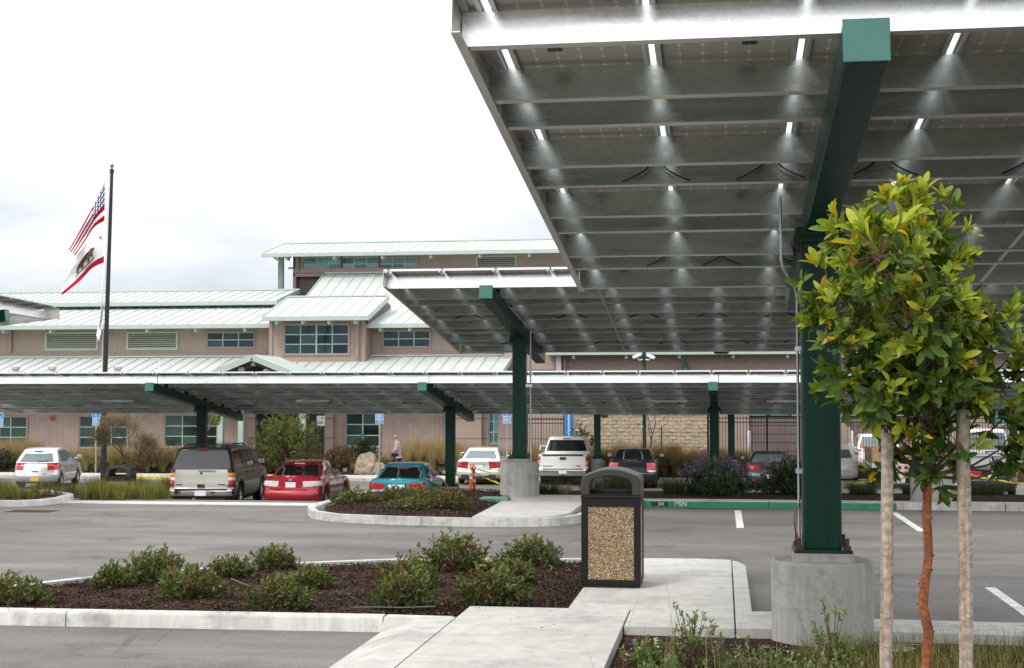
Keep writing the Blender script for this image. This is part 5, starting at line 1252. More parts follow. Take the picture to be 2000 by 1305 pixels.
# --- grasses
def clump(B, n, rad, h, spread, W=.008, lo=.5):
    a = rng.uniform(0, 2*np.pi, n); r_ = rad*np.sqrt(rng.uniform(0, 1, n))*.6
    P = np.stack([B[0]+r_*np.cos(a), B[1]+r_*np.sin(a), np.full(n, B[2])], 1)
    H = h*rng.uniform(lo, 1.05, n); sp = spread*rng.uniform(.1, 1, n)
    a2 = a+rng.normal(0, .5, n); ln = np.stack([np.cos(a2)*sp, np.sin(a2)*sp], 1)
    return P, H, ln, np.full(n, W)
def grass_thing(label, px, py, d, h, rad, n, m='grass_dark', group=None, W=.008, name='grass_clump', z=None, spread=None, stuff=False):
    p = atD(px, py, d); zz = p.z if z is None else z
    s = wthing(name, label, 'grass', (p.x, p.y, zz), group)
    P, H, ln, w = clump((p.x, p.y, zz), n, rad, h, spread or rad*.9, W)
    blades(P, H, ln, w, np.clip(rng.beta(2, 2.5, n), 0, 1), 'blades', m, s, 'stuff'); return s
for lab, px, py, h, rad in (('dark tussock grass beside the round concrete footing', 1068, 962, .38, .42), ('sprawling dark grass between the footing and the litter bin', 1165, 962, .5, .55), ('dark grass seen through the litter bin hood', 1215, 964, .45, .4), ('grass tuft left of the first purple bush', 1318, 962, .5, .42), ('grass tuft between the near column and the left tree stake', 1685, 966, .38, .48), ('low grass tuft behind the red tree trunk', 1785, 970, .33, .4), ('wide grass tuft right of the right tree stake', 1928, 972, .42, .6)):
    grass_thing(lab, px, py, 31.6, h, rad, 620, group='tussock grasses along the green kerb', z=-.03)
grass_thing('pale dead grass tuft right of the dark tussock', 1105, 958, 31.6, .3, .2, 220, 'grass_gold', z=-.03)
# left island grasses and the meadow strip on the slope
def strip_grass(name, label, boxes, m, n, h, W=.009, zf=None, spread=.25, lc=None):
    B = []; H = []; Ln = []
    for (xa, xb, ya, yb, k, hh) in boxes:
        for _ in range(k):
            x, y = rng.uniform(xa, xb), rng.uniform(ya, yb); z = zf(x, y)
            P, H_, l_, w_ = clump((x, y, z), n, .16, hh*rng.uniform(.75, 1.15), spread*rng.uniform(.6, 1.3)); B.append(P); H.append(H_); Ln.append(l_)
    P, H, Ln = np.concatenate(B), np.concatenate(H), np.concatenate(Ln)
    o = blades(P, H, Ln, np.full(len(P), W), rng.beta(2, 2, len(P)), name, m, None, 'stuff'); o['label'] = label; return o
strip_grass('grass_strip', 'green-gold ornamental grass on the left kerbed island', [(-18.5, -14.65, 28.3, 30.4, 95, .38)], 'grass_green', 60, .4, zf=lambda x, y: -.05, spread=.14)
q0, q1 = atD(160, 983, 32).x, atD(290, 983, 32).x
strip_grass('grass_strip', 'green-gold ornamental grass on the slope in front of the SUV', [(q0, q1, 30.2, 32.2, 78, .46)], 'grass_green', 60, .4, zf=lambda x, y: gz(x, y)+.0, spread=.16)
strip_grass('grass_strip', 'short green grass in front of the far sidewalk on the left', [(-22.5, -18.6, 44.0, 50.0, 120, .75)], 'grass_green', 50, .4, zf=lambda x, y: gz(x, y)+.0, spread=.3, W=.014)
bz = lambda x, y: -1.3+.55*min(1, (y-60.4)/.9)
def bank_box(px0, px1, k, h): return (atY(px0, 900, 62.5).x, atY(px1, 900, 62.5).x, 61.0, 64.6, k, h)
strip_grass('dry_grass', 'tall golden dry grass along the planting bank', [bank_box(-60, 70, 60, 1.0), bank_box(150, 330, 55, .75), bank_box(780, 890, 60, 1.1), bank_box(890, 1050, 60, .85), bank_box(1050, 1200, 60, .8), bank_box(1200, 1330, 65, .95), bank_box(1330, 1470, 50, .75)], 'grass_gold', 130, 1.2, W=.014, zf=bz, spread=.5)
strip_grass('bank_grass', 'greener grass at the foot of the planting bank', [bank_box(-60, 1470, 260, .6)[:2]+(60.6, 61.6, 260, .55), (atY(1390, 900, 58).x, atY(1460, 900, 58).x, 57, 59, 40, .8)], 'grass_green', 50, .5, W=.014, zf=bz, spread=.3)
# --- shrubs by the building
def at_bank(px, Y): p = atY(px, 880, Y); return p.x, Y, bz(0, Y)
x, y, z = at_bank(560, 61.3); 
big = shrub('large rounded olive green bush in front of the building entrance', x, y, z, 1.75, 1.4, 2.35, 900, per=9, leaf=.115, m='leaf_green', red=0, spiky=.3, name='bush')
for lab, px, w, h, m, Y in (('dark green leafy bush below the right ground-floor window', 712, .75, 1.15, 'leaf_dark', 63.2), ('rust-coloured low shrub left of the boulder', 668, .95, .75, 'leaf_rust', 61.5), ('rust-brown low shrub under the large bush', 520, 1.3, .65, 'leaf_rust', 60.9), ('green and rust low shrub behind the red sedan', 610, 1.0, .6, 'leaf_rust', 61.0), ('low olive bush on the slope right of the dry tree', 300, 1.5, .85, 'leaf_rust', 59.5+1.6), ('dark plum-leaved bush beside the emergency pillar', 1134, .75, 1.7, 'leaf_dark', 63.0), ('low green bush left of the emergency pillar', 1093, .35, 1.0, 'leaf_green', 63.2), ('dark hedge clump at the left frame edge', -5, 1.0, .8, 'leaf_dark', 61.0)):
    x, y, z = at_bank(px, Y); shrub(lab, x, y, z, w, w*.8, h, 230, per=8, leaf=.12, m=m, red=0, spiky=.2)
def px_sage(label, x0, x1, yt, d):
    p = atD((x0+x1)/2, 965, d); s = F_/d; rx = (x1-x0)/2/s; h = (965-yt)/s; z = -.03
    b = shrub(label, p.x, p.y, z, rx*.95, rx*.8, h*.86, 420, per=12, leaf=.085, m='leaf_sage', red=0, spiky=.15, name='flowering_bush', cat='bush', group='purple sage bushes')
    n = 150; a = rng.uniform(0, 2*np.pi, n); r_ = rx*np.sqrt(rng.uniform(.05, 1, n)); P = []; D_ = []; 
    for i in range(n):
        bx, by = p.x+r_[i]*math.cos(a[i])*.9, p.y+r_[i]*math.sin(a[i])*.7-.15; bz_ = z+h*(.98-.5*(r_[i]/rx)**2)*rng.uniform(.75, 1.08)
        dr = np.array([math.cos(a[i])*.5, math.sin(a[i])*.5, .7]); 
        for k in range(9): P.append((bx+dr[0]*k*.02, by+dr[1]*k*.02, bz_+dr[2]*k*.02)); D_.append(dr*.4+rng.normal(0, .6, 3))
    leaves(np.array(P), np.array(D_), .035, .022, rng.beta(1.5, 2, len(P)), .2, 'flowers', 'flower_purple', b, 'stuff'); return b
px_sage('rounded sage bush with purple flower spikes, left of the near column', 1330, 1468, 884, 31.8); px_sage('purple flowering bush right behind the near column', 1476, 1625, 880, 31.9)
q = atD(1405, 968, 31.2); shrub('clipped pale mound at the foot of the left purple bush', q.x, q.y, -.03, .5, .4, .5, 260, per=10, leaf=.07, m='leaf_sage', red=0, spiky=.1)
# --- trees
def branch_tree(label, base, h, lean, spread, levels, leafn, leaf, m, bark, r0, name='tree', seed=1, up=.7, cat='tree', per=5, crown0=.25):
    rd = random.Random(seed); t = wthing(name, label, cat, base); mb = MB(); tips = []
    def grow(p, d, l, r, lev):
        q = p+d*l*.5+Vector((rd.gauss(0, .05), rd.gauss(0, .05), 0))*l; e_ = p+d*l
        mb.tube([p, q, e_], [r, r*.8, r*.62], 5 if lev else 8, caps=False)
        if lev >= levels: tips.append((e_, d)); tips.append((q, d)); return
        for k in range(rd.choice((2, 3, 3))):
            a = rd.uniform(0, 2*math.pi); s_ = rd.uniform(.45, .95)*spread
            nd = (d+Vector((math.cos(a)*s_, math.sin(a)*s_, up*rd.uniform(-.1, .5)))).normalized(); grow(e_ if k else q.lerp(e_, .6), nd, l*rd.uniform(.62, .86), r*.6, lev+1)
    grow(Vector(base), Vector((lean, 0, 1)).normalized(), h*crown0, r0, 0)
    mb.build('trunk', M_[bark], t, smooth=60)
    T_ = np.array([p for p, d in tips]); D0 = np.array([d for p, d in tips]); i = rng.integers(0, len(T_), leafn)
    P = T_[i]+rng.normal(0, .5*leaf+(.09 if m == 'leaf_dry_tree' else 0), (leafn, 3)); D_ = D0[i]+rng.normal(0, .6, (leafn, 3))
    leaves(P, D_, leaf*rng.uniform(.6, 1.2, leafn), leaf*.4, rng.uniform(0, 1, leafn), .2, 'crown', m, t, 'stuff'); return t
p = atD(250, 918, 52); branch_tree('half-bare tan-brown tree with dense thin twigs, left of the SUV', (p.x, p.y, gz(p.x, p.y)), 3.5, .05, .85, 6, 8500, .06, 'leaf_dry_tree', 'bark_grey', .075, seed=5, crown0=.25, up=.4)
p = atD(388, 885, 63); branch_tree('slim bright green sapling behind the SUV roof', (p.x, p.y, -.9), 2.6, 0, .6, 4, 900, .13, 'leaf_pale', 'bark_grey', .04, seed=9, crown0=.34)
p = atD(1274, 880, 62); branch_tree('young yellow-green staked tree in front of the block wall', (p.x, p.y, -.95), 3.5, 0, .55, 4, 1300, .13, 'leaf_pale', 'bark_grey', .04, seed=12, crown0=.42)
for k, dx in enumerate((-.35, .4)):
    mb = MB(); mb.lathe([(.03, 0), (.03, 1.9)], 8); s_ = thing('tree_stake', ('left' if k == 0 else 'right')+' thin stake of the young yellow-green tree by the block wall', 'stake', (p.x+dx, p.y, -1.0), 0, 'far tree stakes'); mb.build('pole', M_['bark_grey'], s_)
# --- young tree by the camera
D0 = 7.55
tb = atD(1806, 1305, D0); tree = wthing('young_tree', 'young staked broadleaf tree with peeling red-orange trunk and yellow-green leaves', 'tree', (tb.x, tb.y, -.12))
tp = [(1806, 1560), (1806, 1400), (1808, 1305), (1814, 1235), (1803, 1185), (1806, 1140), (1814, 1085), (1810, 1010), (1812, 930), (1816, 850), (1822, 780), (1828, 700)]
tr_pts = [atD(a, b, D0) for a, b in tp]; mb = MB(); mb.tube(tr_pts, [.027, .026, .025, .027, .024, .025, .024, .024, .023, .021, .019, .016], 14); trunk = mb.build('trunk', M_['bark_red'], tree, smooth=60)
n = 46; flk = rng.integers(2, 10, n); P = []; D_ = []
for i in flk:
    c = tr_pts[i].lerp(tr_pts[i+1 if i < 11 else i], rng.uniform(0, 1)); a = rng.uniform(0, 2*np.pi); P.append((c.x+.02*math.cos(a), c.y+.02*math.sin(a), c.z)); D_.append((math.cos(a)*.8, math.sin(a)*.8, rng.uniform(-.6, .8)))
leaves(np.array(P), np.array(D_), .016, .012, rng.uniform(.2, 1, n), .1, 'bark_flakes', 'leaf_rust', trunk, 'stuff')
CL = [(1735, 425, 62), (1805, 432, 60), (1668, 455, 55), (1850, 470, 50), (1720, 500, 80), (1800, 520, 80), (1870, 545, 45), (1615, 545, 48), (1640, 620, 62), (1600, 615, 35), (1720, 590, 85), (1810, 610, 85), (1890, 625, 55), (1980, 625, 32), (1660, 690, 65), (1740, 680, 80), (1830, 700, 80), (1905, 700, 55), (1965, 705, 45), (1640, 745, 42), (1710, 765, 70), (1790, 775, 65), (1870, 760, 55), (1945, 760, 50), (2020, 760, 60), (1665, 785, 28), (1730, 845, 45), (1725, 900, 26), (1800, 850, 40), (1770, 900, 30), (1838, 930, 34), (1870, 870, 42), (1985, 860, 48), (1975, 915, 30), (2040, 860, 60), (1830, 895, 30), (2060, 680, 60)]
limb = MB(); rose = []
for (a, b, r_) in CL:
    dd = D0+rng.normal(0, .10); c = atD(a, b, dd); k = r_/F_*D0
    st_ = tr_pts[-1] if b < 640 else tr_pts[-3] if b < 760 else tr_pts[-4]
    mid = st_.lerp(c, .5)+Vector((0, 0, -.04)); limb.tube([st_, mid, c], [.011, .007, .003], 5, caps=False)
    for _ in range(max(4, int(r_*r_/185))):
        v = Vector(rng.normal(size=3)).normalized()*k*rng.uniform(.35, 1.0)**.5; p = c+v; rose.append((p, (v.normalized()+Vector((0, -.25, .55))).normalized(), b))
        if rng.uniform() < .5: limb.tube([c, c.lerp(p, .5)+Vector(rng.normal(0, .012, 3)), p], [.003, .0022, .0014], 4, caps=False)
limb.build('branches', M_['stem_brown'], tree, kind='stuff')
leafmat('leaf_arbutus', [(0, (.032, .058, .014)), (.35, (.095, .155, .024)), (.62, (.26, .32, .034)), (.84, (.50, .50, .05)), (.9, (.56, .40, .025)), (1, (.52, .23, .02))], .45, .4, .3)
def big_leaf_mesh(lc, bend):
    L, W = 1.0, .36; V = []; st = [(0, .07), (.15, .55), (.4, 1.0), (.66, .96), (.87, .6), (1, .05)]
    for (t, w) in st:
        zc = bend*(t*t)*-.35
        V += [(t, -W/2*w, zc+.10*w*W*2), (t, 0, zc), (t, W/2*w, zc+.10*w*W*2)]
    Fs = []
    for i in range(len(st)-1): b = 3*i; Fs += [(b, b+1, b+4, b+3), (b+1, b+2, b+5, b+4)]
    me = bpy.data.meshes.new('leaf'); me.from_pydata(V, [], [f[::-1] for f in Fs]); me.polygons.foreach_set('use_smooth', [True]*len(Fs)); me.materials.append(M_['leaf_arbutus'])
    at = me.attributes.new('lc', 'FLOAT', 'POINT'); at.data.foreach_set('value', np.clip(np.full(len(V), lc)+rng.normal(0, .015, len(V)), 0, 1).astype(np.float32)); return me
LM = [big_leaf_mesh(l, b) for l in (.06, .18, .28, .38, .48, .58, .68, .78, .84, .91, .98) for b in (.2, .8)]
crown = link('crown', None, tree); OFF[crown.name] = OFF[tree.name]
allL = []
for (p, ax, py) in rose:
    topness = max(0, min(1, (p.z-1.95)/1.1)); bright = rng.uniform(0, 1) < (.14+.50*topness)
    for k in range(int(rng.integers(7, 11))):
        a = 2*math.pi*k*.382+rng.uniform(0, .4); side = ax.orthogonal().normalized(); s2 = ax.cross(side); op = rng.uniform(.35, 1.25) if not bright else rng.uniform(.25, .8)
        d = (ax*math.cos(op)+(side*math.cos(a)+s2*math.sin(a))*math.sin(op)).normalized()
        if not bright and rng.uniform() < .35: d = (d+Vector((0, 0, -.5))).normalized()
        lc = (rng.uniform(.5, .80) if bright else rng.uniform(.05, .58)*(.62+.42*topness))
        if rng.uniform() < .03: lc = rng.uniform(.86, 1)
        allL.append((p+Vector(rng.normal(0, .012, 3)), d, ax, .086*rng.choice((.5, .75, .9, 1.0, 1.1, 1.3))*rng.uniform(.85, 1.15), lc))
fr = sorted(range(len(allL)), key=lambda i: (allL[i][0]-_C).length-allL[i][3]*1.5+rng.uniform(0, .12))
ones = set(fr[:300]); rest = []
def leaf_matrix(p, d, ax, L):
    z = (ax-d*ax.dot(d)); z = z.normalized() if z.length > .05 else d.orthogonal().normalized(); y = z.cross(d); m4 = Matrix((d, y, z)).transposed().to_4x4()
    return Matrix.Translation(p-OFF[tree.name]) @ m4 @ Matrix.Diagonal((L, L, L, 1))
bins = [.06, .18, .28, .38, .48, .58, .68, .78, .84, .91, .98]
Vr, Fr, Lr = [], [], []
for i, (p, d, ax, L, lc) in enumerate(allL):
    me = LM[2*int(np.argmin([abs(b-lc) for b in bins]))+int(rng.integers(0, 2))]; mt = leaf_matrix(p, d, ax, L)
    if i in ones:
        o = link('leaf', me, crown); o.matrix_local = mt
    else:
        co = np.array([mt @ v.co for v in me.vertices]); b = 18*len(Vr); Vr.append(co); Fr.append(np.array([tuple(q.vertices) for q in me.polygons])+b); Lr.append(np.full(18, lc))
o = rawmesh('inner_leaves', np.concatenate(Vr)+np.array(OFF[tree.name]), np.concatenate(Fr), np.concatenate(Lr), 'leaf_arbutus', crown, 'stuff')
mat('stake_wood', (.33, .27, .215), .85, 0, .42, 6, .5, 70, stretch=(6, 6, .3), fine=.3, fs=30)
for lab, xb_, xt_, yt, w in (('left peeled timber stake of the young tree', 1731, 1733, 846, .066), ('right, taller peeled timber stake of the young tree', 1893, 1880, 768, .072)):
    a, b = atD(xb_, 1600, 7.5), atD(xt_, yt, 7.5); st_ = wthing('tree_stake', lab, 'stake', (a.x, a.y, -.15)); mb = MB()
    mb.tube([a.lerp(b, k/14)+Vector((rng.normal(0, .0018), rng.normal(0, .0018), 0)) for k in range(15)], [w/2*(1.04-.06*k/14+rng.normal(0, .012)) for k in range(15)], 18); mb.build('pole', M_['stake_wood'], st_, smooth=60)
    q = b+Vector((0, 0, -.07)); c_ = tr_pts[-2]
    mb = MB(); mb.tube([q+Vector((w*.55*math.cos(t), w*.55*math.sin(t), .004*math.sin(3*t))) for t in [2*math.pi*k/16 for k in range(17)]], .016, 8); mb.tube([q+Vector((-.02, -.02, 0)), q.lerp(c_, .5)+Vector((0, 0, -.03)), Vector((c_.x, c_.y, q.z-.03))], .012, 6)
    if yt < 800: mb.build('rubber_tie', M_['dark_rubber'], st_, smooth=60)
# --- low plants and grass round the near footing
def low_plants(label, cx, cy, rad, h, n, leaf, m, name='ground_plant'):
    s = shrub(label, cx, cy, -.06, rad, rad*.8, h, n, per=9, leaf=leaf, m=m, red=0, spiky=.7, cat='plant', name=name, step=1); return s
for lab, px, py, d, rad, h in (('pale green plant with an upright shoot at the walkway edge', 1352, 1255, 11.3, .28, .42), ('pale low plant at the bottom edge of the soil', 1290, 1300, 10.6, .28, .2), ('pale plant sprawling at the foot of the footing', 1480, 1290, 10.9, .34, .24), ('tall pale shoots in front of the footing', 1625, 1270, 10.8, .26, .5), ('pale low plant at bottom centre right', 1420, 1310, 10.0, .3, .18), ('low leafy plant right of the footing base', 1560, 1318, 10.2, .35, .25), ('small pale seedling near the walkway slab corner', 1262, 1268, 11.6, .16, .14), ('spreading pale plant between the footing and the left stake', 1655, 1300, 10.4, .3, .22), ('fresh pale plant low at the frame bottom left of the footing', 1360, 1325, 9.8, .34, .22)):
    p = atD(px, py, d); low_plants(lab, p.x, p.y, rad, h, 110, .04, 'leaf_pale')
B = []; 
n = 9000; xs = rng.uniform(.5, 3.2, n); ys = rng.uniform(8.3, 12.9, n); keep = (xs > .75+.25*np.sin(ys*3)); xs, ys = xs[keep], ys[keep]; n = len(xs)
blades(np.stack([xs, ys, np.full(n, -.07)], 1), rng.uniform(.06, .24, n), rng.normal(0, .06, (n, 2)), np.full(n, .006), rng.beta(2, 2, n), 'lawn_grass', 'grass_green', None, 'stuff')['label'] = 'tufty green grass round the staked tree'
n = 130; xs = np.concatenate([rng.uniform(-.75, 2.6, 90), rng.uniform(1.0, 2.6, 40)]); ys = rng.uniform(7.6, 11.6, n)
blades(np.stack([xs, ys, np.full(n, -.06)], 1), rng.uniform(.3, .85, n), rng.normal(0, .16, (n, 2)), np.full(n, .006), rng.uniform(.0, .8, n), 'dry_stalks', 'grass_gold', None, 'stuff', seg=5)['label'] = 'thin dry grass stalks in the foreground'
# seed heads
P = []; D_ = []
for k in range(26):
    x, y, z = rng.uniform(-.7, 2.4), rng.uniform(7.8, 11), rng.uniform(.15, .55); dx = rng.normal(0, .3)
    for j in range(14): P.append((x+dx*j*.012, y, z+j*.012)); D_.append((rng.normal(0, .5)+dx, rng.normal(0, .5), .8))
leaves(np.array(P), np.array(D_), .02, .005, rng.uniform(0, .6, len(P)), .1, 'seed_heads', 'grass_gold', None, 'stuff')['label'] = 'dry seed heads on the foreground stalks'
# ------------------------------------------------------------------ litter bins
def aggregate():
    m, nt, p, out = nodes('aggregate'); co = coords(nt)
    vo = N(nt, 'ShaderNodeTexVoronoi'); vo.inputs['Scale'].default_value = 110; nt.links.new(co, vo.inputs['Vector'])
    sp = N(nt, 'ShaderNodeSeparateColor'); nt.links.new(vo.outputs['Color'], sp.inputs[0])
    c = ramp(nt, sp.outputs[0], [(0, (.10, .06, .035)), (.2, (.30, .18, .08)), (.5, (.46, .31, .15)), (.78, (.60, .47, .28)), (1, (.80, .73, .60))])
    e_ = ramp(nt, vo.outputs['Distance'], [(.35, (1, 1, 1)), (.75, (.30, .26, .22))]); c = mixc(nt, 1.0, c, e_, 'MULTIPLY')
    nt.links.new(c, p.inputs['Base Color']); p.inputs['Roughness'].default_value = .6
    iv = math_(nt, 'SUBTRACT', 1.0, vo.outputs['Distance']); bump(nt, p, iv, .8, .012)
aggregate()
def litter_bin(label, loc, rot=0, sc=1):
    b = thing('litter_bin', label, 'litter bin', loc, rot, 'pebble-panel litter bins'); b.scale = (sc,)*3; h = .33
    mb = MB(); mb.box(-h+.01, h-.01, -h+.01, h-.01, 0, .05); mb.build('base', M_['can_plastic'], b, bevel=.01)
    for sx in (-1, 1):
        for sy in (-1, 1):
            mb = MB(); x0, x1 = sorted((sx*h, sx*(h-.075))); y0, y1 = sorted((sy*h, sy*(h-.075))); mb.box(x0, x1, y0, y1, .03, .985); mb.build('corner_post', M_['can_plastic'], b, bevel=.012)
    for s, ax in ((-1, 'y'), (1, 'y'), (-1, 'x'), (1, 'x')):
        mb = MB(); a, c = sorted((s*(h-.03), s*(h-.012)))
        if ax == 'y': mb.box(-h+.07, h-.07, a, c, .085, .90)
        else: mb.box(a, c, -h+.07, h-.07, .085, .90)
        mb.build('pebble_panel', M_['aggregate'], b)
        mb = MB(); a, c = sorted((s*(h-.04), s*(h-.002)))
        for z0, z1_ in ((.035, .09), (.895, .985)):
            if ax == 'y': mb.box(-h+.07, h-.07, a, c, z0, z1_)
            else: mb.box(a, c, -h+.07, h-.07, z0, z1_)
        mb.build('panel_rail', M_['can_plastic'], b, bevel=.006)
    mb = MB(); mb.box(-h-.004, h+.004, -h-.004, h+.004, .985, 1.02); mb.build('hood_rim', M_['can_plastic'], b, bevel=.01)
    mb = MB(); mb.hexa([(-h+.08, -h+.01, 1.02), (h-.08, -h+.01, 1.02), (h-.08, 0, 1.02), (-h+.08, 0, 1.02), (-h+.08, -h+.01, 1.035), (h-.08, -h+.01, 1.035), (h-.08, 0, 1.07), (-h+.08, 0, 1.07)]); mb.hexa([(-h+.08, 0.002, 1.02), (h-.08, 0.002, 1.02), (h-.08, h-.01, 1.02), (-h+.08, h-.01, 1.02), (-h+.08, 0.002, 1.07), (h-.08, 0.002, 1.07), (h-.08, h-.01, 1.035), (-h+.08, h-.01, 1.035)]); mb.build('hood_shelf', M_['can_plastic'], b)
    out = [(-h-.002, 1.02), (-h-.002, 1.17), (-h+.01, 1.215), (-h+.04, 1.245)]+[(x, 1.315-.066*(x/(h-.06))**2) for x in np.linspace(-h+.06, h-.06, 13)]+[(h-.04, 1.245), (h-.01, 1.215), (h+.002, 1.17), (h+.002, 1.02)]
    inn = [(h-.095, 1.02), (h-.10, 1.15), (h-.12, 1.185)]+[(x, 1.235-.04*(x/(h-.13))**2) for x in np.linspace(h-.14, -h+.14, 9)]+[(-h+.12, 1.185), (-h+.10, 1.15), (-h+.095, 1.02)]
    poly = [(float(x), float(z)) for x, z in out+inn]; n = len(poly); mb = MB()
    mb.add([(x, -h, z) for x, z in poly]+[(x, h, z) for x, z in poly], [tuple(range(n)), tuple(range(2*n-1, n-1, -1))]+[(i, n+i, n+(i+1) % n, (i+1) % n) for i in range(n)])
    mb.build('hood', mat('hood_plastic', (.034, .030, .029), .5, 0, .1, 5, fine=.08, fs=200), b, bevel=.014, seg=3)
    return b
litter_bin('tall dark litter bin with tan pebble panels on the walkway slab', (-1.235, 16.2, .002))
p = atD(236, 950, 41.5); litter_bin('distant litter bin among the grasses by the SUV', (p.x, p.y, gz(p.x, p.y)-.08), R(8), 1.08)
# ------------------------------------------------------------------ signs
mat('sign_blue', (.01, .19, .50), .4, 0, .05); mat('pillar_blue', (.0, .19, .52), .4, 0, .06); mat('sign_white', (.8, .8, .8), .5, 0, .03)
def wheelchair(parent, o, s):
    x, y = Vector((1, 0, 0)), Vector((0, 0, 1)); P = lambda a, b: Vector(o)+x*a*s+y*b*s
    mb = MB(); mb.tube([P(.02+.26*math.cos(t), -.12+.26*math.sin(t)) for t in [R(100)+R(250)*k/14 for k in range(15)]], .035*s, 6); mb.tube([P(-.02, .3), P(0, .02), P(.24, .02), P(.36, -.28), P(.46, -.25)], .04*s, 6); mb.tube([P(0, .17), P(.2, .17)], .035*s, 6); mb.lathe([(.0, -.06*s), (.06*s, 0), (0, .06*s)], 10, P(-.02, .42)); mb.build('wheelchair_symbol', M_['sign_white'], parent)
def ada_sign(label, px, py0, py1, Y=60.5, extra=False, base=-1.25):
    a, b = atY(px, py0, Y), atY(px, py1, Y); s = wthing('parking_sign', label, 'sign', (a.x, Y, base), 'blue accessible parking signs'); hw = .165
    mb = MB(); mb.tube([(a.x+.0, Y+.035, base), (a.x, Y+.035, a.z+.02)], .03, 8); mb.build('post', M_['conduit_metal'], s)
    mb = MB(); mb.box(a.x-hw-.015, a.x+hw+.015, Y, Y+.006, b.z-.015, a.z+.015); pl = mb.build('sign_face', M_['sign_white'], s, bevel=.002)
    mb = MB(); mb.box(a.x-hw, a.x+hw, Y-.004, Y-.001, b.z, a.z); mb.build('blue_field', M_['sign_blue'], s)
    H_ = a.z-b.z
    wheelchair(s, (a.x-.02, Y-.012, a.z-H_*.24), H_*.36)
    for k, (t, f, z) in enumerate((('PARKING', .075, .49), ('ONLY', .095, .66), ('MINIMUM', .05, .80), ('FINE $250', .06, .91))): text('sign_text', t, f*H_/.5, M_['sign_white'], s, (a.x, Y-.004, a.z-H_*z), (1, 0, 0), (0, 0, 1))
    if extra:
        z1_ = b.z-.03; mb = MB(); mb.box(a.x-hw-.012, a.x+hw+.012, Y, Y+.006, z1_-.17, z1_); mb.build('lower_plate', M_['sign_white'], s); mb = MB(); mb.box(a.x-hw, a.x+hw, Y-.004, Y-.001, z1_-.158, z1_-.012); mb.build('lower_field', M_['sign_blue'], s)
        text('sign_text', 'VAN', .06, M_['sign_white'], s, (a.x, Y-.004, z1_-.05), (1, 0, 0), (0, 0, 1)); text('sign_text', 'ACCESSIBLE', .045, M_['sign_white'], s, (a.x, Y-.004, z1_-.115), (1, 0, 0), (0, 0, 1))
    return s
ada_sign('blue accessible parking sign right of the silver hatchback, in front of the dry tree', 188, 806, 831)
ada_sign('blue accessible parking sign with an extra lower plate, beside the boulder', 741, 794, 819, extra=True)
ada_sign('blue accessible parking sign behind the pearl white sedan', 990, 801, 827)
ada_sign('blue accessible parking sign cut by the left frame edge', -1, 807, 833)
a = atY(1111, 800, 63.6); em = wthing('emergency_pillar', 'bright blue emergency call pillar with vertical white lettering behind the pickup', 'pillar', (a.x, 63.6, -1.0)); zt = 2.2
mb = MB(); mb.box(a.x-.165, a.x+.165, 63.6, 63.9, -1.3, zt); mb.build('body', M_['pillar_blue'], em, bevel=.02)
mb = MB(); mb.lathe([(.09, 0), (.09, .12), (.02, .16)], 12, (a.x, 63.75, zt)); mb.build('beacon', M_['sign_blue'], em)
for k, ch in enumerate('EMERGENCY'): text('letter', ch, .155, M_['sign_white'], em, (a.x, 63.597, 1.32-k*.108), (1, 0, 0), (0, 0, 1))
a = atY(627, 822, Y1-.24); nt_ = wthing('notice_board', 'white notice sheet on the panelled wall right of the entrance', 'sign', (a.x, a.y, a.z)); mb = MB(); mb.box(a.x-.2, a.x+.2, a.y-.03, a.y+.0, a.z-.24, a.z+.24); mb.build('sheet', M_['sign_white'], nt_); mb = MB(); mb.box(a.x+.02, a.x+.12, a.y-.034, a.y-.03, a.z+.1, a.z+.16); mb.build('red_mark', M_['lens_red'], nt_); mb = MB(); mb.box(a.x-.15, a.x+.1, a.y-.034, a.y-.03, a.z-.14, a.z-.1); mb.box(a.x-.12, a.x+.12, a.y-.034, a.y-.03, a.z-.06, a.z-.03); mb.build('text_lines', M_['stencil_dark'], nt_)
a = atY(103, 815, Y1); al = wthing('alarm_box', 'small red alarm on the ribbed wall left', 'alarm', (a.x, Y1, a.z)); mb = MB(); mb.box(a.x-.16, a.x+.16, Y1-.06, Y1-.0, a.z-.12, a.z+.12); mb.build('back_box', M_['trim_brown'], al); mb = MB(); mb.lathe([(.11, 0), (.10, .05), (.0, .06)], 14); 
mb.v = [(a.x+x, Y1-.06-z, a.z+y) for x, y, z in mb.v]; mb.build('bell', M_['lens_red'], al)
# ------------------------------------------------------------------ flagpole and flags
DF = 56.0
fb, ft = atD(204.5, 745, DF), atD(211, 336, DF); g0 = gz(fb.x, fb.y)
fp = wthing('flagpole', 'tall dark flagpole with a gold ball behind the long canopy', 'flagpole', (fb.x, fb.y, g0))
mb = MB(); mb.tube([(fb.x, fb.y, g0), (fb.x, fb.y, fb.z), (ft.x-.0, fb.y, ft.z)], [.12, .10, .062], 14); mb.build('pole', mat('bronze_pole', (.028, .026, .026), .4, .3, .1), fp, smooth=50)
mb = MB(); mb.lathe([(.085, 0), (.085, .16), (.03, .18), (.03, .24)], 12, (ft.x, fb.y, ft.z)); mb.build('truck_cap', M_['bronze_pole'], fp, smooth=40)
mb = MB(); mb.lathe([(.0, -.09), (.06, -.065), (.09, 0), (.06, .065), (0, .09)], 14, (ft.x, fb.y, ft.z+.32)); mb.build('gold_ball', mat('gold', (.5, .33, .08), .3, .9), fp, smooth=60)
mb = MB(); mb.tube([(fb.x-.13, fb.y-.03, fb.z), (ft.x-.09, fb.y-.03, ft.z)], .012, 5); mb.build('halyard', M_['white_paint'], fp)
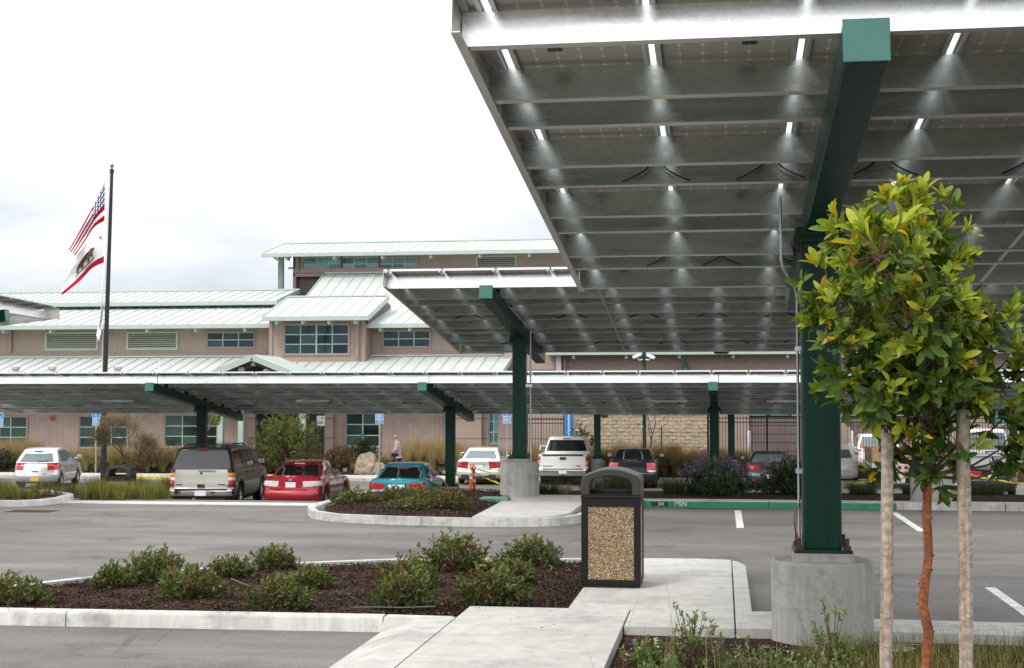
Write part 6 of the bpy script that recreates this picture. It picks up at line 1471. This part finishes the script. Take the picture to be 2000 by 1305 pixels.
def cat_rom(P, t):
    n = len(P)-1; s = t*n; i = min(n-1, int(s)); k = s-i; g_ = lambda j: np.array(P[max(0, min(n, j))], float)
    a, b, c, d = g_(i-1), g_(i), g_(i+1), g_(i+2); return .5*((2*b)+(c-a)*k+(2*a-5*b+4*c-d)*k*k+(3*b-a-3*c+d)*k**3)
def flag(name, label, top, bot, m, ripple, nu=44, nv=22):
    def S(u, v):
        p = cat_rom(top, u)*(1-v)+cat_rom(bot, u)*v
        return atD(p[0], p[1], DF-.05+ripple*u*math.sin(u*9+v*3.2)+ripple*.5*u*math.sin(v*8+u*4))
    f = wthing(name, label, 'flag', S(0, 0)); V = np.array([S(i/nu, j/nv) for j in range(nv+1) for i in range(nu+1)])
    Fc = np.array([(j*(nu+1)+i, j*(nu+1)+i+1, (j+1)*(nu+1)+i+1, (j+1)*(nu+1)+i) for j in range(nv) for i in range(nu)])
    o = rawmesh('cloth', V, Fc, None, m, f); o.data.polygons.foreach_set('use_smooth', [True]*len(Fc))
    for nm, val in (('fu', [i/nu for j in range(nv+1) for i in range(nu+1)]), ('fv', [j/nv for j in range(nv+1) for i in range(nu+1)])):
        at = o.data.attributes.new(nm, 'FLOAT', 'POINT'); at.data.foreach_set('value', np.array(val, np.float32))
    return f, S
def flagmat(name, build):
    m, nt, p, out = nodes(name); u = N(nt, 'ShaderNodeAttribute', attribute_name='fu').outputs['Fac']; v = N(nt, 'ShaderNodeAttribute', attribute_name='fv').outputs['Fac']
    c = build(nt, u, v); nt.links.new(c, p.inputs['Base Color']); p.inputs['Roughness'].default_value = .8
    tr = N(nt, 'ShaderNodeBsdfTranslucent'); nt.links.new(c, tr.inputs['Color']); ms = N(nt, 'ShaderNodeMixShader'); ms.inputs[0].default_value = .2; p.inputs['Specular IOR Level'].default_value = .05
    nt.links.new(p.outputs[0], ms.inputs[1]); nt.links.new(tr.outputs[0], ms.inputs[2]); nt.links.new(ms.outputs[0], out.inputs[0])
def us(nt, u, v):
    st = math_(nt, 'MODULO', math_(nt, 'FLOOR', math_(nt, 'MULTIPLY', v, 7)), 2); c = mixc(nt, st, (.36, .006, .016), (.82, .82, .82))
    can = math_(nt, 'MULTIPLY', math_(nt, 'LESS_THAN', u, .40), math_(nt, 'LESS_THAN', v, 4/7))
    du = math_(nt, 'SUBTRACT', math_(nt, 'FRACT', math_(nt, 'MULTIPLY', u, 5/.40)), .5); dv = math_(nt, 'SUBTRACT', math_(nt, 'FRACT', math_(nt, 'MULTIPLY', v, 4*7/4)), .5)
    star = math_(nt, 'LESS_THAN', math_(nt, 'ADD', math_(nt, 'ABSOLUTE', du), math_(nt, 'ABSOLUTE', dv)), .42)
    return mixc(nt, can, c, mixc(nt, star, (.01, .035, .14), (.82, .82, .82)))
flagmat('flag_stripes', us); flagmat('flag_white_red', lambda nt, u, v: mixc(nt, math_(nt, 'GREATER_THAN', v, .82), (.84, .84, .83), (.42, .018, .05))); flagmat('flag_plain', lambda nt, u, v: mixc(nt, v, (.84, .84, .85), (.84, .84, .85)))
flag('national_flag', 'limp red, white and blue striped flag at the top of the pole', [(205, 356), (186, 395), (163, 437), (134, 489)], [(204, 431), (184, 444), (168, 468), (147, 499)], 'flag_stripes', .22)
cf, CS = flag('state_flag', 'white flag with a brown bear and red lower band below the striped flag', [(204, 441), (184, 462), (152, 497), (124, 545)], [(203, 513), (180, 524), (154, 551), (120, 577)], 'flag_white_red', .2)
def flag_shape(nm, poly, m, off=-.02):
    mb = MB(); V = [CS(u, v)+ray(200, 500)*off for u, v in poly]; mb.add(V, [tuple(range(len(V)))]); o = mb.build(nm, m, cf); return o
brown = mat('bear_brown', (.16, .07, .04), .8, 0, .2, 10); 
bear = [(.30, .42), (.33, .34), (.37, .32), (.40, .27), (.44, .31), (.50, .30), (.58, .33), (.66, .38), (.70, .46), (.71, .64), (.66, .66), (.65, .56), (.61, .57), (.61, .66), (.56, .66), (.55, .54), (.47, .54), (.47, .66), (.42, .66), (.41, .52), (.38, .60), (.35, .64), (.33, .60), (.35, .50)]
flag_shape('bear', bear, brown, -.14); flag_shape('grass_plot', [(.28, .655), (.74, .665), (.72, .72), (.30, .715)], mat('flag_green', (.03, .12, .10), .8), -.08)
flag_shape('star', [(.16+.045*(1 if k % 2 == 0 else .42)*math.cos(R(36*k)), .22+.075*(1 if k % 2 == 0 else .42)*math.sin(R(36*k))) for k in range(10)], mat('flag_red', (.40, .02, .05), .8), -.06)
for k in range(12):
    u = .30+k*.036; flag_shape('letter', [(u, .745), (u+.022, .745), (u+.022, .765), (u+.008, .765), (u+.008, .80), (u, .80)], brown, -.10)
wf, WS = flag('white_flag', 'narrow furled white flag hanging lowest on the pole', [(202, 516), (199, 560), (196, 610), (188, 655)], [(203, 522), (202, 575), (200, 630), (193, 668)], 'flag_plain', .1, 30, 10)
for k in range(6):
    u = .50+k*.055; mb = MB(); mb.add([WS(u, .2)+ray(200, 600)*-.05, WS(u+.03, .25)+ray(200, 600)*-.05, WS(u+.034, .8)+ray(200, 600)*-.05, WS(u+.012, .75)+ray(200, 600)*-.05], [(0, 1, 2, 3)]); mb.build('dark_letter', M_['stencil_dark'], wf)
# ------------------------------------------------------------------ posts, tape, boxes
mat('safety_orange', (.75, .12, .012), .5, 0, .08); mat('reflect_white', (.8, .8, .78), .4, 0, .05); mat('tape_yellow', (.72, .56, .02), .5, 0, .15, 12)
def delineator(label, px, py, d, lean):
    p = atD(px, py, d); s = thing('delineator_post', label, 'traffic post', (p.x, p.y, gz(p.x, p.y)), 0, 'orange delineator posts'); s.rotation_euler = (0, R(lean), 0)
    mb = MB(); mb.lathe([(.2, 0), (.2, .03), (.12, .06), (.055, .07)], 8); mb.build('rubber_base', M_['dark_rubber'], s)
    mb = MB(); mb.lathe([(.055, .07), (.05, .98), (.03, 1.0)], 14); mb.build('tube', M_['safety_orange'], s, smooth=40)
    for z in (.55, .75): mb = MB(); mb.lathe([(.0565, z), (.0555, z+.1)], 14, caps=False); mb.build('reflective_band', M_['reflect_white'], s, smooth=40)
    mb = MB(); mb.tube([(-.05, 0, .98), (-.055, 0, 1.06), (0, 0, 1.11), (.055, 0, 1.06), (.05, 0, .98)], .018, 6); mb.build('handle_loop', M_['safety_orange'], s, smooth=60); return s
delineator('left orange delineator post, leaning, with yellow tape tied on', 918, 962, 51, 4); delineator('right orange delineator post with white reflective bands', 926.5, 964, 49, -1)
p = atY(1685, 900, 64.5); s_ = delineator('distant orange delineator post behind the picket fence', 1685, 900, 65, 0); s_.location = (p.x, 64.5, -.95)
def tape(label, pts, d):
    P = [atD(a, b, q) for a, b, q in pts]; mb = MB(); m_ = len(P)
    V = []; 
    for i, p in enumerate(P):
        tw = .6*math.sin(i*1.7); V += [p+Vector((0, .035*tw, .019)), p-Vector((0, .035*tw, .019))]
    mb.add(V, [(2*i, 2*i+1, 2*i+3, 2*i+2) for i in range(m_-1)]); o = mb.build('caution_tape', M_['tape_yellow'], None); tag(o, label, 'tape', 'yellow caution tape'); return o
def sag(a, b, n, s): return [(a[0]+(b[0]-a[0])*k/n, a[1]+(b[1]-a[1])*k/n+s*4*(k/n)*(1-k/n)+.5*math.sin(k*2.1), a[2]+(b[2]-a[2])*k/n) for k in range(n+1)]
tape('yellow caution tape tied from the left orange post towards the far kerb', sag((919, 914, 51), (890, 926, 55), 8, 1), 0)
tape('slack yellow caution tape from the orange posts down to the footing', sag((929, 924, 49), (985, 947, 32), 12, 2), 0)
tape('upper yellow caution tape from the orange posts to the footing', sag((921, 913, 51), (980, 926, 31.5), 12, 2), 0)
tape('yellow caution tape running from the near column to the second footing', sag((1635, 952, 32), (1788, 917, 32.5), 16, 2), 0)
tape('lower yellow caution tape left of the second footing', sag((1740, 941, 32.2), (1788, 925, 32.5), 8, 1), 0)
tape('yellow caution tape from the second footing to the right frame edge', sag((1864, 922, 32.6), (2030, 948, 34), 14, 3), 0)
vb = wthing('valve_box', 'green irrigation box lid at the back of the middle island', 'valve box', (-5.1, 30.2, .03)); c = atZ(967, 974, .03); OFF[vb.name] = vb.location = Vector((c.x, c.y, .0)); mb = MB(); mb.box(c.x-.3, c.x+.3, c.y-.22, c.y+.22, -.05, .055); mb.build('collar', mat('box_green', (.12, .26, .20), .7), vb, bevel=.01); mb = MB(); mb.box(c.x-.26, c.x+.26, c.y-.18, c.y+.18, .055, .062); mb.build('lid', M_['box_green'], vb, bevel=.003)
c = atZ(1775, 1272, -.08); vb2 = wthing('valve_box', 'grey concrete valve box sunk in the grass behind the red trunk', 'valve box', (c.x, c.y, -.12)); mb = MB(); mb.box(c.x-.2, c.x+.2, c.y-.24, c.y+.24, -.3, -.06); mb.build('collar', M_['pedestal_concrete'], vb2, bevel=.01); mb = MB(); mb.box(c.x-.16, c.x+.16, c.y-.2, c.y+.2, -.06, -.05); mb.build('lid', M_['kerb_concrete'], vb2, bevel=.004)
# black cable lying over the green kerb
mb = MB(); mb.tube([atD(1505, 989, 29.2), atD(1525, 988.5, 29.4), atD(1545, 984, 29.6), atD(1565, 975, 29.9), atD(1580, 972, 30.2)], .018, 6); o = mb.build('loose_cable', M_['dark_rubber'], None, smooth=60); tag(o, 'black cable hanging over the green kerb left of the near column', 'cable')
for lab, pts in (('thin grey drip hose loop right of the bin-side shrubs', [(1062, 1105), (1074, 1104), (1079, 1109), (1074, 1115)]), ('thin grey drip hose in front of the wide shrub', [(690, 1187), (730, 1186), (780, 1187), (850, 1185)]), ('thin pale drip hose between the two shrub groups', [(452, 1130), (468, 1138), (488, 1145)]), ('grey drip hose end near the far kerb', [(630, 1101), (655, 1103), (688, 1104)])):
    mb = MB(); mb.tube([atZ(a, b, .012) for a, b in pts], .008, 6); o = mb.build('drip_hose', mat('hose_grey', (.11, .10, .09), .8), None, smooth=60); tag(o, lab, 'hose', 'drip hoses in the mulch')
# ------------------------------------------------------------------ camera pole, lamp, bicycle, boulder
a = atY(1258, 700, 63); cp = wthing('camera_pole', 'green pole carrying two white security cameras above the long canopy', 'camera pole', (a.x, 63, -1)); mb = MB(); mb.tube([(a.x, 63, -1.2), (a.x, 63, a.z+.3)], .075, 12); mb.build('pole', M_['green_paint'], cp, smooth=50)
for s in (-1, 1):
    mb = MB(); mb.tube([(a.x, 63, a.z-.05), (a.x+s*.22, 62.95, a.z-.08), (a.x+s*.28, 62.9, a.z+.0)], .03, 6); mb.build('bracket', M_['white_paint'], cp)
    mb = MB(); mb.bar((a.x+s*.14, 62.86, a.z+(.14 if s > 0 else .17)), (a.x+s*.48, 62.7, a.z-(.0 if s > 0 else -.02)), .13, .13); mb.build('camera_housing', M_['white_paint'], cp, bevel=.03)
a = atY(1339, 716, 69.2); wl_ = wthing('wall_lamp', 'green bell-shaped lamp on the tall ribbed wall', 'lamp', (a.x, a.y, a.z)); mb = MB(); mb.lathe([(.20, -.18), (.17, -.05), (.10, .03), (.07, .16), (.05, .24), (.02, .36)], 16, (a.x, 69.2, a.z)); mb.build('shade', M_['green_cap'], wl_, smooth=50); mb = MB(); mb.tube([(a.x, 69.2, a.z+.1), (a.x, 69.6, a.z+.1)], .03, 6); mb.build('arm', M_['green_cap'], wl_)
p = atD(1352, 915, 59.0); bk = thing('bicycle', 'dark bicycle standing behind the purple bush', 'bicycle', (p.x, p.y, gz(p.x, p.y)), R(4))
for x in (-.5, .52):
    mb = MB(); mb.tube([(x+.33*math.cos(t), 0, .35+.33*math.sin(t)) for t in [2*math.pi*k/28 for k in range(29)]], .02, 6); w_ = mb.build('wheel', M_['dark_rubber'], bk); mb = MB()
    for k in range(9): t = math.pi*k/9; mb.tube([(x-.32*math.cos(t), 0, .35-.32*math.sin(t)), (x+.32*math.cos(t), 0, .35+.32*math.sin(t))], .004, 4)
    mb.build('spokes', M_['alloy'], w_)
mb = MB()
for a, b in (((-.5, .35), (-.08, .32)), ((-.08, .32), (-.22, .82)), ((-.08, .32), (.38, .78)), ((-.18, .72), (.36, .84)), ((-.5, .35), (-.18, .72)), ((.52, .35), (.36, .92))): mb.tube([(a[0], 0, a[1]), (b[0], 0, b[1])], .02, 6)
mb.build('frame', M_['paint_graphite'], bk); mb = MB(); mb.hexa([(-.36, -.08, .88), (-.36, .08, .88), (-.08, .03, .88), (-.08, -.03, .88), (-.36, -.08, .95), (-.36, .08, .95), (-.08, .03, .93), (-.08, -.03, .93)]); mb.build('saddle', M_['black_plastic'], bk, bevel=.02); mb = MB(); mb.tube([(.30, -.28, 1.0), (.40, -.12, 1.0), (.38, 0, .95), (.40, .12, 1.0), (.30, .28, 1.0)], .016, 6); mb.build('handlebar', M_['black_metal'], bk)
from mathutils import noise as mn
import bmesh
def boulder(label, px, Y, w, h, seed):
    p = atY(px, 900, Y); bm = bmesh.new(); bmesh.ops.create_icosphere(bm, subdivisions=5, radius=1)
    for v in bm.verts:
        d = v.co.copy(); k = 1+.28*mn.noise(d*1.1+Vector((seed, 0, 0)))+.16*mn.noise(d*2.7+Vector((0, seed, 0)))+.10*abs(mn.noise(d*6+Vector((0, 0, seed))))+.03*mn.noise(d*18)
        q = d*k; q.x -= .25*max(0, q.z)*.6; v.co = Vector((q.x*w, q.y*w*.7, q.z*h))
    me = bpy.data.meshes.new('boulder'); bm.to_mesh(me); bm.free(); me.materials.append(M_['rock']); me.polygons.foreach_set('use_smooth', [True]*len(me.polygons)); me.set_sharp_from_angle(angle=R(32)); o = link('boulder', me, None, (p.x, Y, bz(0, Y)+.1*h)); tag(o, label, 'rock'); return o
mat('rock', (.30, .24, .18), .9, 0, .3, 2.2, .8, 12, fine=.2, fs=16, bd=.05)
boulder('large pale tan boulder between the reddish shrub and the sign post', 718, 60.9, .52, .62, 5); boulder('smaller boulder leaning at the foot of the large one', 742, 60.75, .3, .34, 8)
# ------------------------------------------------------------------ walking man
def skin(name, pts, edges, rad, mat_, parent, root=0, sub=2):
    me = bpy.data.meshes.new(name); me.from_pydata(pts, edges, []); o = bpy.data.objects.new(name, me); COL.objects.link(o)
    o.modifiers.new('s', 'SKIN'); 
    sk = me.skin_vertices[0].data if me.skin_vertices else None
    if sk is None:
        bm = bmesh.new(); bm.from_mesh(me); bm.verts.layers.skin.verify(); bm.to_mesh(me); bm.free(); sk = me.skin_vertices[0].data
    for i, r_ in enumerate(rad): sk[i].radius = r_ if hasattr(r_, '__len__') else (r_, r_); sk[i].use_root = (i == root)
    ss = o.modifiers.new('u', 'SUBSURF'); ss.levels = sub; ss.render_levels = sub
    bpy.context.view_layer.update(); m2 = bpy.data.meshes.new_from_object(o.evaluated_get(bpy.context.evaluated_depsgraph_get())); bpy.data.objects.remove(o)
    m2.materials.clear(); m2.materials.append(mat_); m2.polygons.foreach_set('use_smooth', [True]*len(m2.polygons)); m2.name = name
    return link(name, m2, parent)
p = atD(772, 930, 60.3); man = thing('person', 'bald person in a beige checked shirt and black trousers walking left along the sidewalk', 'person', (p.x, 59.4, gz(0, 58.9)+.15), 0)
skm = mat('skin_tone', (.36, .17, .095), .55, 0, .08, 20); shm = mat('shirt_check', (.34, .27, .25), .85, 0, .22, 18); trm = mat('trousers_black', (.014, .014, .017), .85, 0, .2)
man.scale = (1.06, 1.12, 1.04)
# side view: the person faces -x
B = [(0, 0, .92), (.02, 0, 1.12), (.02, 0, 1.34), (-.01, 0, 1.46), (-.03, 0, 1.53), (-.045, 0, 1.62), (-.05, 0, 1.70),
     (.01, -.19, 1.38), (.08, -.24, 1.14), (-.12, -.24, 1.02), (-.19, -.23, .99), (.01, .19, 1.38), (.05, .24, 1.14), (-.10, .24, .96), (-.16, .23, .92),
     (-.02, -.09, .86), (-.20, -.09, .50), (-.30, -.09, .10), (-.42, -.09, .05), (.03, .09, .86), (.14, .09, .50), (.36, .09, .18), (.26, .09, .06)]
E_ = [(0, 1), (1, 2), (2, 3), (3, 4), (4, 5), (5, 6), (2, 7), (7, 8), (8, 9), (9, 10), (2, 11), (11, 12), (12, 13), (13, 14), (0, 15), (15, 16), (16, 17), (17, 18), (0, 19), (19, 20), (20, 21), (21, 22)]
rd = [.13, .13, .13, .065, .06, .10, .075, .06, .048, .036, .03, .06, .048, .036, .03, .085, .06, .045, .035, .085, .06, .045, .035]
skin('body', B, E_, rd, skm, man)
SB = [B[0], B[1], B[2], (-.0, 0, 1.44), B[7], B[8], (-.10, -.24, 1.03), B[11], B[12], (-.08, .24, .97), (.01, 0, .84)]
sh = skin('shirt', SB, [(0, 1), (1, 2), (2, 3), (2, 4), (4, 5), (5, 6), (2, 7), (7, 8), (8, 9), (0, 10)], [(.17, .175), (.17, .165), (.17, .15), .075, .085, .07, .055, .085, .07, .055, (.165, .18)], shm, man)
mb = MB(); mb.bar((-.045, -.055, 1.475), (-.06, .055, 1.475), .08, .03, (0, 0, 1)); mb.build('collar', shm, man, bevel=.01)
skin('trousers', [(.0, 0, .93), B[15], B[16], (-.29, -.09, .14), B[19], B[20], (.34, .09, .22)], [(0, 1), (1, 2), (2, 3), (0, 4), (4, 5), (5, 6)], [(.15, .15), .105, .085, .07, .105, .085, .07], trm, man)
skin('shoe', [(-.27, -.09, .07), (-.36, -.09, .055), (-.44, -.09, .045)], [(0, 1), (1, 2)], [.055, .05, .04], M_['black_plastic'], man); skin('shoe', [(.37, .09, .15), (.31, .09, .09), (.25, .09, .05)], [(0, 1), (1, 2)], [.055, .05, .04], M_['black_plastic'], man)
for s in (-1, 1):
    mb = MB(); mb.lathe([(0, -.035), (.018, -.02), (.022, .01), (.012, .035), (0, .04)], 8, (-.02, s*.098, 1.62)); mb.build('ear', skm, man, smooth=60)
    mb = MB(); mb.lathe([(0, -.012), (.011, 0), (0, .012)], 8, (-.135, s*.04, 1.645)); mb.build('eye', M_['black_plastic'], man)
mb = MB(); mb.add([(-.135, -.018, 1.60), (-.135, .018, 1.60), (-.138, 0, 1.655), (-.172, 0, 1.605)], [(0, 1, 3), (1, 2, 3), (2, 0, 3)]); mb.build('nose', skm, man)
mb = MB(); mb.box(-.135, -.125, -.025, .025, 1.557, 1.565); mb.build('mouth', mat('lip', (.25, .09, .07), .6), man)
for (ax_, ay, az, dx, dz) in ((-.19, -.23, .99, -1, -.25), (-.16, .23, .92, -.8, -.6)):
    for k in range(5):
        o_ = (k-1.5)*.017; l = (.075, .085, .08, .065, .05)[k]; th = k == 4
        b0 = Vector((ax_, ay+(o_ if not th else -.03), az+(.0 if not th else .02))); d_ = Vector((dx, (0 if not th else -.5), dz+(.2 if th else 0))).normalized()
        mb = MB(); mb.tube([b0, b0+d_*l*.5, b0+d_*l*.8+Vector((0, 0, -.012)), b0+d_*l+Vector((.006, 0, -.03))], [.010, .0095, .0085, .006], 6); mb.build('thumb' if th else 'finger', skm, man, smooth=60)
# tube lights under the long canopy
for k, (x, r_) in enumerate(((-1.6, 2), (1.9, 2), (-13, 2), (-19.6, 2))):
    q = Tl(x, r_*1.67+.55, .0); mb = MB(); mb.box(-.55, .55, -.07, .07, -.07, .0); f = thing('tube_light', ('white tube light under the long canopy left of the centre-right column', 'white tube light under the long canopy right of the centre-right column', 'white tube light under the long canopy above the red sedan', 'white tube light under the long canopy left of the left column')[k], 'lamp', q, 0, 'tube lights under the long canopy'); mb.build('housing', M_['white_paint'], f, bevel=.015)
    mb = MB(); mb.box(-.5, .5, -.04, .04, -.085, -.07); mb.build('diffuser', M_['lamp_lens'], f)
